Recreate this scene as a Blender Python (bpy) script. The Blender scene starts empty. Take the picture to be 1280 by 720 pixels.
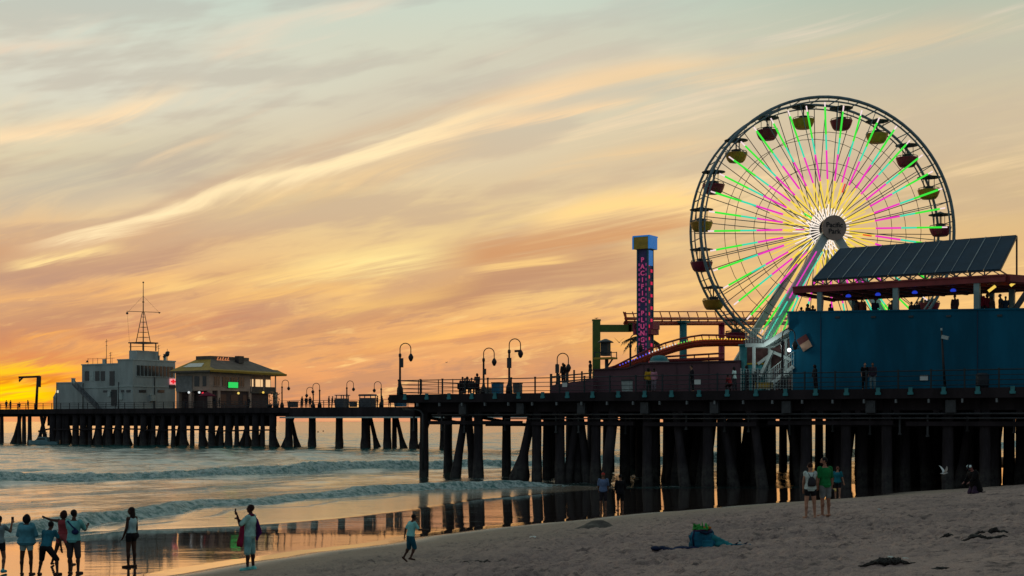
import bpy, bmesh, math, random
import numpy as np
from mathutils import Vector, Matrix, Quaternion, noise as mnoise
random.seed(7); np.random.seed(7)
scene = bpy.context.scene
COL = scene.collection
PI = math.pi
# ---------------------------------------------------------------- camera
F = 1778.0      # focal length in photo pixels (1280 wide): a 50 mm lens on a 36 mm sensor
HY = 527.0      # horizon row
CZ = 4.2        # eye height above the water
cam_d = bpy.data.cameras.new('camera'); cam = bpy.data.objects.new('camera', cam_d); COL.objects.link(cam)
cam_d.lens = 50.0; cam_d.sensor_width = 36.0; cam_d.sensor_fit = 'HORIZONTAL'
cam_d.shift_y = (HY - 360.0) / 1280.0
cam_d.clip_start = 0.5; cam_d.clip_end = 120000.0
cam.location = (0, 0, CZ); cam.rotation_euler = (PI/2, 0, 0)
scene.camera = cam
scene.view_settings.view_transform = 'Standard'
scene.view_settings.look = 'None'
scene.view_settings.exposure = 0.0
scene.view_settings.gamma = 1.0
scene.view_settings.use_curve_mapping = False

def P(x, y, Y):
    """world point seen at photo pixel x, y at distance Y"""
    return Vector(((x-640.0)/F*Y, Y, CZ-(y-HY)/F*Y))

def lin(r, g=None, b=None):
    if g is None: r, g, b = r
    f = lambda c: (c/255.0/12.92) if c/255.0 <= 0.04045 else ((c/255.0+0.055)/1.055)**2.4
    return (f(r), f(g), f(b))

# ---------------------------------------------------------------- node helper
class NT:
    def __init__(self, tree):
        self.t = tree; self.n = tree.nodes; self.l = tree.links
    def node(self, typ, **kw):
        n = self.n.new(typ)
        for k, v in kw.items(): setattr(n, k, v)
        return n
    def put(self, sock, v):
        if isinstance(v, bpy.types.NodeSocket): self.l.new(v, sock)
        elif isinstance(v, (tuple, list)) and len(v) == 3 and sock.type == 'RGBA': sock.default_value = (*v, 1.0)
        else: sock.default_value = v
    def m(self, op, a, b=None, c=None, clamp=False):
        n = self.node('ShaderNodeMath', operation=op); n.use_clamp = clamp
        self.put(n.inputs[0], a)
        if b is not None: self.put(n.inputs[1], b)
        if c is not None: self.put(n.inputs[2], c)
        return n.outputs[0]
    def add(self, a, b): return self.m('ADD', a, b)
    def sub(self, a, b): return self.m('SUBTRACT', a, b)
    def mul(self, a, b): return self.m('MULTIPLY', a, b)
    def div(self, a, b): return self.m('DIVIDE', a, b)
    def smooth(self, x, a, b, lo=0.0, hi=1.0):
        n = self.node('ShaderNodeMapRange', interpolation_type='SMOOTHSTEP')
        self.put(n.inputs['Value'], x); self.put(n.inputs['From Min'], a); self.put(n.inputs['From Max'], b)
        self.put(n.inputs['To Min'], lo); self.put(n.inputs['To Max'], hi)
        return n.outputs['Result']
    def mix(self, fac, a, b, blend='MIX'):
        n = self.node('ShaderNodeMix', data_type='RGBA', blend_type=blend); n.clamp_factor = True
        self.put(n.inputs[0], fac); self.put(n.inputs[6], a); self.put(n.inputs[7], b)
        return n.outputs[2]
    def vec(self, x, y, z=0.0):
        n = self.node('ShaderNodeCombineXYZ')
        self.put(n.inputs[0], x); self.put(n.inputs[1], y); self.put(n.inputs[2], z)
        return n.outputs[0]
    def noise(self, vec, scale=1.0, detail=4.0, rough=0.55, dist=0.0):
        n = self.node('ShaderNodeTexNoise')
        if vec is not None: self.put(n.inputs['Vector'], vec)
        n.inputs['Scale'].default_value = scale; n.inputs['Detail'].default_value = detail
        n.inputs['Roughness'].default_value = rough; n.inputs['Distortion'].default_value = dist
        return n.outputs['Fac']
    def ramp(self, fac, stops, interp='EASE'):
        n = self.node('ShaderNodeValToRGB'); cr = n.color_ramp; cr.interpolation = interp
        while len(cr.elements) > 1: cr.elements.remove(cr.elements[0])
        cr.elements[0].position = stops[0][0]; cr.elements[0].color = (*stops[0][1], 1)
        for p, c in stops[1:]:
            e = cr.elements.new(p); e.color = (*c, 1)
        self.put(n.inputs[0], fac)
        return n.outputs[0]
# ---------------------------------------------------------------- sky (world, by direction)
SUN_AZ, SUN_EL = math.radians(-19.3), math.radians(1.3)
def build_world():
    w = bpy.data.worlds.new('World'); scene.world = w; w.use_nodes = True
    w.cycles.sampling_method = 'MANUAL'; w.cycles.sample_map_resolution = 256
    t = NT(w.node_tree); t.n.clear()
    out = t.node('ShaderNodeOutputWorld')
    tc = t.node('ShaderNodeTexCoord')
    sep = t.node('ShaderNodeSeparateXYZ'); t.l.new(tc.outputs['Generated'], sep.inputs[0])
    vx, vy, vz = sep.outputs
    az = t.m('ARCTAN2', vx, vy)
    el = t.m('ARCSINE', vz)
    U = t.mul(az, F); V = t.mul(el, F)          # measured in photo pixels of arc: U right of the axis, V above the horizon
    def ux(x): return math.atan((x-640.0)/F)*F
    def vy_(x, y): return math.atan((HY-y)/F*math.cos(math.atan((x-640.0)/F)))*F
    # cloud-plane coordinates: streaks run towards a vanishing point left of the picture
    azv = math.radians(-44.0)
    zz = t.add(t.m('MAXIMUM', vz, 0.0), 0.085)
    cx = t.div(vx, zz); cy = t.div(vy, zz)
    perp = t.sub(t.mul(cx, math.cos(azv)), t.mul(cy, math.sin(azv)))
    along = t.add(t.mul(cx, math.sin(azv)), t.mul(cy, math.cos(azv)))
    warp = t.noise(t.vec(t.mul(perp, 0.9), t.mul(along, 0.45), 3.1), 1.0, 2.0, 0.5)
    perp = t.add(perp, t.mul(t.sub(warp, 0.5), 0.9))
    n_mid = t.noise(t.vec(t.mul(perp, 1.9), t.mul(along, 0.34), 7.7), 1.0, 4.0, 0.62, 0.0)
    n_fine = t.noise(t.vec(t.mul(perp, 6.0), t.mul(along, 0.7), 2.7), 1.0, 4.0, 0.65, 0.0)
    n_fib = t.noise(t.vec(t.mul(perp, 13.0), t.mul(along, 1.5), 5.9), 1.0, 4.0, 0.68, 0.0)
    tilt = t.sub(V, t.mul(U, 0.17))
    n_big = t.noise(t.vec(t.div(U, 230.0), t.div(t.add(tilt, t.mul(t.sub(warp, 0.5), 60.0)), 44.0), 4.4), 1.0, 4.0, 0.55, 0.0)
    # clear sky gradient: left / middle / right columns over elevation
    e = t.div(V, 540.0)
    L = t.ramp(e, [(0.0, lin(226,152,100)), (0.07, lin(232,158,94)), (0.16, lin(234,172,106)), (0.27, lin(234,182,120)), (0.40, lin(228,190,136)),
                   (0.55, lin(216,204,166)), (0.75, lin(212,212,190)), (1.0, lin(190,210,194))])
    M = t.ramp(e, [(0.0, lin(228,154,104)), (0.10, lin(232,162,102)), (0.2, lin(238,178,108)), (0.32, lin(238,198,126)), (0.45, lin(228,200,142)),
                   (0.6, lin(218,202,164)), (0.8, lin(208,208,182)), (1.0, lin(196,211,192))])
    R = t.ramp(e, [(0.0, lin(240,166,96)), (0.12, lin(244,180,100)), (0.25, lin(236,190,118)), (0.38, lin(222,186,126)), (0.5, lin(208,184,138)),
                   (0.65, lin(206,190,154)), (0.82, lin(192,192,166)), (1.0, lin(166,188,170))])
    c = t.mix(t.smooth(U, -560, -40), L, M)
    c = t.mix(t.smooth(U, -20, 520), c, R)
    # cloud veils
    low = t.smooth(V, 330, 60)                    # heavier near the horizon
    leftness = t.smooth(U, 420, -250)
    cov = t.add(t.mul(n_big, 0.65), t.mul(n_mid, 0.35))
    dk = t.mul(t.smooth(t.add(cov, t.mul(t.sub(n_fib, 0.5), 0.12)), 0.45, 0.57), t.add(0.55, t.mul(low, 0.40)))
    dk = t.mul(dk, t.add(0.45, t.mul(leftness, 0.55)))
    dcol = t.ramp(e, [(0.0, lin(204,142,98)), (0.15, lin(202,148,104)), (0.3, lin(200,156,118)), (0.5, lin(190,166,140)), (0.8, lin(186,180,162)), (1.0, lin(180,184,172))])
    c = t.mix(dk, c, dcol)
    n_band = t.noise(t.vec(t.div(t.add(U, t.mul(n_mid, 60.0)), 95.0), t.div(t.add(t.add(tilt, t.mul(t.sub(warp, 0.5), 70.0)), t.mul(t.sub(n_fib, 0.5), 9.0)), 19.0), 9.1), 1.0, 5.0, 0.66, 0.0)
    lowb = t.mul(t.smooth(V, 260, 110), t.add(0.45, t.mul(leftness, 0.55)))
    c = t.mix(t.mul(t.mul(t.smooth(n_band, 0.50, 0.66), lowb), 0.75), c, t.mix(0.5, dcol, lin(174,134,112)))
    c = t.mix(t.mul(t.mul(t.smooth(n_band, 0.46, 0.30), lowb), 0.8), c, lin(255,210,130))
    bt = t.mul(t.smooth(t.add(t.add(t.mul(n_mid, 0.45), t.mul(n_fine, 0.30)), t.mul(n_fib, 0.25)), 0.49, 0.62), t.smooth(cov, 0.62, 0.42))
    bcol = t.ramp(e, [(0.0, lin(250,172,96)), (0.15, lin(252,186,98)), (0.35, lin(255,218,140)), (0.55, lin(250,220,165)), (0.8, lin(232,214,184)), (1.0, lin(222,212,192))])
    c = t.mix(t.mul(bt, 0.75), c, bcol)
    # individual streaks of cirrus
    wob = t.add(t.mul(t.sub(n_fine, 0.5), 40.0), t.add(t.mul(t.sub(n_mid, 0.5), 26.0), t.mul(t.sub(n_fib, 0.5), 22.0)))
    Vw = t.add(V, wob)
    fleck = t.smooth(t.add(t.add(t.mul(n_fine, 0.40), t.mul(n_mid, 0.25)), t.mul(n_fib, 0.35)), 0.40, 0.56)
    def streak(c, pts, width, col, amt, soft=70.0, tex=0.6, wup=None):
        """quadratic through three photo points; Gaussian across, faded at the ends"""
        q = [(ux(x), vy_(x, y)) for x, y in pts]
        A = np.polyfit([a for a, b in q], [b for a, b in q], 2)
        cv = t.add(t.mul(t.add(t.mul(U, float(A[0])), float(A[1])), U), float(A[2]))
        d = t.sub(Vw, cv)
        if wup:
            up = t.m('GREATER_THAN', d, 0.0)
            ww = t.add(t.mul(up, wup-width), width)
        else: ww = width
        r = t.div(d, ww)
        g = t.m('EXPONENT', t.mul(t.mul(r, r), -1.0))
        u0, u1 = q[0][0], q[-1][0]
        win = t.mul(t.smooth(U, u0-soft, u0+soft), t.smooth(U, u1+soft, u1-soft))
        f = t.mul(t.mul(g, win), amt)
        f = t.mul(f, t.add(1.0-tex, t.mul(fleck, tex)))
        return t.mix(f, c, col)
    BR = lin(255,232,178); PE = lin(250,214,160); TAN = lin(196,164,130); DUS = lin(190,140,105); GRY = lin(186,182,160)
    YEL = lin(255,226,150)
    # shaded bands first, sunlit edges after
    c = streak(c, [(400,160),(600,92),(780,52)], 28, lin(196,184,162), 0.55, 90, 0.5)
    c = streak(c, [(150,270),(340,207),(640,114)], 12, lin(204,172,136), 0.6, 60, 0.5)
    c = streak(c, [(0,232),(140,205),(280,172)], 20, lin(190,184,160), 0.6, 60)
    c = streak(c, [(240,268),(340,252),(470,232)], 12, lin(200,176,136), 0.7, 50)
    c = streak(c, [(-60,318),(80,302),(230,275)], 13, lin(205,160,118), 0.8, 60)
    c = streak(c, [(-60,350),(110,335),(300,305)], 13, lin(196,156,120), 0.8, 60)
    c = streak(c, [(-60,352),(90,348),(240,322)], 14, lin(186,146,120), 0.7, 60, 0.5)
    c = streak(c, [(120,408),(230,388),(380,372)], 13, lin(192,142,112), 0.65, 60, 0.5)
    c = streak(c, [(20,400),(170,372),(330,345)], 16, DUS, 0.7, 70)
    c = streak(c, [(-60,425),(120,415),(330,395)], 15, lin(196,132,98), 0.75, 70)
    c = streak(c, [(300,430),(470,402),(640,352)], 19, lin(200,144,100), 0.75, 70, 0.4)
    c = streak(c, [(520,388),(640,345),(800,318)], 17, lin(188,142,106), 0.85, 50, 0.45)
    c = streak(c, [(560,318),(700,298),(880,270)], 16, lin(206,150,100), 0.85, 60, 0.35)
    c = streak(c, [(420,440),(560,425),(720,402)], 10, lin(212,146,96), 0.6, 60)
    c = streak(c, [(-60,262),(120,232),(330,178)], 26, lin(184,174,154), 0.6, 80, 0.6)
    c = streak(c, [(430,262),(640,232),(860,180)], 20, lin(206,182,144), 0.5, 80, 0.6)
    c = streak(c, [(620,352),(720,348),(820,338)], 12, lin(192,148,112), 0.7, 50, 0.5)
    # sunlit cirrus
    c = streak(c, [(60,300),(190,270),(330,222)], 13, BR, 1.0, 60, 0.35, 7)
    c = streak(c, [(260,262),(420,225),(560,190)], 16, lin(240,206,146), 0.6, 70, 0.6)
    c = streak(c, [(240,250),(430,199),(640,134)], 11, BR, 1.0, 90, 0.3, 6)
    c = streak(c, [(560,160),(700,110),(900,84)], 17, PE, 0.85, 90, 0.55)
    c = streak(c, [(740,100),(930,80),(1210,34)], 13, lin(222,200,158), 0.75, 90, 0.6)
    c = streak(c, [(610,158),(700,143),(800,128)], 7, PE, 0.85, 40, 0.6)
    c = streak(c, [(680,215),(800,190),(900,178)], 7, lin(240,206,150), 0.6, 60, 0.7)
    c = streak(c, [(-60,175),(90,158),(215,122)], 11, lin(252,222,172), 0.9, 50, 0.5)
    c = streak(c, [(180,205),(230,185),(275,172)], 6, lin(240,212,165), 0.6, 30)
    c = streak(c, [(280,48),(380,26),(480,2)], 8, lin(236,214,184), 0.8, 50, 0.6)
    c = streak(c, [(250,68),(300,60),(350,44)], 9, lin(232,212,180), 0.5, 40)
    c = streak(c, [(-40,60),(60,57),(140,57)], 7, lin(228,208,178), 0.6, 50)
    c = streak(c, [(20,330),(80,321),(135,311)], 6, lin(255,224,150), 0.95, 30, 0.3)
    c = streak(c, [(350,347),(430,332),(545,314)], 14, lin(255,230,150), 1.0, 70, 0.5)
    c = streak(c, [(160,355),(280,352),(420,338)], 8, lin(250,208,128), 0.8, 70, 0.5)
    c = streak(c, [(250,382),(330,368),(450,360)], 9, lin(248,196,112), 0.7, 70, 0.5)
    c = streak(c, [(400,385),(480,380),(560,362)], 12, lin(246,198,112), 0.6, 70, 0.5)
    c = streak(c, [(-60,380),(60,372),(200,350)], 9, lin(250,190,110), 0.7, 60, 0.6)
    c = streak(c, [(40,432),(130,424),(240,404)], 8, lin(248,180,100), 0.65, 60, 0.6)
    c = streak(c, [(500,425),(600,408),(680,400)], 6, lin(250,190,104), 0.7, 60, 0.4)
    c = streak(c, [(30,418),(60,416),(90,414)], 6, lin(250,180,90), 0.8, 25, 0.4)
    c = streak(c, [(80,448),(150,436),(230,428)], 7, lin(250,182,96), 0.6, 60, 0.5)
    c = streak(c, [(600,332),(650,326),(710,320)], 6, lin(254,212,130), 0.75, 30, 0.5)
    c = streak(c, [(680,274),(770,254),(890,244)], 15, lin(255,216,140), 1.0, 50, 0.35)
    c = streak(c, [(720,430),(860,418),(1000,392)], 16, lin(255,190,88), 0.5, 90, 0.4)
    # glow of the sun behind the cloud bank
    du = t.sub(U, ux(12)); dv = t.sub(V, vy_(12, 488))
    def glow(sx, sy):
        a = t.div(du, sx); b = t.div(dv, sy)
        return t.m('EXPONENT', t.mul(t.add(t.mul(a, a), t.mul(b, b)), -1.0))
    c = t.mix(t.mul(glow(170, 45), 0.5), c, lin(252,158,60))
    gy = t.mul(glow(125, 30), t.smooth(t.add(n_fine, t.mul(n_mid, 0.4)), 0.50, 0.70, 0.25, 1.0))
    c = t.mix(t.m('MINIMUM', t.mul(gy, 1.15), 1.0), c, lin(255,172,16))
    c = streak(c, [(-40,449),(50,447),(150,447)], 6, lin(222,140,84), 0.75, 60, 0.3)
    c = streak(c, [(-60,477),(30,474),(110,481)], 4.5, lin(214,112,36), 0.75, 30, 0.5)
    c = streak(c, [(-40,496),(20,491),(60,494)], 8, lin(255,224,0), 1.0, 30, 0.2)
    c = streak(c, [(-60,470),(20,463),(90,460)], 6, lin(255,206,30), 0.9, 40, 0.3)
    c = streak(c, [(-60,507),(60,505),(140,505)], 4.0, lin(236,128,52), 0.8, 40, 0.4)
    hor = t.smooth(V, 16, 3)
    c = t.mix(t.mul(hor, 0.5), c, lin(230,158,112))
    c = t.mix(1.0, c, (1.08, 1.05, 1.10), 'MULTIPLY')
    # away from the sunset: dim blue-green dusk overhead and behind
    ns = t.node('ShaderNodeTexSky', sky_type='NISHITA'); ns.sun_disc = False
    ns.sun_elevation = SUN_EL; ns.sun_rotation = SUN_AZ; ns.altitude = 5; ns.dust_density = 2.0
    dusk = t.mix(1.0, t.mix(1.0, ns.outputs[0], (0.10,0.10,0.10), 'MULTIPLY'), BACK, 'ADD')
    over = t.mix(t.smooth(vz, 0.45, 1.0), c, OVER)
    back = t.smooth(vy, 0.55, -0.15)
    over = t.mix(back, over, dusk)
    bg = t.node('ShaderNodeBackground'); t.l.new(over, bg.inputs[0]); bg.inputs[1].default_value = 1.0
    t.l.new(bg.outputs[0], out.inputs[0])
BACK = (0.135, 0.165, 0.190); OVER = (0.26, 0.36, 0.34)
build_world()
sun_d = bpy.data.lights.new('sun', 'SUN'); sun = bpy.data.objects.new('sun', sun_d); COL.objects.link(sun)
sun_d.energy = 0.05; sun_d.angle = math.radians(20.0); sun_d.color = (1.0, 0.50, 0.16)
_sd = Vector((math.sin(SUN_AZ)*math.cos(SUN_EL), math.cos(SUN_AZ)*math.cos(SUN_EL), math.sin(SUN_EL)))
sun.rotation_euler = _sd.to_track_quat('Z', 'Y').to_euler()
# ---------------------------------------------------------------- objects
def link(o, parent=None):
    COL.objects.link(o)
    if parent is not None: o.parent = parent
    return o
def tag(o, label=None, cat=None, group=None, kind=None):
    if label: o['label'] = label
    if cat: o['category'] = cat
    if group: o['group'] = group
    if kind: o['kind'] = kind
    return o
def thing(name, label, cat, loc=(0, 0, 0), rz=0.0, group=None):
    o = bpy.data.objects.new(name, None); o.empty_display_size = 0.2
    o.location = loc; o.rotation_euler = (0, 0, rz); COL.objects.link(o)
    return tag(o, label, cat, group)
def copy_tree(o, parent=None):
    c = o.copy(); COL.objects.link(c)
    if parent is not None: c.parent = parent
    for ch in list(KIDS.get(o.name, [])):
        k = copy_tree(ch, c)
    return c
KIDS = {}
def mesh_obj(name, me, parent=None, loc=None):
    o = bpy.data.objects.new(name, me)
    if loc is not None: o.location = loc
    COL.objects.link(o)
    if parent is not None:
        o.parent = parent; KIDS.setdefault(parent.name, []).append(o)
    return o
def inst(src, parent=None, loc=(0, 0, 0), rot=(0, 0, 0), scale=(1, 1, 1)):
    o = src.copy(); COL.objects.link(o); o.location = loc; o.rotation_euler = rot; o.scale = scale
    if parent is not None:
        o.parent = parent; KIDS.setdefault(parent.name, []).append(o)
    return o

class MB:
    """collects shapes, builds ONE mesh object"""
    def __init__(s): s.v = []; s.f = []; s.mi = []; s.sm = []; s.cur = 0
    def add(s, verts, faces, smooth=False):
        b = len(s.v); s.v.extend([tuple(v) for v in verts])
        for f in faces:
            s.f.append(tuple(i+b for i in f)); s.mi.append(s.cur); s.sm.append(smooth)
        return s
    def m(s, i): s.cur = i; return s
    def box(s, c, d, rz=0.0):
        x, y, z = d[0]/2, d[1]/2, d[2]/2
        co, si = math.cos(rz), math.sin(rz)
        vs = []
        for k in (-z, z):
            for a, b in ((-x, -y), (x, -y), (x, y), (-x, y)):
                vs.append((c[0]+a*co-b*si, c[1]+a*si+b*co, c[2]+k))
        return s.add(vs, [(3,2,1,0),(4,5,6,7),(0,1,5,4),(1,2,6,5),(2,3,7,6),(3,0,4,7)])
    def bar(s, a, b, w, h=None, up=(0, 0, 1)):
        a = Vector(a); b = Vector(b); h = h or w
        d = (b-a).normalized(); u = Vector(up)
        if abs(d.dot(u)) > 0.98: u = Vector((0, 1, 0))
        x = d.cross(u).normalized(); y = x.cross(d)
        vs = []
        for p in (a, b):
            for i, j in ((-1,-1),(1,-1),(1,1),(-1,1)): vs.append(p+x*(i*w/2)+y*(j*h/2))
        return s.add(vs, [(3,2,1,0),(4,5,6,7),(0,1,5,4),(1,2,6,5),(2,3,7,6),(3,0,4,7)])
    def tube(s, a, b, r1, r2=None, n=8, smooth=True):
        return s.path([a, b], [r1, r1 if r2 is None else r2], n, smooth)
    def path(s, pts, r, n=6, smooth=True, closed=False):
        pts = [Vector(p) for p in pts]; k = len(pts)
        if not isinstance(r, (list, tuple)): r = [r]*k
        vs = []; prev = None
        for i, p in enumerate(pts):
            if closed: d = (pts[(i+1) % k]-pts[i-1]).normalized()
            else: d = (pts[min(i+1, k-1)]-pts[max(i-1, 0)]).normalized()
            if prev is None:
                u = Vector((0, 0, 1)) if abs(d.z) < 0.9 else Vector((0, 1, 0))
            else: u = prev
            x = d.cross(u).normalized(); y = x.cross(d); prev = y
            for j in range(n):
                a = 2*PI*j/n
                vs.append(p+x*(math.cos(a)*r[i])+y*(math.sin(a)*r[i]))
        fs = []
        for i in range(k if closed else k-1):
            i2 = (i+1) % k
            for j in range(n):
                j2 = (j+1) % n
                fs.append((i*n+j, i*n+j2, i2*n+j2, i2*n+j))
        s.add(vs, fs, smooth)
        if not closed:
            b = len(s.v)-len(vs)
            s.f.append(tuple(b+j for j in reversed(range(n)))); s.mi.append(s.cur); s.sm.append(False)
            s.f.append(tuple(b+(k-1)*n+j for j in range(n))); s.mi.append(s.cur); s.sm.append(False)
        return s
    def lathe(s, prof, n=16, loc=(0, 0, 0), smooth=True):
        vs = []; fs = []
        for r, z in prof:
            for j in range(n):
                a = 2*PI*j/n; vs.append((loc[0]+math.cos(a)*r, loc[1]+math.sin(a)*r, loc[2]+z))
        k = len(prof)
        for i in range(k-1):
            for j in range(n):
                j2 = (j+1) % n; fs.append((i*n+j, i*n+j2, (i+1)*n+j2, (i+1)*n+j))
        s.add(vs, fs, smooth)
        b = len(s.v)-len(vs)
        s.f.append(tuple(b+j for j in reversed(range(n)))); s.mi.append(s.cur); s.sm.append(False)
        s.f.append(tuple(b+(k-1)*n+j for j in range(n))); s.mi.append(s.cur); s.sm.append(False)
        return s
    def prism(s, poly, ext):
        e = Vector(ext); k = len(poly); poly = [Vector(p) for p in poly]
        vs = poly+[p+e for p in poly]
        fs = [tuple(reversed(range(k))), tuple(range(k, 2*k))]
        for i in range(k): fs.append((i, (i+1) % k, k+(i+1) % k, k+i))
        return s.add(vs, fs)
    def ball(s, c, r, n=10, m=6, rot=None):
        if not isinstance(r, (list, tuple)): r = (r, r, r)
        vs = []; fs = []; c = Vector(c)
        for i in range(m+1):
            th = PI*i/m
            for j in range(n):
                a = 2*PI*j/n
                p = Vector((math.sin(th)*math.cos(a)*r[0], math.sin(th)*math.sin(a)*r[1], math.cos(th)*r[2]))
                if rot is not None: p = rot @ p
                vs.append(c+p)
        for i in range(m):
            for j in range(n):
                j2 = (j+1) % n; fs.append((i*n+j, (i+1)*n+j, (i+1)*n+j2, i*n+j2))
        return s.add(vs, fs, True)
    def loft(s, rings, n=14):
        """rings: (centre, half axis vector a, half axis vector b)"""
        vs = []; fs = []
        for c, a, b in rings:
            for j in range(n):
                t = 2*PI*j/n; vs.append(Vector(c)+Vector(a)*math.cos(t)+Vector(b)*math.sin(t))
        for i in range(len(rings)-1):
            for j in range(n):
                j2 = (j+1) % n; fs.append((i*n+j, i*n+j2, (i+1)*n+j2, (i+1)*n+j))
        fs.append(tuple(reversed(range(n)))); fs.append(tuple((len(rings)-1)*n+j for j in range(n)))
        return s.add(vs, fs, True)
    def mesh(s, name, mats=()):
        me = bpy.data.meshes.new(name); me.from_pydata(s.v, [], s.f)
        for m_ in (mats if isinstance(mats, (list, tuple)) else [mats]): me.materials.append(m_)
        me.polygons.foreach_set('material_index', s.mi); me.polygons.foreach_set('use_smooth', s.sm)
        bm = bmesh.new(); bm.from_mesh(me); bmesh.ops.remove_doubles(bm, verts=bm.verts, dist=1e-5)
        bmesh.ops.recalc_face_normals(bm, faces=bm.faces); bm.to_mesh(me); bm.free()
        me.update(); return me
    def build(s, name, mats, parent=None, loc=None): return mesh_obj(name, s.mesh(name, mats), parent, loc)

class Frame:
    """a rotated ground frame: x along the pier towards land, y towards its far side"""
    def __init__(s, O, rz):
        s.O = Vector((O[0], O[1], 0)); s.rz = rz
        s.d = Vector((math.cos(rz), math.sin(rz), 0)); s.t = Vector((-math.sin(rz), math.cos(rz), 0))
    def w(s, x, y, z=0.0): return s.O+s.d*x+s.t*y+Vector((0, 0, z))
    def l(s, p): q = Vector(p)-s.O; return Vector((q.dot(s.d), q.dot(s.t), p[2]))
    def hit(s, px, y0):
        k = (px-640.0)/F; b = s.O+s.t*y0
        return (k*b.y-b.x)/(s.d.x-k*s.d.y)
    def hity(s, px, x0):
        k = (px-640.0)/F; b = s.O+s.d*x0
        return (k*b.y-b.x)/(s.t.x-k*s.t.y)
    def z(s, py, x, y): return CZ-(py-HY)/F*s.w(x, y).y
    def q(s, px, py, y0):
        x = s.hit(px, y0); return Vector((x, y0, s.z(py, x, y0)))

# ---------------------------------------------------------------- materials
def mat(name, col, rough=0.6, metal=0.0, var=0.2, scale=2.0, bump=0.0, spec=0.4, stretch=(1, 1, 1), dirt=None):
    m = bpy.data.materials.new(name); m.use_nodes = True
    t = NT(m.node_tree); b = t.n['Principled BSDF']
    tc = t.node('ShaderNodeTexCoord'); mp = t.node('ShaderNodeMapping')
    t.l.new(tc.outputs['Object'], mp.inputs[0]); mp.inputs['Scale'].default_value = stretch
    n = t.noise(mp.outputs[0], scale, 5.0, 0.6)
    lo = tuple(c*(1-var) for c in col); hi = tuple(min(1.0, c*(1+var)) for c in col)
    c = t.mix(t.smooth(n, 0.3, 0.7), lo, hi)
    if dirt:
        n2 = t.noise(mp.outputs[0], scale*0.37, 6.0, 0.65)
        c = t.mix(t.smooth(n2, 0.5, 0.72), c, dirt)
    t.l.new(c, b.inputs['Base Color'])
    b.inputs['Roughness'].default_value = rough; b.inputs['Metallic'].default_value = metal
    b.inputs['Specular IOR Level'].default_value = spec
    if bump:
        bp = t.node('ShaderNodeBump'); bp.inputs['Strength'].default_value = bump; bp.inputs['Distance'].default_value = 0.02
        t.l.new(t.noise(mp.outputs[0], scale*6, 4.0, 0.6), bp.inputs['Height']); t.l.new(bp.outputs[0], b.inputs['Normal'])
    return m
def emat(name, col, strength=1.0):
    m = bpy.data.materials.new(name); m.use_nodes = True
    b = m.node_tree.nodes['Principled BSDF']
    b.inputs['Base Color'].default_value = (*[c*0.3 for c in col], 1)
    b.inputs['Emission Color'].default_value = (*col, 1); b.inputs['Emission Strength'].default_value = strength
    return m
_mc = {}
def cloth(rgb, rough=0.85):
    k = (rgb, rough)
    if k not in _mc: _mc[k] = mat('cloth_%d_%d_%d' % rgb, lin(rgb), rough, 0, 0.35, 3.5, 1.0, 0.2)
    return _mc[k]

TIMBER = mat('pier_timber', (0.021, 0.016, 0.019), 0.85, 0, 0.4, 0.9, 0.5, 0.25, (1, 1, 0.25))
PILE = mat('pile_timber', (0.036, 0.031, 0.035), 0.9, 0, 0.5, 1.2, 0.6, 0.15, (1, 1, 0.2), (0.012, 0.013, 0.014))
def tide(m):
    """grey barnacle band round the foot of a pile"""
    t = NT(m.node_tree); b = t.n['Principled BSDF']; src = b.inputs['Base Color'].links[0].from_socket
    tc = t.node('ShaderNodeTexCoord'); sp = t.node('ShaderNodeSeparateXYZ'); t.l.new(tc.outputs['Object'], sp.inputs[0])
    n = t.noise(tc.outputs['Object'], 2.5, 5.0, 0.7)
    k = t.mul(t.smooth(t.add(sp.outputs[2], t.mul(n, 1.4)), 2.3, 1.5), t.smooth(n, 0.35, 0.6))
    t.l.new(t.mix(t.mul(k, 0.8), src, (0.075, 0.075, 0.068)), b.inputs['Base Color'])
PILE.node_tree.nodes['Principled BSDF'].inputs['Roughness'].default_value = 0.9
tide(PILE)
STEEL = mat('dark_steel', (0.05, 0.055, 0.06), 0.5, 0.3, 0.25)
RAILM = mat('rail_paint', (0.020, 0.032, 0.040), 0.55, 0.2, 0.25)
TEALP = mat('teal_paint', (0.03, 0.20, 0.22), 0.5, 0, 0.25, 1.5)
BLUEW = mat('blue_wall_paint', (0.005, 0.100, 0.175), 0.8, 0, 0.22, 0.6, 0.0, 0.12, (1, 1, 0.25), (0.003, 0.075, 0.135))
BROWNW = mat('maroon_wall_paint', (0.12, 0.060, 0.075), 0.75, 0, 0.15, 0.8, 0.1, 0.3, (1, 1, 0.4))
WHITEP = mat('white_paint', (0.40, 0.45, 0.44), 0.7, 0, 0.12, 0.8, 0.0, 0.2, (1, 1, 0.4), (0.30, 0.34, 0.33))
CREAM = mat('tan_stucco', (0.46, 0.33, 0.26), 0.8, 0, 0.15, 0.7)
GLASS = mat('window_glass', (0.035, 0.045, 0.05), 0.12, 0, 0.2, 0.8, 0, 0.6)
ORANGE = mat('orange_track_paint', (0.52, 0.075, 0.032), 0.45, 0, 0.2)
REDP = mat('red_paint', (0.26, 0.03, 0.035), 0.5, 0, 0.2)
MAGP = mat('crimson_paint', (0.30, 0.02, 0.07), 0.5, 0, 0.2)
GREENP = mat('green_paint', (0.085, 0.16, 0.025), 0.5, 0, 0.2)
YELP = mat('yellow_paint', (0.46, 0.30, 0.03), 0.5, 0, 0.2)
DARKF = mat('dark_fabric', (0.02, 0.02, 0.025), 0.9, 0, 0.3)
WHEELP = mat('wheel_steel_paint', (0.13, 0.20, 0.225), 0.45, 0.1, 0.2)
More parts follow.
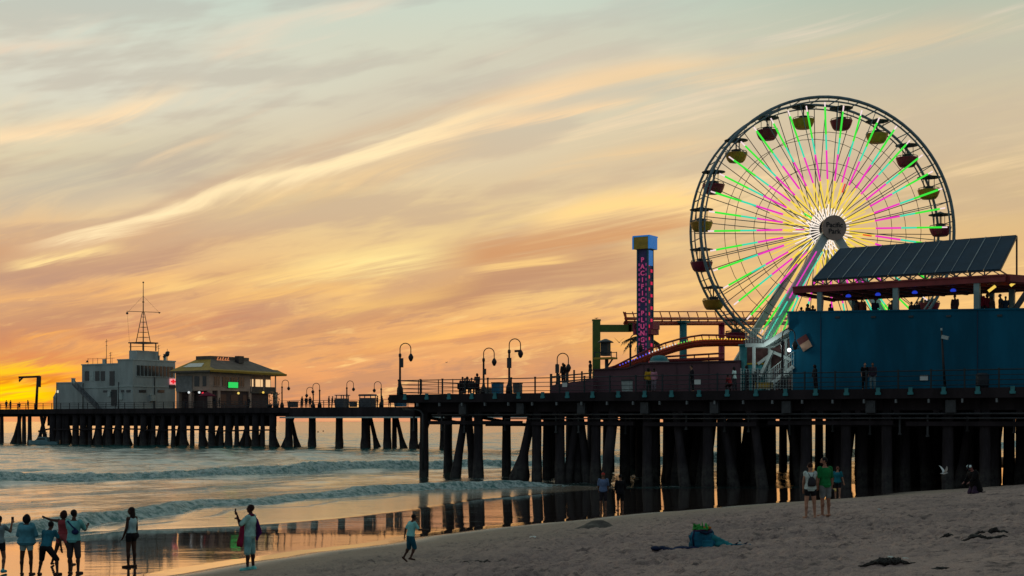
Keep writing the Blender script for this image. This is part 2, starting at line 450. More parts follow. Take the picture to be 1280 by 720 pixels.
LEGP = mat('wheel_leg_paint', (0.42, 0.50, 0.49), 0.5, 0, 0.15)
# ---------------------------------------------------------------- beach and sea
SO = np.array([5.9, 65.3]); SE = np.array([0.529, 0.849]); SW = np.array([-0.849, 0.529])
def pq(X, Y):
    dx = X-SO[0]; dy = Y-SO[1]
    return dx*SE[0]+dy*SE[1], dx*SW[0]+dy*SW[1]
def q_shore(p):
    return np.interp(p, [-120, -60, -31, -16, 0, 13, 42, 90, 160], [-9, -5.0, -1.3, 0.9, 0.0, -2.6, -8.0, -13, -20])
def vnoise(x, y, seed=0):
    """smooth value noise, vectorised"""
    x = np.asarray(x, dtype=float); y = np.asarray(y, dtype=float)
    xi = np.floor(x).astype(np.int64); yi = np.floor(y).astype(np.int64)
    fx = x-xi; fy = y-yi; fx = fx*fx*(3-2*fx); fy = fy*fy*(3-2*fy)
    def h(a, b):
        n = (a*374761393+b*668265263+seed*982451653) & 0x7fffffff
        n = ((n ^ (n >> 13))*1274126177) & 0x7fffffff
        return ((n ^ (n >> 16)) & 0xffff)/65535.0
    return (h(xi, yi)*(1-fx)+h(xi+1, yi)*fx)*(1-fy)+(h(xi, yi+1)*(1-fx)+h(xi+1, yi+1)*fx)*fy
def fbm(x, y, seed=0, o=4):
    r = 0; a = 0.5; s = 1.0
    for k in range(o):
        r = r+a*vnoise(x*s, y*s, seed+k); a *= 0.5; s *= 2.03
    return r
def shore_r(X, Y):
    p, q = pq(X, Y)
    return q_shore(p)+0.9*(vnoise(p*0.16, p*0.0, 3)-0.5)+0.35*(vnoise(p*0.6, p*0.0+5, 4)-0.5)-q
def beach_base(X, Y):
    r = shore_r(X, Y)
    up = np.interp(r, [0, 2, 8, 16, 24, 34, 60, 200], [0.0, 0.17, 0.66, 1.36, 1.98, 2.4, 2.7, 3.0])
    dn = np.interp(-r, [0, 4, 10, 20, 40, 120, 400], [0.0, 0.27, 0.66, 1.1, 1.8, 4.0, 8.0])
    return np.where(r > 0, up, -dn)
def line_q(pts, dz=0.0):
    P_ = []
    for x, y in pts:
        Y = (CZ+dz)*F/(y-HY); X = (x-640.0)/F*Y; P_.append(pq(X, Y))
    P_.sort(); return [a for a, b in P_], [b for a, b in P_]
FL1 = line_q([(-60, 677), (0, 668), (100, 656), (190, 644), (280, 633), (360, 627), (500, 614.5), (640, 609), (720, 607), (780, 608), (830, 609), (1000, 612)], 0.26)
FL2 = line_q([(-80, 610), (0, 607), (120, 604), (240, 600), (360, 595), (480, 589.5), (560, 587), (700, 584), (770, 582), (1000, 577)], 0.08)
FLB = line_q([(-60, 670), (30, 667), (110, 663), (200, 660), (300, 656), (360, 652), (430, 646), (500, 638), (600, 623), (720, 613), (830, 606), (1000, 600)], 0.33)
def film_z(X, Y):
    """water level: a thin film running down the beach face, then the wash rising to the foam line"""
    p, q = pq(X, Y); m = -shore_r(X, Y)
    qs = q+0*m-m                                # shoreline in q
    q1 = np.interp(p, *FL1); qb = np.interp(p, *FLB)
    w = np.maximum(qb-qs, 0.4); dep = np.minimum(0.055*w, 0.38)
    t1 = np.clip((m-0.9)/np.maximum(w-0.9, 0.3), 0, 1); t2 = np.clip((q-qb)/(np.maximum(q1-qb, 0.8)+20.0), 0, 1)
    t2 = np.where(m > w, t2, 0.0)
    return -dep*t1*(1-t2)
def hit_ground(px, py):
    """where the ray through a photo pixel meets the beach (or the water film)"""
    Y = 16.0
    while Y < 140:
        X = (px-640.0)/F*Y; z = CZ-(py-HY)/F*Y
        if z <= max(float(beach_base(X, Y)), float(film_z(X, Y))): break
        Y += 0.02
    return Vector(((px-640.0)/F*Y, Y, max(float(beach_base(X, Y)), float(film_z(X, Y)))))
def ground_at(px, Y):
    X = (px-640.0)/F*Y
    return Vector((X, Y, max(float(beach_base(X, Y)), float(film_z(X, Y)))))

def fan(name, y0, y1, ny, nx, k0, k1, zf, mats, attrs=None):
    Ys = y0*(y1/y0)**np.linspace(0, 1, ny); ks = np.linspace(k0, k1, nx)
    Yg, Kg = np.meshgrid(Ys, ks, indexing='ij'); Xg = Kg*Yg
    Z, at = zf(Xg, Yg)
    V = np.stack([Xg, Yg, Z], -1).reshape(-1, 3)
    i = np.arange(ny-1)[:, None]*nx+np.arange(nx-1)[None, :]
    Fq = np.stack([i, i+1, i+nx+1, i+nx], -1).reshape(-1, 4)
    return V, Fq, at
def np_mesh(name, V, Fq, mats, attrs):
    me = bpy.data.meshes.new(name)
    me.vertices.add(len(V)); me.vertices.foreach_set('co', V.ravel().astype(np.float32))
    me.loops.add(Fq.size); me.loops.foreach_set('vertex_index', Fq.ravel().astype(np.int32))
    me.polygons.add(len(Fq)); me.polygons.foreach_set('loop_start', np.arange(0, Fq.size, 4, dtype=np.int32))
    me.polygons.foreach_set('loop_total', np.full(len(Fq), 4, dtype=np.int32))
    for m_ in mats: me.materials.append(m_)
    me.update(calc_edges=True)
    me.polygons.foreach_set('use_smooth', np.ones(len(Fq), dtype=bool))
    for k, a in attrs.items():
        at = me.attributes.new(k, 'FLOAT', 'POINT'); at.data.foreach_set('value', a.ravel().astype(np.float32))
    return me
def sheet(me_V, Fq, attrs, extra, defaults):
    """append big border quads (given as 4 corner points) to a grid"""
    V = me_V; n = len(V); Es = []; Fs = []
    for quad in extra:
        Fs.append([n, n+1, n+2, n+3]); Es.extend(quad); n += 4
    V = np.vstack([V, np.array(Es)]); Fq = np.vstack([Fq, np.array(Fs)])
    out = {k: np.concatenate([a.ravel(), np.full(len(Es), defaults[k])]) for k, a in attrs.items()}
    return V, Fq, out

# --- sand
rng = np.random.RandomState(5)
def sand_z(X, Y):
    b = beach_base(X, Y); r = shore_r(X, Y)
    dry = np.clip((r-1.2)/4.0, 0, 1)
    rel = 0.14*(fbm(X*0.35, Y*0.35, 11)-0.5)+0.09*(fbm(X*1.5, Y*1.5, 21)-0.5)+0.07*(fbm(X*5.0, Y*5.0, 25, 3)-0.5)
    # footprints: trampled hollows with raised rims
    foot = np.zeros_like(X)
    for sc, amp, sd in ((1.7, 0.055, 31), (2.6, 0.055, 57), (4.4, 0.05, 91)):
        gx = X*sc+0.7*vnoise(X*0.8, Y*0.8, sd); gy = Y*sc*0.8+0.7*vnoise(X*0.8+9, Y*0.8, sd+1)
        ix = np.floor(gx); iy = np.floor(gy); best = np.full(X.shape, 9.0)
        for ox in (-1, 0, 1):
            for oy in (-1, 0, 1):
                cx = ix+ox; cy = iy+oy
                hx = vnoise(cx, cy, sd+3); hy = vnoise(cx, cy, sd+4)
                best = np.minimum(best, (gx-cx-hx)**2+(gy-cy-hy)**2)
        d = np.sqrt(best)
        foot += amp*(-np.exp(-(d/0.26)**2)+0.5*np.exp(-((d-0.5)/0.16)**2))
    rel = rel+foot*np.clip(0.35+1.3*(fbm(X*0.12, Y*0.12, 77)-0.30)*2, 0.25, 1.3)
    lip = 0.05*np.exp(-((r-0.5)/0.35)**2)*0
    return b+rel*dry+lip, {'wet': np.clip(1-(r-0.2)/2.2, 0, 1), 'dry': np.clip((r-2)/9.0, 0, 1)}
V, Fq, at = fan('sand', 14.0, 125.0, 620, 560, -0.42, 0.46, sand_z, [])
zf = lambda x, y: float(beach_base(np.array(x), np.array(y)))
FAR = 60000.0
def strip(pts0, pts1): return [[*pts0[0]], [*pts0[1]], [*pts1[1]], [*pts1[0]]]
def m_sand():
    m = bpy.data.materials.new('beach_sand'); m.use_nodes = True
    t = NT(m.node_tree); b = t.n['Principled BSDF']
    tc = t.node('ShaderNodeTexCoord')
    def attr(n):
        a = t.node('ShaderNodeAttribute', attribute_name=n); return a.outputs['Fac']
    wet = attr('wet'); dry = attr('dry')
    n1 = t.noise(tc.outputs['Object'], 0.35, 5.0, 0.6); n2 = t.noise(tc.outputs['Object'], 3.0, 6.0, 0.7); n3 = t.noise(tc.outputs['Object'], 40.0, 3.0, 0.7)
    c = t.mix(t.smooth(n1, 0.35, 0.65), (0.42, 0.30, 0.26), (0.30, 0.22, 0.20))
    damp = t.mix(t.smooth(n2, 0.35, 0.65), (0.34, 0.26, 0.205), (0.40, 0.315, 0.24))
    c = t.mix(dry, damp, c)
    mps = t.node('ShaderNodeMapping'); t.l.new(tc.outputs['Object'], mps.inputs[0]); mps.inputs['Rotation'].default_value = (0, 0, 0.5); mps.inputs['Scale'].default_value = (0.7, 1.3, 1)
    n5 = t.noise(mps.outputs[0], 1.6, 7.0, 0.8)
    c = t.mix(t.mul(t.smooth(n5, 0.50, 0.66), dry), c, (0.11, 0.08, 0.077))
    c = t.mix(t.smooth(n2, 0.54, 0.72), c, (0.095, 0.07, 0.067))
    c = t.mix(t.mul(t.smooth(n3, 0.42, 0.7), 0.5), c, (0.07, 0.06, 0.055))
    c = t.mix(t.mul(wet, 0.8), c, (0.055, 0.045, 0.04))
    t.l.new(c, b.inputs['Base Color'])
    t.l.new(t.mix(wet, (0.95,)*3, (0.16,)*3), b.inputs['Roughness'])
    t.l.new(t.mix(wet, (0.15,)*3, (0.6,)*3), b.inputs['Specular IOR Level'])
    bp = t.node('ShaderNodeBump'); bp.inputs['Distance'].default_value = 0.035
    t.l.new(t.mix(wet, (0.9,)*3, (0.06,)*3), bp.inputs['Strength'])
    t.l.new(t.add(t.noise(tc.outputs['Object'], 9.0, 5.0, 0.65), t.mul(n3, 0.3)), bp.inputs['Height'])
    t.l.new(bp.outputs[0], b.inputs['Normal'])
    return m
SAND = m_sand()
yN, yF = 14.0, 125.0; kl, kr = -0.42, 0.46
cs = [(kl*yN, yN), (kr*yN, yN), (kr*yF, yF), (kl*yF, yF)]
cz = [(x, y, zf(x, y)) for x, y in cs]
G = -8.0
extra = [strip([cz[0], cz[3]], [(-FAR, yN, G), (-FAR, yF, G)]),
         strip([cz[1], cz[2]], [(400, yN, 3.0), (400, yF, 3.0)]),
         strip([cz[3], cz[2]], [(-FAR, FAR, G), (400, FAR, 3.0)]),
         [[-FAR, yF, G], [cz[3][0], yF, cz[3][2]], [-FAR, FAR, G], [-FAR, FAR, G]],
         strip([cz[0], cz[1]], [(-30, -60, 2.2), (60, -60, 3.0)])]
extra = extra[:3]+extra[4:]
V, Fq, at = sheet(V, Fq, at, extra, {'wet': 0.0, 'dry': 1.0})
sand = mesh_obj('beach_sand', np_mesh('beach_sand', V, Fq, [SAND], at)); tag(sand, kind='structure')

# --- sea
WV = []
for k in range(30):
    lam = 1.3*(12.0/1.3)**rng.rand(); th = rng.normal(0, 0.55)
    d_ = -SW*math.cos(th)+SE*math.sin(th)
    WV.append((2*PI/lam*d_[0], 2*PI/lam*d_[1], rng.rand()*2*PI, 0.0062*lam**0.75))
def sea_z(X, Y):
    p, q = pq(X, Y); r = shore_r(X, Y)
    z = np.zeros_like(X); dist = np.hypot(X, Y)
    for kx, ky, ph, a in WV:
        lam = 2*PI/math.hypot(kx, ky)
        fade = np.clip(1.4-dist*0.0042*8/(lam*5), 0, 1)      # drop waves finer than the grid
        s = np.sin(kx*X+ky*Y+ph+1.5*vnoise(X*0.07, Y*0.07, 2))
        z += a*fade*(s+0.35*s*s)
    q1 = np.interp(p, *FL1)+0.9*(fbm(p*0.22, p*0, 5)-0.5)*2+0.35*(vnoise(p*1.1, p*0, 8)-0.5)
    q2 = np.interp(p, *FL2)+1.3*(fbm(p*0.14, p*0, 6)-0.5)*2
    d1 = q-q1; d2 = q-q2
    sm = lambda x, a, b: (lambda u: u*u*(3-2*u))(np.clip((x-a)/(b-a), 0, 1))
    calm = 1-sm(d1, -1.5, 2.0); mid = sm(d1, 1.0, 3.0)*(1-sm(d2, -3.0, 0.0))
    qb = np.interp(p, *FLB)+0.5*(fbm(p*0.3, p*0, 9)-0.5); swash = sm(q-qb, -0.5, 0.9)*calm                       # thin running wash between the foam and the mirror
    amp = np.clip(sm(d1, 0, 14), 0.06, 1)*(1-calm)
    z = z*amp*(1-0.65*mid)+film_z(X, Y)
    env1 = 0.65+0.6*(vnoise(p*0.25, p*0, 12)-0.3); env2 = 0.7+0.7*(vnoise(p*0.11, p*0, 13)-0.35)
    pe = float(np.interp(1.0, [0, 1], [FL1[0][-3], FL1[0][-2]])); land = sm(r, -3, -10)*(1-sm(p, pe-5.0, pe+1.5))                                   # waves die out near the sand
    crumb = fbm(X*2.3, Y*2.3, 41, 5)-0.5
    h1 = 0.44*env1*sm(d1, -0.25, 0.75)*(1-sm(d1, 0.9, 5.0))
    h2 = 0.85*env2*sm(d2, -0.3, 1.3)*(1-sm(d2, 1.4, 8.0))
    f1 = sm(d1, -0.5, 0.0)*(1-sm(d1, 0.7, 1.8)); f2 = sm(d2, -0.7, 0.1)*(1-sm(d2, 1.2, 2.6))
    z = z+(h1+f1*crumb*0.22)*land+(h2+f2*crumb*0.42)
    foam = np.maximum(f1*land, f2*np.clip(env2+0.25, 0, 1))
    # ragged foam left on the water between the breakers
    patch = sm(fbm(p*0.10, q*0.45, 51), 0.50, 0.62)*(1-calm)*(1-sm(d2, 0, 30))*0.30
    foam = np.maximum(foam, patch)
    trail = (1-sm(np.abs(d1+2.2+1.2*(vnoise(p*0.2, p*0, 72)-0.5)), 0.0, 0.3))*0.36*sm(vnoise(p*0.2, q*0.3, 71), 0.35, 0.6)*land
    foam = np.maximum(foam, trail)
    return z, {'foam': foam, 'calm': np.maximum(calm, 0.60*mid), 'swash': swash}
V, Fq, at = fan('sea', 33.0, 520.0, 980, 470, -0.43, 0.43, sea_z, [])
def m_sea():
    m = bpy.data.materials.new('sea_water'); m.use_nodes = True
    t = NT(m.node_tree); b = t.n['Principled BSDF']; out = t.n['Material Output']
    tc = t.node('ShaderNodeTexCoord'); ob = tc.outputs['Object']
    def attr(n):
        a = t.node('ShaderNodeAttribute', attribute_name=n); return a.outputs['Fac']
    foam = attr('foam'); calm = attr('calm'); swash = attr('swash')
    mp = t.node('ShaderNodeMapping'); t.l.new(ob, mp.inputs[0])
    mp.inputs['Rotation'].default_value = (0, 0, math.radians(-32)); 
    # bump: chop on the open water, fine ripples on the film
    n1 = t.noise(mp.outputs[0], 0.9, 4.0, 0.6); n2 = t.noise(mp.outputs[0], 4.0, 4.0, 0.6)
    mp2 = t.node('ShaderNodeMapping'); t.l.new(ob, mp2.inputs[0]); mp2.inputs['Scale'].default_value = (0.25, 1.1, 1)
    n3 = t.noise(mp2.outputs[0], 1.2, 4.0, 0.6); n4 = t.noise(mp2.outputs[0], 0.35, 3.0, 0.5)
    chop = t.add(t.mul(n1, 0.15), t.mul(n2, 0.03))
    n6 = t.noise(mp2.outputs[0], 5.0, 3.0, 0.6)
    film = t.add(t.add(t.mul(n3, 0.0042), t.mul(n4, 0.003)), t.mul(n6, 0.0009))
    wash = t.add(t.mul(n1, 0.010), t.mul(n3, 0.014))
    inv = t.sub(1.0, calm)
    h = t.add(t.mul(chop, inv), t.mul(calm, t.add(film, t.mul(wash, swash))))
    h = t.add(h, t.mul(t.mul(foam, t.noise(ob, 5.0, 4.0, 0.7)), 0.25))
    bp = t.node('ShaderNodeBump'); bp.inputs['Strength'].default_value = 1.0; bp.inputs['Distance'].default_value = 1.0
    t.l.new(h, bp.inputs['Height']); t.l.new(bp.outputs[0], b.inputs['Normal'])
    base = t.mix(calm, (0.018, 0.105, 0.098), (0.040, 0.030, 0.028))
    base = t.mix(swash, base, (0.30, 0.23, 0.17))
    t.l.new(base, b.inputs['Base Color'])
    rg = t.mix(calm, (0.14,)*3, (0.035,)*3); rg = t.mix(swash, rg, (0.13,)*3)
    t.l.new(rg, b.inputs['Roughness']); b.inputs['IOR'].default_value = 1.75; b.inputs['Specular IOR Level'].default_value = 0.5
    fb = t.node('ShaderNodeBsdfPrincipled'); fb.inputs['Base Color'].default_value = (0.62, 0.84, 0.82, 1); fb.inputs['Roughness'].default_value = 0.8
    fbp = t.node('ShaderNodeBump'); fbp.inputs['Strength'].default_value = 1.0; fbp.inputs['Distance'].default_value = 1.0
    fh = t.noise(ob, 2.6, 6.0, 0.75); t.l.new(t.mul(fh, 0.55), fbp.inputs['Height']); t.l.new(fbp.outputs[0], fb.inputs['Normal'])
    t.l.new(t.mix(t.smooth(fh, 0.38, 0.60), (0.10, 0.30, 0.29), (0.80, 0.96, 0.93)), fb.inputs['Base Color'])
    fn = t.noise(ob, 3.2, 6.0, 0.72)
    fn2 = t.noise(ob, 0.9, 5.0, 0.65)
    ff = t.smooth(t.add(foam, t.mul(t.smooth(foam, 0.02, 0.30), t.add(t.mul(t.sub(fn, 0.5), 2.0), t.mul(t.sub(fn2, 0.5), 1.8)))), 0.42, 0.66)
    mx = t.node('ShaderNodeMixShader'); t.l.new(t.mul(ff, 0.9), mx.inputs[0])
    t.l.new(b.outputs[0], mx.inputs[1]); t.l.new(fb.outputs[0], mx.inputs[2]); t.l.new(mx.outputs[0], out.inputs[0])
    return m
SEA = m_sea()
yN, yF = 33.0, 520.0; kl, kr = -0.43, 0.43; S = 60000.0
extra = [strip([(kl*yN, yN, 0), (kl*yF, yF, 0)], [(-900, yN, 0), (-900, yF, 0)]),
         strip([(kr*yN, yN, 0), (kr*yF, yF, 0)], [(kr*yF, yN, 0), (kr*yF+1, yF, 0)]),
         strip([(-900, yF, 0), (900, yF, 0)], [(-S, S, 0), (S, S, 0)]),
         [[-900, yN, 0], [-900, yF, 0], [-S, S, 0], [-S, yN, 0]]]
V, Fq, at = sheet(V, Fq, at, extra, {'foam': 0.0, 'calm': 0.0, 'swash': 0.0})
sea = mesh_obj('sea', np_mesh('sea', V, Fq, [SEA], at)); tag(sea, kind='structure')
# ---------------------------------------------------------------- the two piers
RZ = math.radians(-31.93)
N = Frame((-8.8, 110.0), RZ)          # amusement pier: local x along its front edge, y to the back
W2 = Frame((-18.0, 213.0), RZ)        # long public pier behind it, running out to sea
DZ = CZ+2.07                          # deck height
# pile shapes (base at the origin, shared)
def pile_mesh(name, h, r, lean=(0, 0), flare=1.0, n=10, seed=0, ring=None):
    rg = random.Random(seed); mb = MB(); prof = []
    steps = [(-2.6, 1.0*flare), (0.15, 0.98*flare), (0.9, 0.5+0.5*flare), (1.8, 0.96), (h*0.6, 0.93), (h, 0.88)]
    vs = []
    for z, k in steps:
        for j in range(n):
            a = 2*PI*j/n; rr = r*k*(1+rg.uniform(-0.06, 0.06))
            vs.append((math.cos(a)*rr+lean[0]*(z/h), math.sin(a)*rr+lean[1]*(z/h), z))
    fs = []
    for i in range(len(steps)-1):
        for j in range(n): fs.append((i*n+j, i*n+(j+1) % n, (i+1)*n+(j+1) % n, (i+1)*n+j))
    fs.append(tuple(range((len(steps)-1)*n, len(steps)*n)))
    mb.add(vs, fs, True)
    return mb.mesh(name, PILE)
def add_pile(parent, me, x, y, rz=0.0, sc=1.0, label=None):
    o = mesh_obj('pile', me, parent, (x, y, 0)); o.rotation_euler = (0, 0, rz); o.scale = (sc, sc, 1)
    if label: o['label'] = label
    return o

# ---- near pier
pier = thing('amusement_pier', 'dark timber amusement pier on thick piles, its deck carrying the blue building and the rides', 'pier', N.O, RZ)
HS = DZ-0.6
PV = [pile_mesh('pile', HS, 0.36, (0, 0), f, 10, i) for i, f in enumerate((1.0, 1.15, 1.25, 1.08))]
PR = [pile_mesh('pile', HS, 0.32, l, 1.35, 10, 20+i) for i, l in enumerate(((1.0, 0.2), (-0.9, 0.3), (0.7, -0.4)))]
PW = pile_mesh('pile', HS, 0.36, (1.15, 0.3), 2.1, 10, 40)
front = [(530, 0.9, PV[0]), (569, 1.3, PR[0]), (598, 0.9, PV[2]), (592, 3.2, PR[1]), (633, 4.6, PV[0]), (649, 1.4, PW), (671, 0.9, PV[1]), (684, 4.6, PV[0]),
         (689, 7.5, PV[3]), (560, 7.6, PV[1]), (700, 1.0, PV[3]), (709, 1.6, PR[0]), (722, 2.4, PV[2]), (735, 1.8, PR[1]), (745, 0.9, PV[2])]
npile = 0
for px, y0, me in front:
    add_pile(pier, me, N.hit(px, y0), y0, random.uniform(-0.15, 0.15)); npile += 1
spots = []
rp = random.Random(11)
x = 17.5
while x < 62:
    y = 0.9
    while y < 60:
        jx, jy = rp.uniform(-0.7, 0.7), rp.uniform(-0.5, 0.5)
        xx, yy = x+jx, max(0.8, y+jy*(y > 1))
        spots.append((xx, yy, rp.random()))
        if rp.random() < 0.40: spots.append((xx+rp.uniform(0.8, 1.4), yy+0.9, 0.9))
        y += 3.2
    x += 3.0
for yy in (12.0, 15.5, 19, 23, 27, 31): 
    for xx in (8.6, 11.6, 14.6): spots.append((xx+rp.uniform(-.3, .3), yy, rp.random()))
def size_px(s): p = N.w(s[0], s[1]); return -1.0/p.y if (zf(p.x, p.y) < 4) else 0
# narrow sight lines stay open between the rows of piles
GAPS = (894, 972, 985, 1017, 1030, 1067, 1253)
def nudge(s):
    p = N.w(s[0], s[1]); px = 640+F*p.x/p.y; r = 0.45/p.y*F+0.7
    for g in GAPS:
        if abs(px-g) < r+(5 if s[2] > .72 else 0):
            t_ = g+(r if px > g else -r); return (N.hit(t_, s[1]), s[1], s[2]*0.7)
    return s
spots = [nudge(nudge(s)) for s in spots]
def clear(s):
    p = N.w(s[0], s[1]); px = 640+F*p.x/p.y; r = 0.38/p.y*F+0.5
    return not any(abs(px-g) < r for g in GAPS)
spots = [s for s in spots if clear(s)]
spots.sort(key=size_px)
stuff = MB()
for i, (x, y, u) in enumerate(spots):
    me = PR[int(u*97) % 3] if u > 0.72 else PV[int(u*97) % 4]
    if npile < 100:
        add_pile(pier, me, x, y, rp.uniform(-0.2, 0.2)+(PI if u > .86 else 0)); npile += 1
    else:
        stuff.tube((x, y, -2), (x+(1.0 if u > .8 else 0), y, HS), 0.43, 0.36, 8)
fo = stuff.build('pile_field', PILE, pier); fo['kind'] = 'stuff'
# deck
XL, XB, XR, YB = -0.6, 7.5, 82.0, 86.0
mb = MB()
mb.prism([(XL, 0, DZ-0.30), (XR, 0, DZ-0.30), (XR, YB, DZ-0.30), (XB, YB, DZ-0.30), (XB, 9.0, DZ-0.30), (XL, 9.0, DZ-0.30)], (0, 0, 0.30))
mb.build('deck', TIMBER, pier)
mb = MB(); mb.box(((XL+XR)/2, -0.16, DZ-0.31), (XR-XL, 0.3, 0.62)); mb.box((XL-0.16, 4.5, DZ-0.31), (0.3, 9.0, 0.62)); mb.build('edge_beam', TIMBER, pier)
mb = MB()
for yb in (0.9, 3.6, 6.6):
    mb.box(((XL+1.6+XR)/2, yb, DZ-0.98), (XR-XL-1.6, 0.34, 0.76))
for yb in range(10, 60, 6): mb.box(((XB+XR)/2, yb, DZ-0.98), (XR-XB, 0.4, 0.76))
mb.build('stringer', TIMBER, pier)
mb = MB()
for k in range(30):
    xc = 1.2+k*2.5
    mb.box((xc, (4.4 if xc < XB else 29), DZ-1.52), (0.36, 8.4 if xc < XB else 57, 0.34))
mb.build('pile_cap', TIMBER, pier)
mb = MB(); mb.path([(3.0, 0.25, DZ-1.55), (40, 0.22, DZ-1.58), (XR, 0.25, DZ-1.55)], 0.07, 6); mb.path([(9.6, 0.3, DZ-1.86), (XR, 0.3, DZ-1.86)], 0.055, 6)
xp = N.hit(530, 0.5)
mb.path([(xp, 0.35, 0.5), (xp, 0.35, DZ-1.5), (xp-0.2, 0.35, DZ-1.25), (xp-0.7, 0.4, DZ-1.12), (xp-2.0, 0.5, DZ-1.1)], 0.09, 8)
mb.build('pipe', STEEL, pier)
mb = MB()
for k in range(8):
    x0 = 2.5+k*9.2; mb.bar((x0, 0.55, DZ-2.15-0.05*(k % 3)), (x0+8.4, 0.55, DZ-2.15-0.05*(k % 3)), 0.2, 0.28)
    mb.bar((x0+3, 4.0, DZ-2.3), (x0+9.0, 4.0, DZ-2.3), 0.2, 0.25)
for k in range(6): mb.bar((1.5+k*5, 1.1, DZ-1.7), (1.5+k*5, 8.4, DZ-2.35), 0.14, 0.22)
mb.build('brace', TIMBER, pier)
# hanging stubs, cable hangers under the deck
rs = random.Random(3)
hg = MB(); hg.box((0, 0, 0), (0.12, 0.12, 1.1)); hg.box((0, 0, -0.5), (0.2, 0.2, 0.1)); hgm = hg.mesh('hanger', STEEL)
for k in range(26):
    o = mesh_obj('hanger', hgm, pier, (1+k*2.5+rs.uniform(-.8, .8), 0.5+rs.random()*1.4, DZ-2.1-rs.random()*0.25)); o.scale = (1, 1, 0.8+0.5*rs.random())
br = MB(); br.box((0, 0, 0), (0.24, 0.10, 0.46)); br.box((0, 0.0, -0.14), (0.34, 0.09, 0.16)); brm = br.mesh('post_bracket', TEALP)
pg = MB(); pg.box((0, 0, 0), (0.10, 0.2, 0.24)); pgm = pg.mesh('beam_end', mat('beam_end_grey', (0.16, 0.18, 0.19), 0.7))
x = 0.9; k = 0
while x < 62:
    mesh_obj('post_bracket', brm, pier, (x, -0.36, DZ-0.16))
    if k % 1 == 0: mesh_obj('beam_end', pgm, pier, (x+1.1, -0.22, DZ-0.78))
    x += 2.05; k += 1
bk = MB(); bk.box((0, 0, 0), (0.62, 0.3, 0.78)); bk.box((0, -0.16, 0.1), (0.4, 0.03, 0.3)); bkm = bk.mesh('hanging_box', STEEL)
for px in (581, 653, 729, 808, 895, 985, 1090, 1190):
    mesh_obj('hanging_box', bkm, pier, (N.hit(px, 0.3), 0.1, DZ-1.12))
# pier railing with posts every couple of metres
rail = thing('pier_railing', 'grey metal post and rail fence along the front edge of amusement pier deck', 'railing', N.w(0, 0, DZ), RZ)
pm = MB(); pm.box((0, 0, 0.58), (0.09, 0.09, 1.16)); pm.box((0, 0, 1.17), (0.12, 0.12, 0.05)); pmm = pm.mesh('post', RAILM)
x = 0.0
while x < 62:
    if not (30.5 < x < 31.5): mesh_obj('post', pmm, rail, (x, 0.08, 0))
    x += 2.05
for h, r in ((1.10, 0.04), (0.78, 0.026), (0.48, 0.026), (0.18, 0.026)):
    mb = MB(); mb.path([(-0.1, 9.0, h), (-0.1, 0.08, h), (62, 0.08, h)], r, 6); mb.build('rail', RAILM, rail)
mb = MB()
for px in (523, 527, 548, 566, 610): 
    x0 = N.hit(px, 0.1); mb.box((x0, 0.1, 0.6), (0.05, 0.05, 1.1))
mb.build('thin_post', RAILM, rail)

# ---- far public pier
pier2 = thing('public_pier', 'long dark public pier on piles out at sea carrying the white building and restaurant', 'pier', W2.O, RZ)
FZ = DZ+0.12
mb = MB(); mb.box((-30, 7.0, FZ-0.2), (150, 14.0, 0.4)); mb.box((-66, 21.0, FZ-0.2), (60, 14.0, 0.4)); mb.build('deck', TIMBER, pier2)
xr0 = W2.hit(362, 0)
mb = MB(); mb.box(((xr0+40)/2, 0.0, FZ-0.75), (40-xr0, 0.3, 1.5)); mb.build('deep_fascia', TIMBER, pier2)
mb = MB(); mb.box(((xr0-105)/2, -0.02, FZ-0.38), (xr0+105, 0.3, 0.85)); mb.build('edge_beam', TIMBER, pier2)
mb = MB(); mb.box(((xr0+30)/2, -1.3, FZ-1.55), (30-xr0, 2.2, 0.22)); mb.build('lower_walkway', LEGP, pier2)
mb = MB()
for yb in (1.0, 6.5, 12.5): mb.box((-30, yb, FZ-0.85), (150, 0.4, 0.8))
for yb in (18, 24): mb.box((-66, yb, FZ-0.85), (60, 0.4, 0.8))
mb.build('stringer', TIMBER, pier2)
FH = FZ-0.6
FV = [pile_mesh('pile', FH, 0.62, (0, 0), f, 9, 60+i) for i, f in enumerate((1.12, 1.2))]
FT = [pile_mesh('pile', FH, 0.38, (0, 0), f, 8, 70+i) for i, f in enumerate((1.1, 1.25))]
FR = [pile_mesh('pile', FH, 0.34, l, 1.9, 8, 80+i) for i, l in enumerate(((1.9, 0.3), (-1.9, 0.3), (1.3, 0.2)))]
n2 = 0
def fp(px, y, me, rz=0.0):
    global n2
    add_pile(pier2, me, W2.hit(px, y), y, rz); n2 += 1
for px, me in ((361, FV[0]), (390, FV[1]), (424, FV[0]), (456, FV[1]), (484, FV[0]), (517, FV[1])): fp(px, 0.6, me)
for px, me in ((372, FR[1]), (355, FR[0]), (460, FT[1]), (472, FR[1]), (493, FT[0]), (505, FR[1]), (553, FT[1]), (562, FT[0]), (525, FR[0])): fp(px, 2.2, me)
rp = random.Random(23)
px = 84.0
while px < 350:                        # crowded piles below the buildings
    fp(px, 0.7, (FT+FV)[rp.randrange(3)])
    if rp.random() < 0.85: fp(px+rp.uniform(2, 6), 1.6, FR[rp.randrange(3)])
    if rp.random() < 0.30: fp(px+rp.uniform(3, 7), 7.0, FR[rp.randrange(3)])
    if rp.random() < 0.30: fp(px+rp.uniform(3, 7), 13.0, FT[rp.randrange(2)])
    px += rp.uniform(8.5, 14.5)
for px, me in ((2, FT[0]), (16, FR[0]), (24, FT[1]), (30, FT[0]), (37, FT[1]), (-9, FT[0]), (47, FR[0]), (58, FR[1]), (66, FV[0]), (74, FV[1]), (80, FT[0])): fp(px, 0.7, me)
mb = MB()
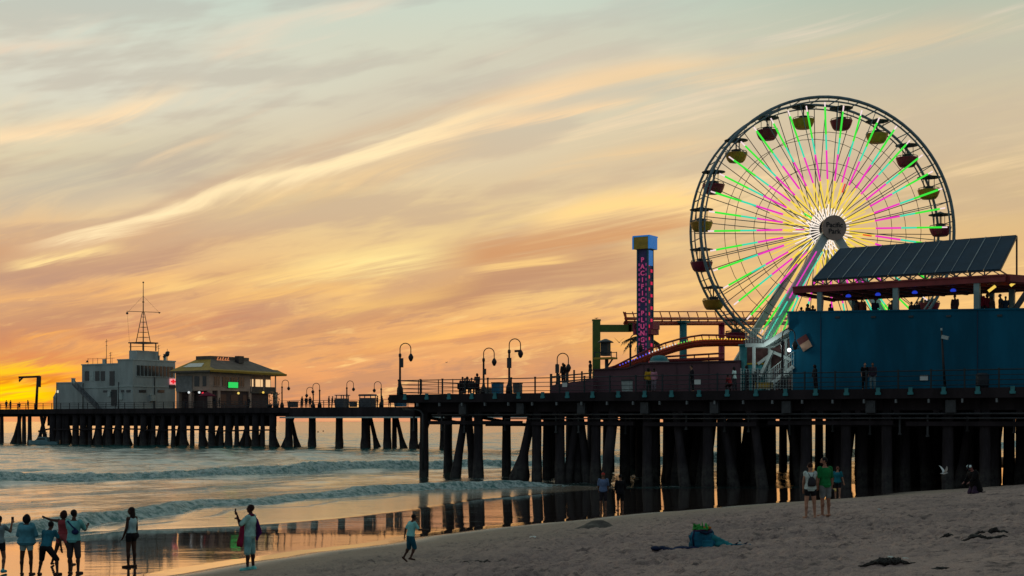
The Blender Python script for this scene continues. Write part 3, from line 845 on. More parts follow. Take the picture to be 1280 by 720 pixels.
for a, b in ((48, 62), (66, 120), (120, 180), (180, 260), (260, 345)):
    mb.bar((W2.hit(a, 0.1), 0.1, 2.6+random.uniform(-.3, .5)), (W2.hit(b, 0.1), 0.1, 2.9), 0.2, 0.25)
mb.bar((W2.hit(60, 3.1), 3.1, 4.55), (W2.hit(345, 3.1), 3.1, 4.55), 0.3, 2.2)
mb.build('brace', TIMBER, pier2)
rail2 = thing('public_pier_railing', 'low dark railing with many posts along the far public pier', 'railing', W2.w(0, 0, FZ), RZ)
pm = MB(); pm.box((0, 0, 0.55), (0.09, 0.09, 1.1)); pmm2 = pm.mesh('post', STEEL)
for k in range(48): mesh_obj('post', pmm2, rail2, (-96+k*2.3, 0.12, 0))
for h in (1.08, 0.75, 0.42):
    mb = MB(); mb.box((-40, 0.12, h), (120, 0.06, 0.07)); mb.build('rail', STEEL, rail2)
# ---------------------------------------------------------------- ferris wheel
LG = emat('led_green', lin(58, 235, 60), 0.95); LC = emat('led_aqua', lin(60, 225, 180), 0.9); LM = emat('led_magenta', lin(240, 45, 190), 0.95)
LY = emat('led_yellow', lin(250, 215, 70), 0.95); LW = emat('led_white', lin(255, 240, 225), 1.0); LP = emat('led_pink_white', lin(250, 225, 225), 0.95)
WY = 136.0; WC = P(1028, 289.5, WY); WR = 162.0*WY/F
wth = math.asin(0.14)
wheel = thing('ferris_wheel', 'giant ferris wheel with glowing green, magenta and yellow spokes behind the blue building', 'ferris wheel', (WC.x, WC.y, DZ), wth)
WH = WC.z-DZ                           # hub height in wheel space
def wp(r, a, y): return (r*math.sin(a), y, WH+r*math.cos(a))
HW = 1.72
for y, w in ((-HW, 0.34), (HW, 0.28)):
    mb = MB(); n = 80
    for rr, rad in ((WR+0.10, w*0.45), (WR-0.30, w*0.24)):
        mb.path([wp(rr, 2*PI*i/n, y) for i in range(n)], rad, 6, True, True)
    for i in range(40):
        a = 2*PI*i/40; mb.bar(wp(WR+0.1, a, y), wp(WR-0.30, a, y), 0.05)
    mb.build('rim', WHEELP, wheel)
mb = MB()
ct = MB(); ct.bar((0, -HW, WR-0.05), (0, HW, WR-0.05), 0.08); ctm = ct.mesh('cross_tie', WHEELP)
for i in range(40): mesh_obj('cross_tie', ctm, wheel, (0, 0, WH)).rotation_euler = (0, 2*PI*(i+0.5)/40, 0)
for y in (-HW, HW):
    for rr in (0.505, 0.74):
        mb = MB(); mb.path([wp(WR*rr, 2*PI*i/40, y) for i in range(40)], 0.028, 4, True, True)
        mb.build('ring_cable', STEEL, wheel)
sp = MB(); sp.tube((0, 0, 0.9), (0, 0, WR-0.3), 0.042, 0.038, 6); spm = sp.mesh('spoke', WHEELP)
for i in range(20):
    for y, off in ((-HW, 4.5), (HW, 0.0)):
        a = math.radians(off+18*i+(4.5 if y > 0 else 0))
        mesh_obj('spoke', spm, wheel, (0, y, WH)).rotation_euler = (0, a, 0)
for i in range(20):
    a = math.radians(18*i-2.0)
    mb = MB(); mb.tube(wp(0.8, a, HW*0.95), wp(WR-0.3, a+0.02, HW), 0.04, 0.04, 5)
    mb.build('tie_rod', STEEL, wheel)
# light strips: one per front spoke, coloured in bands from the rim to the hub
led = MB()
for i, (r0, r1, rad) in enumerate(((0.905, 0.95, .065), (0.70, 0.905, .09), (0.575, 0.70, .086), (0.37, 0.575, .086), (0.16, 0.37, .07), (0.075, 0.16, .05))):
    led.m(i).tube((0, -0.07, WR*r0), (0, -0.07, WR*r1), rad, None, 6)
ledm = led.mesh('light_strip', [LP, LG, LC, LM, LY, LW])
lrp = random.Random(4)
led2 = MB()
for i, (r0, r1, rad) in enumerate(((0.93, 0.965, .065), (0.72, 0.93, .096), (0.60, 0.72, .09), (0.38, 0.60, .09), (0.19, 0.38, .07), (0.075, 0.19, .05))):
    led2.m(i).tube((0, -0.07, WR*r0), (0, -0.07, WR*r1), rad, None, 6)
led2m = led2.mesh('light_strip', [LP, LG, LC, LM, LY, LW])
for i in range(40):
    o = mesh_obj('light_strip', led2m if i % 4 == 0 else ledm, wheel, (0, -HW, WH)); o.rotation_euler = (0, math.radians(9*i-2.0), 0)
# inner fan of short bulbs rods
ir = MB(); ir.m(0).tube((0, 0, 0.8), (0, 0, WR*0.21), 0.045, None, 5); ir.m(1).tube((0, 0, WR*0.21), (0, 0, WR*0.42), 0.05, None, 5); irm = ir.mesh('inner_light_rod', [LW, LY])
for i in range(40):
    o = mesh_obj('inner_light_rod', irm, wheel, (0, HW*0.6, WH)); o.rotation_euler = (0, math.radians(9*i+2.5), 0)
# bright cracked lamps among the rods
for a, r, m_ in ((150, 0.27, LG), (268, 0.20, LM), (205, 0.20, LC), (20, 0.30, emat('led_red', lin(235, 60, 50), 0.9)), (98, 0.27, bpy.data.materials['led_red']), (225, 0.25, LM), (300, 0.16, LG)):
    mb = MB(); a = math.radians(a); mb.bar(wp(WR*r, a, -HW-0.1), wp(WR*(r+0.07), a, -HW-0.1), 0.16, 0.1); mb.build('floodlight', m_, wheel)
mb = MB(); mb.path([(0, -HW-0.55, WH), (0, HW+0.5, WH)], 0.55, 18); mb.path([(0, -HW-0.2, WH), (0, -HW+0.1, WH)], 1.0, 24); mb.path([(0, HW-0.1, WH), (0, HW+0.25, WH)], 1.05, 24); mb.build('hub', STEEL, wheel)
SIGNM = mat('hub_sign_paint', (0.36, 0.27, 0.22), 0.6, 0, 0.12)
mb = MB(); mb.path([(0.18, -HW-0.98, WH+0.02), (0.18, -HW-0.80, WH+0.02)], 1.18, 36); hs = mb.build('hub_sign', SIGNM, wheel)
INK = mat('sign_ink', (0.012, 0.012, 0.015), 0.6)
def text_mesh(name, txt, size, m_, depth=0.01, align='CENTER', xs=1.0):
    c = bpy.data.curves.new(name, 'FONT'); c.body = txt; c.size = size; c.align_x = align; c.align_y = 'CENTER'; c.extrude = depth; c.offset = size*0.018
    o = bpy.data.objects.new(name, c); COL.objects.link(o); bpy.context.view_layer.update()
    me = bpy.data.meshes.new_from_object(o.evaluated_get(bpy.context.evaluated_depsgraph_get()))
    bpy.data.objects.remove(o); me.materials.clear(); me.materials.append(m_); return me
for k, (tx, dz) in enumerate((('Pacific', 0.25), ('Park', -0.35))):
    o = mesh_obj('lettering', text_mesh('lettering', tx, 0.66, INK), hs, (0.18, -HW-1.0, WH+0.02+dz)); o.rotation_euler = (PI/2, 0, 0)
# A-frame legs
for y, s in ((-HW-0.95, 1), (HW+0.9, 1)):
    for sx in (-1, 1):
        mb = MB(); foot = (sx*9.8, y+(-0.5 if y < 0 else 0.5), 0)
        mb.bar((sx*0.25, y*0.80, WH-0.2), foot, 0.78 if y < 0 else 0.62, 0.5, (0, 1, 0))
        lg = mb.build('leg', LEGP, wheel)
        if y < 0:
            for q_, m_ in ((0.30, LG), (-0.30, LM)):
                a_ = Vector((sx*0.25+q_, y-0.32, WH-0.4)); b_ = Vector((foot[0]+q_, foot[1]-0.32, 0))
                for t0, t1, mm in ((0.12, 0.40, LM if q_ < 0 else LC), (0.42, 0.80, LG if q_ > 0 else LC)):
                    s_ = MB(); s_.bar(a_.lerp(b_, t0), a_.lerp(b_, t1), 0.10, 0.08, (0, 1, 0)); s_.build('light_tube', mm, lg)
mb = MB(); mb.bar((-6.6, -HW-1.2, WH*0.34), (6.6, -HW-1.2, WH*0.34), 0.4, 0.4); mb.bar((-6.6, HW+1.2, WH*0.34), (6.6, HW+1.2, WH*0.34), 0.4, 0.4); mb.build('leg_crossbar', LEGP, wheel)
# gondolas
GY = mat('gondola_yellow', (0.42, 0.22, 0.025), 0.45, 0, 0.2); GR = mat('gondola_red', (0.20, 0.018, 0.045), 0.45, 0, 0.2); GC = mat('gondola_canopy', (0.045, 0.06, 0.07), 0.6, 0, 0.2)
def gondola(col, label):
    g = thing('gondola', label, 'gondola', (0, 0, 0), 0, 'gondolas hanging on the ferris wheel')
    mb = MB(); mb.lathe([(0.05, 0.30), (0.22, 0.22), (0.5, 0.10), (1.2, -0.02), (1.2, -0.07), (0.7, -0.04), (0.05, 0.02)], 20); mb.build('canopy', GC, g)
    mb = MB(); mb.tube((0, 0, 0.3), (0, 0, -2.3), 0.07, None, 8)
    for k in range(3): mb.tube((0.62*math.cos(k*2.1+.4), 0.62*math.sin(k*2.1+.4), 0.0), (0.62*math.cos(k*2.1+.4), 0.62*math.sin(k*2.1+.4), -1.5), 0.035, None, 5)
    mb.build('hanger_pole', STEEL, g)
    mb = MB(); mb.lathe([(0.30, -2.28), (0.72, -2.26), (0.90, -2.05), (1.04, -1.72), (1.13, -1.42), (1.16, -1.34), (1.08, -1.34), (0.98, -1.62), (0.86, -2.0), (0.3, -2.15)], 20); b = mb.build('basket', col, g)
    mb = MB(); mb.path([(1.05*math.cos(a), 1.05*math.sin(a), -1.18) for a in [2*PI*i/18 for i in range(18)]], 0.035, 5, True, True)
    for k in range(9): a = 2*PI*k/9; mb.tube((1.08*math.cos(a), 1.08*math.sin(a), -1.38), (1.05*math.cos(a), 1.05*math.sin(a), -1.18), 0.025, None, 4)
    mb.lathe([(0.45, -1.75), (0.5, -1.0), (0.3, -0.95)], 10); mb.build('seat_rail', STEEL, g)
    return g
gy = gondola(GY, None); gr = gondola(GR, None)
CL = {9: 'just right of the very top', 27: 'at the one o\'clock position', 45: 'half past one up on the right', 63: 'at two o\'clock on the right side', 81: 'just above the solar roof on the right',
      99: 'just under three o\'clock behind the solar roof', 117: 'at four o\'clock behind the solar roof', 135: 'at half past four behind blue building', 153: 'at five o\'clock behind blue building', 171: 'just right of the lowest point',
      -9: 'just left of the very top', -27: 'at the eleven o\'clock position', -45: 'half past ten up on the left', -63: 'at ten o\'clock on the left side', -81: 'just above nine o\'clock on the left',
      -99: 'just below nine o\'clock on the left', -117: 'at eight o\'clock over the coaster track', -135: 'at half past seven beside the coaster track', -153: 'at seven o\'clock behind the white stairs', -171: 'just left of the lowest point'}
Rw = Matrix.Rotation(wth, 3, 'Z')
used = {0: False, 1: False}
for a, where in CL.items():
    if a in (153, 171, -171, -153): continue       # wholly behind the buildings
    red = 1 if ((a-9)//18) % 2 == 0 else 0
    src = gr if red else gy
    o = src if not used[red] else copy_tree(src)
    used[red] = True
    o.location = Vector((WC.x, WC.y, WC.z))+Rw @ Vector(((WR-0.35)*math.sin(math.radians(a)), 0, (WR-0.35)*math.cos(math.radians(a))))
    o.rotation_euler = (0, 0, a*0.13); o.scale = (0.93, 0.93, 0.93)
    o['label'] = ('dark red' if red else 'yellow')+' gondola with round canopy, '+where+' of wheel'
    o['group'] = 'gondolas hanging on the ferris wheel'

# ---------------------------------------------------------------- drop tower
TX = P(806.5, 312, 122.0)
tl = N.l(TX)
tower = thing('drop_tower', 'tall purple and red drop tower with blue lit head and vertical lettering', 'drop tower', N.w(tl.x, tl.y, DZ), RZ)
th = P(806, 312, 122).z-DZ
TPUR = mat('tower_violet', (0.060, 0.055, 0.17), 0.5, 0, 0.2); TTEAL = mat('tower_teal', (0.02, 0.13, 0.18), 0.5)
mb = MB(); mb.box((0, 0, th/2), (0.92, 0.92, th)); mb.build('shaft', TPUR, tower)
mb = MB()
for sx in (-0.48, 0.48):
    for sy in (-0.48, 0.48): mb.box((sx, sy, th/2), (0.13, 0.13, th))
mb.build('corner_rail', TTEAL, tower)
LR = emat('tower_red_light', lin(215, 35, 75), 0.8); LB = emat('tower_blue_light', lin(36, 110, 180), 0.7); LPK = emat('tower_letter_light', lin(190, 70, 120), 0.6)
rl = MB(); rl.box((0, 0, 0), (0.05, 0.28, 0.26)); rlm = rl.mesh('red_light', LR)
for k in range(22): mesh_obj('red_light', rlm, tower, (0.48, -0.25+0.5*(k % 2), 0.8+k*th/24))
vl = MB(); vl.box((0, 0, 0), (0.14, 0.04, 0.22)); vlm = vl.mesh('violet_light', emat('tower_violet_light', lin(150, 50, 110), 0.5))
for sx in (-0.33, 0.33):
    for k in range(26): mesh_obj('violet_light', vlm, tower, (sx, -0.475, 0.7+k*(th-1.6)/26))
mb = MB(); mb.box((0.5, 0, th-0.75), (0.07, 0.8, 1.3)); mb.build('blue_light', LB, tower)
mb = MB(); mb.box((0, 0, th+0.52), (1.5, 1.5, 1.05)); hd = mb.build('head', YELP, tower)
mb = MB(); mb.box((0, 0, th+1.08), (1.62, 1.62, 0.12)); mb.box((0.78, 0, th+0.52), (0.06, 1.4, 1.0)); mb.box((-0.78, -0.76, th+0.5), (0.12, 0.1, 1.05)); mb.box((0.74, -0.76, th+0.5), (0.12, 0.1, 1.05)); mb.build('blue_trim_light', LB, hd)
zt = P(804, 325, 122).z-DZ; dzl = (P(804, 325, 122).z-P(804, 333.3, 122).z)
for k, ch in enumerate('PACIFIC PLUNGE'):
    if ch == ' ': continue
    o = mesh_obj('letter', text_mesh('letter', ch, 0.56, LPK, 0.02), tower, (0, -0.52, zt-k*dzl-0.05)); o.rotation_euler = (PI/2, 0, 0)
zc = P(804, 415, 122).z-DZ
mb = MB(); mb.box((-0.72, 0, zc), (0.24, 1.3, 0.42)); mb.box((0.78, 0, zc), (0.3, 1.5, 0.5)); mb.box((0.95, 0, zc+0.5), (0.22, 1.3, 0.6)); mb.box((-0.86, 0, zc+0.45), (0.16, 1.1, 0.6)); mb.box((0, 0.75, zc), (1.4, 0.24, 0.5)); mb.build('seat_carriage', MAGP, tower)

# ---------------------------------------------------------------- roller coaster
coaster = thing('roller_coaster', 'orange roller coaster with high straight track and low lit hump behind maroon wall', 'roller coaster', N.w(12, 20, DZ), RZ)
Fc = N
def CLc(p): v = Fc.l(p); return Vector((v.x-12, v.y-20, v.z-DZ))
def lerp_track(px): k = (px-782.0)/(988-782.0); Y = 1/((1-k)/124.0+k/160.0); return Y
UT = [782+i*(988-782)/18 for i in range(19)]
mb = MB(); mb.path([CLc(P(x, 404-abs(x-890)*0.0, lerp_track(x))) for x in UT], 0.24, 6); mb.path([CLc(P(x, 398, lerp_track(x)+0.8)) for x in UT], 0.13, 6); mb.path([CLc(P(x, 398.5, lerp_track(x)-0.8)) for x in UT], 0.13, 6)
for x in UT: mb.bar(CLc(P(x, 404, lerp_track(x))), CLc(P(x, 398, lerp_track(x)-0.8)), 0.12); mb.bar(CLc(P(x, 404, lerp_track(x))), CLc(P(x, 398, lerp_track(x)+0.8)), 0.12)
mb.build('upper_track', ORANGE, coaster)
mb = MB(); mb.path([CLc(P(x, 389.5+(2.5 if x < 800 else 0), lerp_track(x)-0.9)) for x in UT], 0.05, 5)
for x in UT[::1]: mb.bar(CLc(P(x, 398.5, lerp_track(x)-0.8)), CLc(P(x-3, 389.5, lerp_track(x)-0.9)), 0.07)
mb.bar(CLc(P(781, 390, 124)), CLc(P(783, 402, 124)), 0.16)
mb.build('guard_rail', ORANGE, coaster)
HY0 = 121.0
lower = [(752, 464.5), (770, 459.5), (793, 452), (812, 445), (831, 438.5), (845, 434), (857, 430.8), (868, 428.7), (880, 427.6), (900, 427), (918, 427), (934, 427.4), (948, 430)]
upper = [(752, 464), (764, 460), (790, 447), (814, 435.5), (831, 429), (848, 424.2), (863, 421), (878, 418.8), (900, 419), (918, 420), (933, 421.3), (946, 424)]
mb = MB(); mb.path([CLc(P(x, y+2.2, HY0)) for x, y in lower], 0.26, 7); mb.path([CLc(P(x, y-1.5, HY0-.7)) for x, y in lower], 0.14, 6); mb.path([CLc(P(x, y-1.5, HY0+.7)) for x, y in lower], 0.14, 6)
mb.build('hump_track', ORANGE, coaster)
mb = MB(); mb.path([CLc(P(x, y, HY0-.8)) for x, y in upper], 0.09, 6)
ub = np.interp([760+9*i for i in range(20)], [a for a, b in upper], [b for a, b in upper]); lb = np.interp([760+9*i for i in range(20)], [a for a, b in lower], [b for a, b in lower])
for i in range(20): mb.bar(CLc(P(760+9*i, ub[i], HY0-.8)), CLc(P(760+9*i+1.5, lb[i], HY0-.7)), 0.06)
mb.build('handrail', REDP, coaster)
bulbs = {'blue': (emat('bulb_blue', lin(90, 90, 240), 1.0), 775, 812), 'white': (emat('bulb_white', lin(230, 235, 235), 0.9), 812, 848), 'green': (emat('bulb_green', lin(120, 240, 90), 0.9), 848, 866), 'yellow': (emat('bulb_yellow', lin(250, 215, 60), 1.0), 866, 936)}
for nm, (m_, a, b) in bulbs.items():
    mb = MB(); x = a
    while x < b:
        y = 0.45*np.interp(x, [q[0] for q in upper], [q[1] for q in upper])+0.55*np.interp(x, [q[0] for q in lower], [q[1] for q in lower])
        mb.ball(CLc(P(x, y, HY0-.9)), 0.06, 6, 4); x += 3.6
    o = mb.build('light_string', m_, coaster); o['label'] = 'string of %s bulbs' % nm
def column(px, y0, y1, Y, w, m_, lab):
    a = CLc(P(px, y0, Y)); mb = MB(); mb.tube((a.x, a.y, 0), a, w, w*0.95, 12); mb.box((a.x, a.y, a.z-0.1), (w*2.6, w*2.6, 0.2)); o = mb.build('support_column', m_, coaster); o['label'] = lab
column(854, 401, 0, lerp_track(854)-1.4, 0.36, TEALP, 'teal support column')
column(902, 404, 0, lerp_track(902)-0.3, 0.33, MAGP, 'crimson support column')
a = CLc(P(745.5, 401, 124)); mb = MB(); mb.box((a.x, a.y, a.z/2), (0.66, 0.66, a.z), -RZ)
b = CLc(P(789, 410.5, 124)); mb.bar((a.x, a.y, b.z), b, 0.5, 0.62); mb.box((b.x, b.y, b.z+0.1), (0.5, 0.5, 0.75), -RZ); mb.box((a.x, a.y, a.z+0.05), (0.74, 0.74, 0.12), -RZ)
o = mb.build('support_frame', GREENP, coaster); o['label'] = 'green L-shaped support frame'
mb = MB(); mb.path([CLc(P(x, 446-(x-830)*0.06, 126)) for x in (826, 860, 905)], 0.09, 5); mb.path([CLc(P(x, 451-(x-830)*0.04, 126)) for x in (826, 860, 905)], 0.16, 5)
for x in (832, 850, 868, 886): mb.bar(CLc(P(x, 446-(x-830)*0.06, 126)), CLc(P(x, 455, 126)), 0.08)
mb.build('service_rail', REDP, coaster)
# ---------------------------------------------------------------- little things by the coaster
p = P(757, 448, 118); lt = N.l(p)
kb = thing('lookout_booth', 'small dark lantern-shaped booth on a yellow platform beside the green coaster support', 'booth', N.w(lt.x, lt.y, DZ), RZ)
z0 = p.z-DZ
mb = MB(); mb.box((0, 0, z0), (1.7, 1.0, 0.16)); mb.build('platform', YELP, kb)
mb = MB(); mb.tube((0.1, 0, 0), (0.1, 0, z0), 0.16, None, 8); mb.bar((0.1, 0, z0-0.8), (0.7, 0, z0), 0.1); mb.build('stand', STEEL, kb)
mb = MB(); mb.box((0, 0, z0+0.75), (0.62, 0.62, 1.1)); mb.lathe([(0.72, 1.30), (0.6, 1.42), (0.1, 1.62)], 8, (0, 0, z0)); mb.build('cabin', STEEL, kb)
mb = MB()
for s in (-1, 1):
    mb.box((0, s*0.47, z0+0.5), (1.6, 0.05, 0.06)); mb.box((s*0.78, s*0.47, z0+0.3), (0.06, 0.06, 0.5)); mb.box((-s*0.78, s*0.47, z0+0.3), (0.06, 0.06, 0.5))
mb.build('rail', STEEL, kb)
p = P(824, 455, 119); lt = N.l(p)
dm = thing('domed_kiosk', 'small teal dome-topped kiosk just behind the maroon wall by drop tower', 'kiosk', N.w(lt.x, lt.y, DZ), RZ)
zt = P(824, 444, 119).z-DZ
mb = MB(); mb.lathe([(0.8, 0), (0.8, zt-0.5), (0.72, zt-0.25), (0.45, zt-0.05), (0.05, zt)], 16); mb.build('dome', TEALP, dm)
mb = MB(); mb.lathe([(0.84, zt-0.62), (0.84, zt-0.5)], 16); mb.build('trim_band', WHITEP, dm)
# palm
pc = P(804, 423, 126.0); pb = N.l(pc)
palm = thing('palm_tree', 'feathery fan palm with drooping fronds half hidden behind drop tower', 'palm tree', N.w(pb.x, pb.y, DZ), 0)
zt = pc.z-DZ
TRK = mat('palm_trunk', (0.09, 0.065, 0.045), 0.9, 0, 0.3, 6.0, 0.4); FRD = mat('palm_frond', (0.055, 0.065, 0.02), 0.6, 0, 0.35, 4.0)
mb = MB(); mb.path([(0.1, 0, 0), (0.05, 0, zt*0.5), (0, 0, zt)], [0.26, 0.2, 0.17], 10); mb.build('trunk', TRK, palm)
mb = MB(); rr = random.Random(9)
for k in range(26):
    a = rr.uniform(0, 2*PI); el = rr.uniform(-0.2, 1.1); L = rr.uniform(1.6, 2.15); pts = []
    for i in range(7):
        s = i/6; pts.append(Vector((math.cos(a)*L*s*math.cos(el*(1-s*0.5)), math.sin(a)*L*s*math.cos(el*(1-s*0.5)), zt+L*0.55*math.sin(el)*s-1.15*s*s)))
    mb.path(pts, [0.03]*4+[0.02]*3, 4)
    side = Vector((-math.sin(a), math.cos(a), 0))
    for i in range(1, 7):
        for sgn in (-1, 1):
            for f in (0.0, 0.5):
                q0 = pts[i-1].lerp(pts[i], f); tip = q0+side*sgn*0.34*(1-0.1*i)+(pts[i]-pts[i-1])*0.8+Vector((0, 0, -0.22-0.1*rr.random()))
                w_ = (pts[i]-pts[i-1]).normalized()*0.06
                mb.add([q0-w_, q0+w_, tip], [(0, 1, 2)])
mb.build('crown', FRD, palm)
# ---------------------------------------------------------------- blue building on the pier
def base(fr, x, y, z): return fr.w(x, y, z)
YW = 3.0
xl0 = N.hit(984, YW); xl1 = N.hit(991.5, YW); xr = N.hit(1330, YW)
zl = N.z(391, xl0, YW)-DZ; zr = N.z(387, N.hit(1280, YW), YW)-DZ
slope = (zr-zl)/(N.hit(1280, YW)-xl0)
BX = xl0
blue = thing('blue_building', 'windowless deep blue building with a slanting left edge and an open roof terrace', 'building', N.w(BX, YW, DZ), RZ)
zend = zl+slope*(xr-xl0)
seams = [N.hit(1026, YW), N.hit(1222, YW)]
cuts = [xl1] + seams + [xr]
tops = [xl0] + seams + [xr]
for i in range(3):
    g = 0.012
    a0, a1 = tops[i]-BX+g, tops[i+1]-BX-g; b0, b1 = cuts[i]-BX+g, cuts[i+1]-BX-g
    mb = MB(); mb.prism([(b0, 0, 0.02), (b1, 0, 0.02), (a1, 0, zl+slope*(a1)), (a0, 0, zl+slope*(a0))], (0, 0.25, 0))
    mb.build('wall_panel', BLUEW, blue)
mb = MB(); mb.box(((xr-BX)/2+0.5, 7.5, (zl-1.0)/2), (xr-BX-1.4, 14.4, zl-1.05)); mb.build('body', BLUEW, blue)
mb = MB(); mb.prism([(xl0-BX-0.02, -0.06, zl), (xr-BX, -0.06, zend), (xr-BX, -0.06, zend+0.10), (xl0-BX-0.02, -0.06, zl+0.10)], (0, 0.36, 0)); mb.build('coping', BLUEW, blue)
for xs in seams:
    mb = MB(); mb.box((xs-BX, -0.012, zl/2-0.2), (0.06, 0.03, zl-0.5)); mb.build('seam_strip', mat('seam_dark', (0.004, 0.03, 0.075), 0.6), blue)
mb = MB()
for i, px in enumerate((1047, 1092, 1139, 1186, 1250)):
    xs = N.hit(px, YW)-BX; mb.box((xs, -0.03, zl+slope*xs-0.35), (0.3, 0.1, 0.12))
mb.build('wall_light', STEEL, blue)
# small boards fixed to it
SX = N.q(1006, 429.5, YW-0.1)
sg = thing('tilted_sign', 'tilted square tan sign with dark red top near the blue wall\'s left end', 'sign', N.w(SX.x, SX.y, SX.z), RZ)
R_ = Matrix.Rotation(math.radians(-30), 3, 'Y')
mb = MB(); mb.prism([R_ @ Vector(v) for v in ((-0.36, 0, -0.42), (0.36, 0, -0.42), (0.36, 0, 0.22), (-0.36, 0, 0.22))], (0, 0.06, 0)); mb.build('panel', mat('sign_tan', (0.50, 0.30, 0.20), 0.6), sg)
mb = MB(); mb.prism([R_ @ Vector(v) for v in ((-0.38, -0.012, 0.10), (0.38, -0.012, 0.10), (0.38, -0.012, 0.52), (-0.38, -0.012, 0.52))], (0, 0.08, 0)); mb.build('header', mat('sign_maroon', (0.12, 0.02, 0.02), 0.6), sg)
def notice(px, py, y0, w, h, label):
    c = N.q(px, py, y0); o = thing('notice_board', label, 'sign', N.w(c.x, c.y, c.z), RZ)
    mb = MB(); mb.box((0, 0, 0), (w, 0.04, h)); mb.build('panel', mat('notice_white', (0.62, 0.68, 0.66), 0.6, 0, 0.1), o)
    mb = MB(); mb.box((0, 0.03, 0), (w+0.06, 0.03, h+0.06)); mb.build('frame', STEEL, o)
notice(1155, 472.5, YW-0.06, 0.5, 0.34, 'small blank white notice low on the blue wall')
notice(872, 477.5, 0.05, 0.46, 0.32, 'small white notice on the railing in front of the maroon wall')
notice(706, 481.0, 0.05, 0.40, 0.30, 'small pale notice on the railing by the raised dark platform')
# pavilion
PY0 = 4.2
q0 = N.q(992, 366.5, PY0); q1 = N.q(1257, 352, PY0)
pav = thing('roof_pavilion', 'open pavilion with long dark red beam on pale posts above blue building', 'pavilion', N.w(BX, PY0, DZ), RZ)
def pl(px, py, y0): v = N.q(px, py, y0); return Vector((v.x-BX, v.y-PY0, v.z-DZ))
a = pl(992, 366.8, PY0); b = pl(1257, 352.0, PY0); h = 0.42
REDB = mat('beam_red', (0.27, 0.045, 0.045), 0.6, 0, 0.2, 1.0)
mb = MB(); mb.bar(a+Vector((0, 0, h/2)), b+Vector((0, 0, h/2)), 0.3, h)
mb.bar(a+Vector((0, 0, h-0.02)), b+Vector((0, 0, h-0.02)), 0.5, 0.07)
c = b+Vector((4.5, 8.5, 0)); mb.bar(b+Vector((0.15, 0.15, h/2)), c+Vector((0, 0, h/2)), 0.3, h)
mb.bar(a+Vector((0.2, 7.5, h/2)), b+Vector((3.8, 7.5, h/2)), 0.3, h)
mb.build('beam', REDB, pav)
mb = MB(); n = 12
for i in range(n):
    k = i/(n-1); s0 = a.lerp(b, k); mb.bar(s0+Vector((0.05, 0.2, 0.05)), s0+Vector((0.3+3.4*k, 7.4, 0.05)), 0.16, 0.24)
mb.build('rafter', REDB, pav)
mb = MB(); mb.prism([a+Vector((0.1, 0.1, h+0.03)), b+Vector((0, 0.1, h+0.03)), b+Vector((3.9, 7.6, h+0.03)), a+Vector((0.2, 7.6, h+0.03))], (0, 0, 0.05)); mb.build('ceiling', REDB, pav)
POSTM = mat('post_pale', (0.22, 0.34, 0.34), 0.5, 0, 0.15)
for px, y0, w in ((1025, PY0+0.1, 0.32), (1120, PY0+0.1, 0.34), (1221.5, PY0+0.1, 0.36), (1265, PY0+5.0, 0.36), (1240, PY0+7.4, 0.3), (1068, PY0+7.4, 0.3)):
    v = N.q(px, 380, y0); t_ = a.lerp(b, (v.x-BX-a.x)/(b.x-a.x)).z
    mb = MB(); mb.box((v.x-BX, y0-PY0, (zl-1.0+t_)/2), (w, w, t_-zl+1.0)); mb.build('post', POSTM, pav)
mb = MB(); mb.bar(pl(1268, 388, PY0-0.1), pl(1283, 366, PY0-0.1), 0.3); mb.build('strut', STEEL, pav)
BL = emat('lamp_blue', lin(36, 62, 200), 0.8); YB_ = emat('lamp_warm', lin(245, 205, 90), 1.0)
for i, px in enumerate((1060.5, 1097.5, 1143.5, 1191.5)):
    k = (N.hit(px, PY0+0.6)-BX-a.x)/(b.x-a.x); v = a.lerp(b, k)
    lm = thing('pendant_lamp', 'blue glowing dome lamp under the red beam, %s from the left' % ('first', 'second', 'third', 'fourth')[i], 'lamp', N.w(BX+v.x, PY0+0.6, DZ+v.z-0.30), RZ, 'blue pendant lamps under the pavilion')
    mb = MB(); mb.lathe([(0.02, 0.10), (0.11, 0.08), (0.18, 0.0), (0.19, -0.07), (0.14, -0.10)], 12); mb.build('lamp_shade', BL, lm)
    mb = MB(); mb.tube((0, 0, 0.14), (0, 0, 0.36), 0.02, None, 5); mb.build('stem', STEEL, lm)
for px, py, lab in ((1267.5, 354, 'elongated yellow lamp at the right end of the red beam'), (1240, 361, 'small warm lamp under the right half of red beam')):
    v = N.q(px, py, PY0+1.5); lm = thing('flood_lamp', lab, 'lamp', N.w(v.x, v.y, v.z), RZ)
    mb = MB(); mb.bar((-0.22, 0, -0.15), (0.22, 0, 0.17), 0.16); mb.build('tube', YB_, lm)
    mb = MB(); mb.bar((0, 0.1, 0), (0, 0.1, 0.5), 0.04); mb.build('bracket', STEEL, lm)
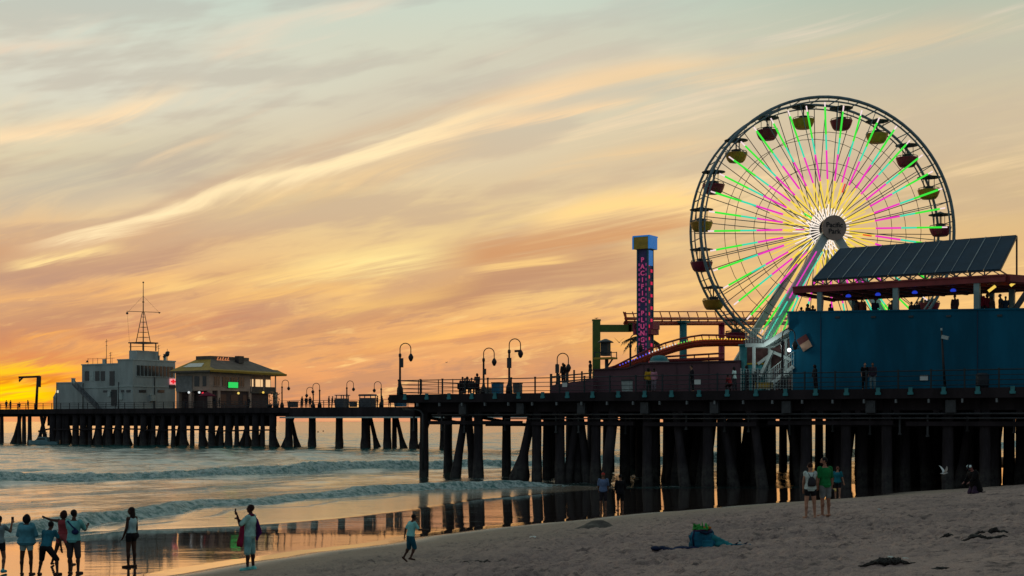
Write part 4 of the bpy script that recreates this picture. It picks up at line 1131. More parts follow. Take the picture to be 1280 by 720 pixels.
# solar array
SL = N.q(1016, 349, 4.4); SR = N.q(1250, 336, 4.4)
sol = thing('solar_array', 'tilted row of dark blue solar panels on a steel truss above the pavilion', 'solar array', N.w(SL.x, SL.y, DZ), RZ)
def sl(v): return Vector((v.x-SL.x, v.y-SL.y, v.z-DZ))
A0 = sl(SL); B0 = sl(SR); 
TLx = N.q(1050, 310.5, 4.4+4.5); TRx = N.q(1271, 293.5, 4.4+4.5); A1 = sl(TLx); B1 = sl(TRx)
SOLM = mat('solar_cell', (0.012, 0.038, 0.072), 0.6, 0, 0.15, 0.7, 0, 0.12); SOLF = mat('solar_frame', (0.22, 0.27, 0.30), 0.5, 0.2)
nP = 12
for i in range(nP):
    k0, k1 = i/nP, (i+1)/nP
    p00 = A0.lerp(B0, k0+0.002); p10 = A0.lerp(B0, k1-0.002); p01 = A1.lerp(B1, k0+0.002); p11 = A1.lerp(B1, k1-0.002)
    nrm = (p10-p00).cross(p01-p00).normalized()
    mb = MB(); mb.prism([p00, p10, p11, p01], nrm*-0.07); pn = mb.build('solar_panel', SOLM, sol)
    mb = MB(); w = 0.05 if i % 2 == 0 else 0.028
    mb.bar(p00+nrm*0.01, p01+nrm*0.01, w, 0.05); mb.build('frame', SOLF, pn)
mb = MB(); top = [a.lerp(b, k) for k in (0, 1)]
n = 26
def beamz(x): k = (x+SL.x-BX-a.x)/(b.x-a.x); return a.z+(b.z-a.z)*k+h+0.05
for i in range(n):
    k0, k1 = i/n, (i+1)/n
    u0 = A0.lerp(B0, k0)-Vector((0, 0, 0.08)); u1 = A0.lerp(B0, k1)-Vector((0, 0, 0.08))
    l0 = Vector((u0.x, u0.y, beamz(u0.x))); l1 = Vector((u1.x, u1.y, beamz(u1.x)))
    if i % 2 == 0: mb.bar(l0, u0, 0.075); mb.bar(l0, u1, 0.06)
    else: mb.bar(u0, l1, 0.06)
mb.bar(A0-Vector((0, 0, 0.1)), B0-Vector((0, 0, 0.1)), 0.09)
for k in (0.0, 0.25, 0.5, 0.75, 1.0):
    u = A1.lerp(B1, k)-Vector((0, 0, 0.1)); mb.bar(Vector((u.x, u.y, beamz(u.x))), u, 0.10); m0 = A0.lerp(B0, k)-Vector((0, 0, 0.1)); mb.bar(m0, u, 0.1)
    mb.bar(Vector((u.x, u.y, beamz(u.x))), m0, 0.07)
mb.build('truss', STEEL, sol)
# ---------------------------------------------------------------- maroon wall, raised platform
YM = 3.2
x0 = N.hit(742, YM); x1 = N.hit(925, YM)
mw = thing('maroon_wall', 'long plain maroon wall behind the railing with a sloping left top edge', 'wall', N.w(x0, YM, DZ), RZ)
pts = [(742, 463), (785, 461), (801, 455), (925, 452)]
tp = [(N.hit(px, YM)-x0, 0, N.z(py, N.hit(px, YM), YM)-DZ) for px, py in pts]
mb = MB(); mb.prism([(0, 0, 0), (x1-x0, 0, 0)]+list(reversed(tp)), (0, 0.3, 0)); mb.build('wall', BROWNW, mw)
mb = MB()
for i in range(3): mb.bar(Vector(tp[i])+Vector((0, 0.1, 0.05)), Vector(tp[i+1])+Vector((0, 0.1, 0.05)), 0.5, 0.1)
mb.build('coping', mat('maroon_dark', (0.06, 0.03, 0.04), 0.7), mw)
mb = MB()
for px in (805, 846, 886): mb.box((N.hit(px, YM)-x0, -0.015, 1.0), (0.05, 0.03, 2.0))
mb.build('seam_strip', mat('maroon_seam', (0.07, 0.035, 0.045), 0.7), mw)
x2 = N.hit(688, 2.6); x3 = N.hit(742, 2.6)-0.05
rp_ = thing('raised_platform', 'dark raised timber platform with sloping handrail left of maroon wall', 'platform', N.w(x2, 2.6, DZ), RZ)
mb = MB(); mb.prism([(0, 0, 0), (x3-x2, 0, 0), (x3-x2, 0, 1.05), (0, 0, 0.62)], (0, 5.0, 0)); mb.build('deck_block', BROWNW, rp_)
za = N.z(471, x2, 2.6)-DZ; zb = N.z(466, x3, 2.6)-DZ
mb = MB()
for f in (0.0, 0.42): mb.bar((0, 0.1, za-f), (x3-x2, 0.1, zb-f), 0.08, 0.09)
mb.build('handrail', STEEL, rp_)
mb = MB(); mb.box((0, 0.1, za/2+0.1), (0.14, 0.14, za+0.25))
for k in range(1, 6): xx = (x3-x2)*k/5.5; mb.box((xx, 0.1, (za+(zb-za)*k/5.5)/2+0.15), (0.1, 0.1, za+(zb-za)*k/5.5+0.1+(0.3 if k in (3, 5) else 0)))
mb.build('post', STEEL, rp_)
# ---------------------------------------------------------------- teal ticket booth and white stairs
YT = 4.0
x0 = N.hit(925.5, YT); x1 = N.hit(951, YT)
tb = thing('ticket_booth', 'teal booth with a tall teal corner pillar at the right end of maroon wall', 'booth', N.w(x0, YT, DZ), RZ)
zb = N.z(456, x0, YT)-DZ; zp = N.z(431, x0, YT)-DZ
mb = MB(); mb.box(((x1-x0)/2+0.1, 1.2, zb/2), (x1-x0, 2.4, zb)); mb.build('wall', TEALP, tb)
mb = MB(); mb.box(((x1-x0)/2+0.1, 1.2, zb+0.05), (x1-x0+0.2, 2.6, 0.1)); mb.build('roof', YELP, tb)
mb = MB(); mb.box(((x1-x0)*0.78, -0.02, zb*0.62), ((x1-x0)*0.4, 0.06, 0.7)); mb.build('window', GLASS, tb)
mb = MB(); xp = N.hit(931, YT)-x0; mb.tube((xp, -0.3, 0), (xp, -0.3, zp), 0.27, None, 14); mb.lathe([(0.33, zp-0.12), (0.33, zp)], 14, (xp, -0.3, 0)); mb.build('pillar', TEALP, tb)
YS = 2.6
s0 = N.hit(932, YS)
st = thing('stairs', 'white painted staircase with landing and slatted parapet at the left end of blue building', 'stairs', N.w(s0, YS, DZ), RZ)
def sp_(px, py, y0=YS): v = N.q(px, py, y0); return Vector((v.x-s0, v.y-YS, v.z-DZ))
l0, l1, l2 = sp_(932, 431.5), sp_(955, 431.5), sp_(986, 412)
mb = MB(); mb.bar(l0, l1, 0.12, 0.26); mb.bar(l1, l2, 0.12, 0.28)
for dy in (1.6,): mb.bar(l0+Vector((0, dy, 0)), l1+Vector((0, dy, 0)), 0.12, 0.26); mb.bar(l1+Vector((0, dy, 0)), l2+Vector((0, dy, 0)), 0.12, 0.28)
mb.build('stringer', WHITEP, st)
mb = MB(); n = 12
for i in range(n):
    v = l1.lerp(l2, (i+0.5)/n); mb.box((v.x, 0.8, v.z), (0.32, 1.5, 0.05))
mb.box(((l0.x+l1.x)/2, 0.8, l0.z), (l1.x-l0.x, 1.5, 0.06))
mb.build('tread', LEGP, st)
hh = 1.15
mb = MB(); mb.path([l0+Vector((0, 0, hh)), l1+Vector((0, 0, hh)), l2+Vector((0, 0, hh+0.25))], 0.035, 5)
for i in range(30):
    k = i/29; v = l0.lerp(l1, k*2) if k < .4 else l1.lerp(l2, (k-.4)/.6)
    v = (l0.lerp(l1, k/0.4) if k < 0.4 else l1.lerp(l2, (k-0.4)/0.6)); mb.bar(v, v+Vector((0, 0, hh)), 0.022)
mb.build('balustrade', LEGP, st)
for px, py, y0 in ((942.5, 433, YS), (962, 430, YS+1.6), (983, 414, YS+1.6)):
    v = sp_(px, py, y0); mb = MB(); mb.box((v.x, v.y, v.z/2), (0.17, 0.17, v.z)); mb.build('post', WHITEP, st)
b0, b1 = sp_(957, 485.5, YS+0.3), sp_(992, 458, YS+0.3)
mb = MB(); mb.bar(b0, b1, 0.1, 0.26); mb.bar(b0+Vector((0, 1.3, 0)), b1+Vector((0, 1.3, 0)), 0.1, 0.26); mb.build('lower_stringer', WHITEP, st)
mb = MB()
for i in range(11): v = b0.lerp(b1, (i+.5)/11); mb.box((v.x, v.y+0.65, v.z), (0.3, 1.25, 0.05))
mb.build('lower_tread', LEGP, st)
mb = MB(); mb.path([b0+Vector((0, 0, 1.0)), b1+Vector((0, 0, 1.0))], 0.03, 5); mb.path([b0+Vector((0, 0, .55)), b1+Vector((0, 0, .55))], 0.022, 5)
for i in range(16): v = b0.lerp(b1, i/15); mb.bar(v, v+Vector((0, 0, 1.0)), 0.022)
mb.build('lower_balustrade', LEGP, st)
mb = MB(); g0 = sp_(957, 436, YS+0.9)
mb.bar(sp_(951, 470, YS+1), sp_(966, 438, YS+1), 0.30, 0.2); mb.bar(sp_(962, 438, YS+1.2), sp_(990, 450, YS+1.2), 0.28, 0.2); mb.bar(sp_(948, 455, YS+1.2), sp_(968, 440, YS+1.2), 0.2, 0.2); mb.build('gusset_brace', WHITEP, st)
mb = MB(); mb.box((sp_(968, 450, YS+2.6).x, 2.6, 1.85), (4.6, 0.12, 3.7)); mb.build('back_panel', mat('booth_red_brown', (0.13, 0.06, 0.055), 0.7, 0, 0.5, 1.4), st)
vb = N.q(955, 483, 1.4)
yb = thing('barrier', 'yellow waist-high barrier at the foot of the white stairs', 'barrier', N.w(vb.x, vb.y, DZ), RZ)
mb = MB(); mb.box((0, 0, 0.36), (1.25, 0.10, 0.42)); mb.build('panel', YELP, yb)
mb = MB()
for s in (-.5, .5): mb.box((s, 0, 0.3), (0.07, 0.16, 0.6)); mb.box((s, 0, 0.02), (0.12, 0.5, 0.04))
mb.build('foot', STEEL, yb)
mf0, mf1 = N.hit(926, 0.35), N.hit(990, 0.35)
mf = thing('mesh_fence', 'pale wire mesh fence panels in front of the teal booth and white stairs', 'fence', N.w(mf0, 0.35, DZ), RZ)
mb = MB(); L_ = mf1-mf0; nx_ = 18
for i in range(nx_+1): mb.box((L_*i/nx_, 0, 0.75), (0.018, 0.018, 1.4))
for j in range(8): mb.box((L_/2, 0.012, 0.12+j*0.19), (L_, 0.018, 0.018))
mb.build('wire_mesh', LEGP, mf)
mb = MB()
for i in range(4): mb.box((L_*i/3, 0.03, 0.75), (0.06, 0.06, 1.5))
mb.build('post', LEGP, mf)
# ---------------------------------------------------------------- lamp posts
LAMPM = mat('lamp_iron', (0.028, 0.025, 0.028), 0.5, 0.3, 0.2)
def lamp_post(fr, px, ytop, y0, zdeck, label, flip=1, box=None, arm=1.0, group='gooseneck lamp posts on the pier', extra=False, slim=1.0):
    x = fr.hit(px, y0); H = fr.z(ytop, x, y0)-zdeck
    o = thing('lamp_post', label, 'lamp post', fr.w(x, y0, zdeck), fr.rz+RZ*0, group)
    # the arm is turned across the view
    A = -fr.rz; ax = Vector((math.cos(A)*flip, math.sin(A)*flip, 0))
    r = 0.42*arm*1.0
    mb = MB(); mb.lathe([(0.26*slim, 0), (0.24*slim, 0.5), (0.13*slim, 0.75), (0.085*slim, 1.0), (0.075*slim, H-2*r-0.25), (0.11*slim, H-2*r-0.2), (0.11*slim, H-2*r-0.02), (0.06*slim, H-2*r+0.05)], 12); mb.build('post', LAMPM, o)
    pts = [Vector((0, 0, H-2*r))]
    for i in range(11):
        t = PI*(1-i/10.0); pts.append(ax*(r*(1+math.cos(t)))+Vector((0, 0, H-r+math.sin(t)*r)))
    pts.append(ax*(2*r)+Vector((0, 0, H-r-0.5*arm)))
    mb = MB(); mb.path(pts, 0.038*slim, 7); mb.build('arm', LAMPM, o)
    e = ax*(2*r)+Vector((0, 0, H-r-0.5*arm))
    mb = MB(); mb.lathe([(0.05, 0.12), (0.10, 0.06), (0.19*arm, -0.10), (0.20*arm, -0.22), (0.12*arm, -0.42), (0.05, -0.50)], 10, e); mb.build('lantern', LAMPM, o)
    if box:
        zz = H*box[0]; mb = MB(); mb.box((0.12*flip*(1-box[2]), 0, zz), (0.34*box[1], 0.3, 0.75*box[1]), A); mb.build('junction_box', STEEL, o)
    if extra:
        mb = MB(); mb.bar(e+Vector((0, 0, 0.03)), e-ax*0.45+Vector((0, 0, 0.0)), 0.1, 0.16); mb.build('camera', LAMPM, o)
    return o
lamp_post(N, 500, 429, 0.35, DZ, 'tall lamp post at the seaward corner of amusement pier', 1, (0.62, 0.95, 0.0))
lamp_post(N, 604.5, 435, 5.5, DZ, 'slender lamp post between the seated people and the blue bin', 1, (0.50, 0.62, 0.0))
lamp_post(N, 636.5, 423.5, 0.6, DZ, 'tallest lamp post, with square box and camera, right of the blue bin', 1, (0.56, 1.0, 1.0), 1.0, 'gooseneck lamp posts on the pier', True)
lamp_post(N, 696.5, 441.5, 3.4, DZ, 'shorter lamp post with square box at the raised platform', 1, (0.62, 0.85, 1.0))
lamp_post(N, 788, 418, 6.0, DZ, 'dark lamp post beside the palm and drop tower', 1, None, 0.9)
lamp_post(N, 978, 411, 1.2, DZ, 'dark curved lamp post in front of the white stairs', 1, None, 1.0)
LH = N.hit(1179, 1.4)
lp = thing('flood_light_pole', 'dark slightly leaning pole with pale lamp head in front of blue wall', 'lamp post', N.w(LH, 1.4, DZ), RZ)
zt = N.z(412, LH, 1.4)-DZ
mb = MB(); mb.path([(0.12, 0, 0), (0.0, 0, zt*0.5), (-0.10, 0, zt)], [0.09, 0.07, 0.05], 8); mb.build('pole', LAMPM, lp)
mb = MB(); mb.bar((-0.05, -0.1, zt-0.45), (0.35, -0.12, zt-0.55), 0.2, 0.22); mb.build('lamp_head', LEGP, lp); mb = MB(); mb.bar((-0.1, -0.02, zt-0.05), (-0.1, -0.02, zt+0.1), 0.1); mb.build('finial', LEGP, lp)
for px, ytop, fl, y0, lab in ((391.5, 484, -1, 5.5, 'small far lamp post, its arm to the left, left of its neighbour'), (399.5, 479, -1, 0.5, 'far lamp post with left-hand arm beside the first kiosk'), (433.5, 476, 1, 5.0, 'far lamp post rising behind the boxy kiosk'),
                              (476.5, 477, -1, 0.6, 'far lamp post with left-hand arm nearest the amusement pier'), (352.5, 475, 1, 0.6, 'far lamp post just right of the restaurant')):
    lamp_post(W2, px, ytop, y0, FZ, lab, fl, (0.45, 0.7, 1.0) if px == 433.5 else None, 1.25, 'lamp posts on the far public pier', False, 1.3)
# ---------------------------------------------------------------- bins, benches, boxes on the piers
def bin_(fr, px, y0, zd, w, h, m_, label, rz=RZ, cat='bin', name='trash_bin', rnd=False, lid=True):
    x = fr.hit(px, y0); o = thing(name, label, cat, fr.w(x, y0, zd), rz)
    mb = MB()
    if rnd: mb.lathe([(w*0.46, 0.04), (w*0.5, 0.2), (w*0.5, h*0.8), (w*0.44, h*0.86)], 14)
    else: mb.prism([(-w*0.46, -w*0.4, 0.06), (w*0.46, -w*0.4, 0.06), (w*0.5, -w*0.45, h*0.86), (-w*0.5, -w*0.45, h*0.86)], (0, w*0.85, 0))
    mb.build('body', m_, o)
    if lid:
        mb = MB()
        if rnd: mb.lathe([(w*0.52, h*0.84), (w*0.5, h*0.9), (w*0.3, h*0.98), (0.03, h)], 14)
        else: mb.box((0, 0, h*0.93), (w*1.06, w*0.95, h*0.12))
        mb.build('lid', m_ if rnd else STEEL, o)
    return o
BLUEBIN = mat('bin_blue', (0.01, 0.15, 0.28), 0.5)
GREYBIN = mat('bin_grey', (0.10, 0.11, 0.115), 0.6)
bin_(N, 622, 2.0, DZ, 0.72, 0.92, BLUEBIN, 'square bright blue bin standing left of the tallest lamp post')
bin_(N, 647, 2.0, DZ, 0.56, 0.86, GREYBIN, 'grey bin standing right of the tallest lamp post')
bin_(N, 611, 2.2, DZ, 0.5, 0.5, GREYBIN, 'low grey box bin left of the bright blue bin')
bin_(N, 784, 0.6, DZ, 0.62, 0.9, LEGP, 'pale grey utility box at railing before the maroon wall', RZ, 'utility box', 'utility_box')
bin_(N, 1228, 1.2, DZ, 0.8, 0.95, mat('bin_dark', (0.012, 0.018, 0.028), 0.6), 'dark dome-topped bin in front of the blue wall', RZ, 'bin', 'trash_bin', True)
bin_(W2, 500.5, 0.9, FZ, 1.5, 1.35, BLUEBIN, 'blue dumpster on the far pier under the corner of amusement pier', RZ, 'dumpster', 'dumpster')
v = N.hit(587, 2.3)
bx = thing('bench', 'dark bench with back where the seated people sit', 'bench', N.w(v, 2.3, DZ), RZ)
mb = MB(); mb.box((0, 0, 0.44), (1.9, 0.5, 0.07)); mb.build('seat', TIMBER, bx)
mb = MB(); mb.box((0, -0.26, 0.66), (1.9, 0.06, 0.42)); mb.build('backrest', TIMBER, bx)
for s in (-.8, .8): mb = MB(); mb.box((s, 0, 0.21), (0.1, 0.48, 0.42)); mb.build('leg', STEEL, bx)
# kiosks on the far pier
def kiosk(px, y0, w, h, label, kind):
    x = W2.hit(px, y0); o = thing('kiosk', label, 'kiosk', W2.w(x, y0, FZ), RZ)
    KM = mat('kiosk_grey', (0.075, 0.085, 0.10), 0.7)
    mb = MB(); mb.box((0, 0, h*0.36), (w, 1.4, h*0.72)); mb.build('body', KM, o)
    mb = MB()
    if kind: mb.prism([(-w*0.55, -0.8, h*0.86), (w*0.55, -0.8, h*0.86), (w*0.5, -0.8, h), (-w*0.5, -0.8, h)], (0, 1.6, 0))
    else: mb.box((0, 0, h*0.97), (w*1.15, 1.7, 0.12))
    mb.build('roof', KM, o)
    mb = MB()
    for s in (-1, 1): mb.box((s*w*0.47, -0.6, h*0.8), (0.1, 0.1, h*0.36)); mb.box((s*w*0.47, 0.6, h*0.8), (0.1, 0.1, h*0.36))
    mb.build('post', STEEL, o)
    return o
kiosk(428, 2.0, 1.5, 1.95, 'grey boxy kiosk with flat roof on the far pier', 0)
kiosk(459.5, 2.0, 2.2, 2.0, 'wider grey kiosk with rounded roof on the far pier', 1)
bin_(W2, 441.5, 1.2, FZ, 0.95, 0.95, GREYBIN, 'low grey bin between the two far pier kiosks')
bin_(W2, 366, 1.2, FZ, 1.3, 1.0, GREYBIN, 'low dark box on the far pier left of the standing trio', RZ, 'box', 'storage_box')
# ---------------------------------------------------------------- white building far out
def fq(px, py, y0): return W2.q(px, py, y0)
YB0 = 1.6
def block(parent, name, xa, xb, ya, yb, za, zb, m_):
    mb = MB(); mb.box(((xa+xb)/2, (ya+yb)/2, (za+zb)/2), (xb-xa, yb-ya, zb-za)); return mb.build(name, m_, parent)
c1 = W2.hit(166, YB0)                                   # corner of the tower block
wb = thing('white_building', 'weathered white two-storey building with flat roofs at the end of far pier', 'building', W2.w(c1, YB0, FZ), RZ)
def wl(px, y0): return W2.hit(px, y0)-c1
def wz(py, px, y0): return W2.z(py, W2.hit(px, y0), y0)-FZ
yend = W2.hity(219, c1)-YB0                              # depth of the tower's end face
zt1 = wz(450, 166, YB0)
block(wb, 'tower_block', wl(147, YB0), 0, 0, yend, 0, zt1, WHITEP)
x_m = wl(99, YB0); zm = wz(456, 120, YB0); block(wb, 'middle_block', x_m, wl(147, YB0), 0.6, 9, 0, zm, WHITEP)
x_l = wl(66, YB0); zlw = wz(479, 80, YB0); block(wb, 'low_block', x_l, x_m, 0.9, 8, 0, zlw, WHITEP)
block(wb, 'low_block', wl(58, YB0), x_l, 1.5, 7, 0, wz(497, 60, YB0), WHITEP)
for nm, xa, xb, ya, yb, z_ in (('parapet', wl(147, YB0)-.1, 0.1, -0.1, yend+.1, zt1), ('parapet', x_m-.1, wl(147, YB0), 0.5, 9.1, zm), ('parapet', x_l-.1, x_m, 0.8, 8.1, zlw)):
    block(wb, nm, xa, xb, ya, yb, z_, z_+0.22, LEGP)
xr_a, xr_b = wl(150, YB0), -0.6
block(wb, 'roof_house', xr_a+0.6, xr_b, 1.5, 6.5, zt1+.22, wz(438, 160, YB0+1), WHITEP)
# storey band round the blocks
mb = MB(); zbd = wz(483, 150, YB0)
mb.box(((wl(147, YB0))/2, -0.05, zbd), (-wl(147, YB0)+0.2, 0.12, 0.16)); mb.box((0.05, yend/2, zbd), (0.12, yend+0.2, 0.16)); mb.box(((x_m+wl(147, YB0))/2, 0.55, zbd-0.1), (wl(147, YB0)-x_m, 0.12, 0.14)); mb.build('string_course', LEGP, wb)
# window strip on the tower's end face
zs0, zs1 = W2.z(470.5, c1, YB0+yend/2)-FZ, W2.z(457.5, c1, YB0+yend/2)-FZ
for k in range(10):
    ya = 0.8+(yend-1.2)*k/10; wd = (yend-1.2)/10
    mb = MB(); mb.box((0.03, ya+wd/2, (zs0+zs1)/2), (0.1, wd*0.72, zs1-zs0)); w_ = mb.build('window', GLASS, wb)
    mb = MB(); mb.box((0.06, ya+wd/2, zs0-0.06), (0.16, wd, 0.1)); mb.build('sill', LEGP, w_)
def fwin(px0, px1, py0, py1, yoff, m_=GLASS, name='window'):
    y0 = YB0+yoff-0.03; a_ = W2.hit(px0, y0)-c1; b_ = W2.hit(px1, y0)-c1
    z1 = W2.z(py0, W2.hit(px0, y0), y0)-FZ; z0 = W2.z(py1, W2.hit(px0, y0), y0)-FZ
    mb = MB(); mb.box(((a_+b_)/2, yoff-0.02, (z0+z1)/2), (b_-a_, 0.1, z1-z0)); return mb.build(name, m_, wb)
for a_, b_ in ((106, 111), (112.5, 117), (119, 124), (126, 131)): fwin(a_, b_, 464, 476, 0.6, LEGP if a_ < 119 and a_ > 111 else GLASS)
fwin(139, 146, 487, 507, 0.6, STEEL, 'door'); fwin(129, 134, 488, 490.5, 0.6); fwin(70, 73, 488, 491, 0.9, emat('porch_light', lin(240, 235, 200), 0.8), 'lit_lamp')
fwin(137, 143, 464, 482, 0.6, GLASS); fwin(151, 155, 487.5, 490.5, 0); fwin(158, 163, 487.5, 490.5, 0)
for k, ya in enumerate((2.2, 6.5)): 
    mb = MB(); mb.box((0.03, ya, W2.z(489, c1, YB0+ya)-FZ), (0.1, 1.6, 0.45)); mb.build('window', GLASS, wb)
mb = MB(); mb.box((0.08, yend*0.5, 3.2), (0.1, 0.12, 6.4)); mb.build('drain_pipe', STEEL, wb); mb = MB(); mb.box((0.08, yend*0.93, 4.0), (0.2, 1.6, 0.5)); mb.build('wall_awning', STEEL, wb)
# red cross sign
cy = yend*0.93; czz = W2.z(477, c1, YB0+cy)-FZ
cs_ = thing('cross_sign', 'lit square sign with a red cross on the white building', 'sign', W2.w(c1+0.12, YB0+cy, FZ+czz), RZ)
mb = MB(); mb.box((0.04, 0, 0), (0.1, 1.5, 1.0)); mb.build('light_panel', emat('cross_white', lin(245, 150, 150), 0.95), cs_)
mb = MB(); mb.box((0.11, 0, 0), (0.06, 1.15, 0.3)); mb.box((0.112, 0, 0), (0.06, 0.42, 0.76)); mb.build('cross', emat('cross_red', lin(225, 25, 40), 1.0), cs_)
# outside stairs of the white building
a_ = Vector((wl(92, YB0), 0.1, wz(480, 92, YB0))); b_ = Vector((wl(125, YB0), 0.1, wz(513, 125, YB0)))
mb = MB(); mb.bar(a_, b_, 0.9, 0.35); mb.build('outside_stairs', mat('stair_grey', (0.13, 0.14, 0.15), 0.7), wb)
mb = MB(); mb.path([a_+Vector((0, -0.4, 1.0)), b_+Vector((0, -0.4, 1.0))], 0.05, 5)
for i in range(10): v = a_.lerp(b_, i/9); mb.bar(v+Vector((0, -0.4, 0)), v+Vector((0, -0.4, 1.0)), 0.05)
mb.build('stair_rail', STEEL, wb)
mb = MB()
for px, py in ((110, 0), (116, 1), (122, 2), (132, 0), (140, 0)):
    x_ = wl(px, YB0+2); mb.box((x_, 2.0, zm+0.75), (0.05, 0.05, 1.1))
mb.box((wl(126, YB0+2), 2.0, zm+1.2), (wl(142, YB0+2)-wl(108, YB0+2), 0.05, 0.05)); mb.build('roof_rail', STEEL, wb)
def aerial(px, ytop, y0, zb_, label, dish=False):
    x_ = W2.hit(px, y0); z_ = W2.z(ytop, x_, y0)-FZ-zb_
    o = thing('aerial', label, 'aerial', W2.w(x_, y0, FZ+zb_), RZ)
    mb = MB(); mb.tube((0, 0, 0), (0, 0, z_), 0.06, 0.04, 5); mb.build('mast', STEEL, o)
    mb = MB()
    if dish: mb.ball((0, 0, z_*0.6), (0.5, 0.25, 0.5), 10, 6); mb.bar((-0.9, 0, z_*0.35), (0.4, 0, z_*0.75), 0.3)
    else: mb.bar((-0.35, 0, z_*0.9), (0.45, 0, z_*0.94), 0.05); mb.bar((-0.25, 0, z_*0.75), (0.3, 0, z_*0.77), 0.05)
    mb.build('head', STEEL, o)
aerial(133, 424, YB0+4, zm, 'thin tall aerial on the middle roof of white building'); aerial(138, 440, YB0+4, zm, 'short aerial beside the tall thin one')
aerial(198, 431, YB0+6, zt1, 'thin aerial between signal mast and dish'); aerial(209, 436, YB0+8, zt1, 'dish aerial at the right end of white building roof', True)
# roof and wall clutter
for nm, x_, y_, z_, d_ in (('roof_vent', wl(106, YB0)+.5, 4.0, zm+.22, (0.5, 0.5, 0.9)), ('roof_vent', wl(118, YB0), 6.5, zm+.22, (0.7, 0.7, 0.6)), ('air_unit', wl(143, YB0), 5.0, zm+.22, (1.6, 1.2, 0.9)), ('air_unit', -2.2, yend*0.7, zt1+.22, (1.5, 1.4, 0.8)), ('roof_vent', -1.0, yend*0.85, zt1+.22, (0.4, 0.4, 1.1)), ('roof_vent', wl(75, YB0), 3.0, zlw+.22, (0.5, 0.5, 0.7)), ('wall_box', wl(134, YB0), 0.45, 2.2, (0.6, 0.3, 0.8)), ('wall_box', wl(152, YB0), -0.15, 1.6, (0.7, 0.3, 1.1)), ('wall_box', 0.2, 4.4, 1.4, (0.4, 1.0, 1.0))):
    mb = MB(); mb.box((x_, y_, z_+d_[2]/2), d_); mb.box((x_, y_, z_+d_[2]+0.04), (d_[0]*1.15, d_[1]*1.15, 0.08)); mb.build(nm, LEGP, wb)
for x_ in (x_l+.4, x_m+.35, wl(147, YB0)+.3):
    mb = MB(); mb.tube((x_, -0.1 if x_ > -4 else 0.5, 0), (x_, -0.1 if x_ > -4 else 0.5, zlw), 0.07, None, 6); mb.build('drain_pipe', STEEL, wb)
mb = MB(); mb.prism([(wl(58, YB0), 1.4, wz(497, 60, YB0)), (x_l, 1.4, wz(497, 60, YB0)), (x_l, 1.4, wz(482, 66, YB0)), (wl(62.5, YB0), 1.4, wz(489, 62, YB0))], (0, 5, 0)); mb.build('lean_to_roof', LEGP, wb)
# signal mast
zr_ = wz(438, 160, YB0+1)
mx_ = W2.hit(179, YB0+3.5)
ms = thing('signal_mast', 'tall lattice signal mast with crossarm on top of white building', 'mast', W2.w(mx_, YB0+3.5, FZ+zr_), RZ)
def mz(py): return W2.z(py, mx_, YB0+3.5)-FZ-zr_
zA, zB, zC = mz(428), mz(390), mz(353)
mb = MB()
for sx in (-1, 1):
    for sy in (-1, 1): mb.bar((sx*1.5, sy*1.5, 0), (sx*1.5, sy*1.5, zA-0.2), 0.16)
mb.box((0, 0, zA-0.1), (3.6, 3.6, 0.2)); mb.box((0, -1.7, zA-0.8), (3.4, 0.08, 0.08)); mb.box((1.7, 0, zA-0.8), (0.08, 3.4, 0.08)); mb.build('platform', STEEL, ms)
mb = MB()
for sx in (-1, 1):
    for sy in (-1, 1): mb.tube((sx*0.85, sy*0.85, zA), (sx*0.12, sy*0.12, zB), 0.075, 0.055, 6)
for i in range(5):
    k = (i+1)/6; w_ = 0.85+(0.12-0.85)*k; z_ = zA+(zB-zA)*k
    for s in ((1, 1, 1, -1), (1, -1, -1, -1), (-1, -1, -1, 1), (-1, 1, 1, 1)): mb.bar((s[0]*w_, s[1]*w_, z_), (s[2]*w_, s[3]*w_, z_), 0.06)
mb.build('lattice', STEEL, ms)
mb = MB(); mb.tube((0, 0, zB-0.5), (0, 0, zC), 0.10, 0.05, 7); mb.ball((0, 0, zC), 0.16, 8, 5); mb.tube((0, 0, mz(378)), (0, 0, mz(377)), 0.2, None, 8); mb.build('pole', STEEL, ms)
A_ = -RZ; ax = Vector((math.cos(A_), math.sin(A_), 0))
mb = MB(); mb.bar(ax*-2.9+Vector((0, 0, mz(389))), ax*3.0+Vector((0, 0, mz(390.5))), 0.09); mb.ball(ax*-2.8+Vector((0, 0, mz(391.5))), 0.22, 8, 5); mb.ball(ax*2.8+Vector((0, 0, mz(391))), 0.14, 8, 5); mb.build('crossarm', STEEL, ms)
mb = MB(); mb.path([ax*-2.8+Vector((0, 0, mz(391))), ax*-2.4+Vector((0, 0, zA))], 0.02, 4); mb.path([ax*2.8+Vector((0, 0, mz(391))), Vector((0, 0, mz(370)))], 0.015, 4); mb.path([ax*-2.8+Vector((0, 0, mz(391))), Vector((0, 0, mz(370)))], 0.015, 4); mb.build('halyard', STEEL, ms)
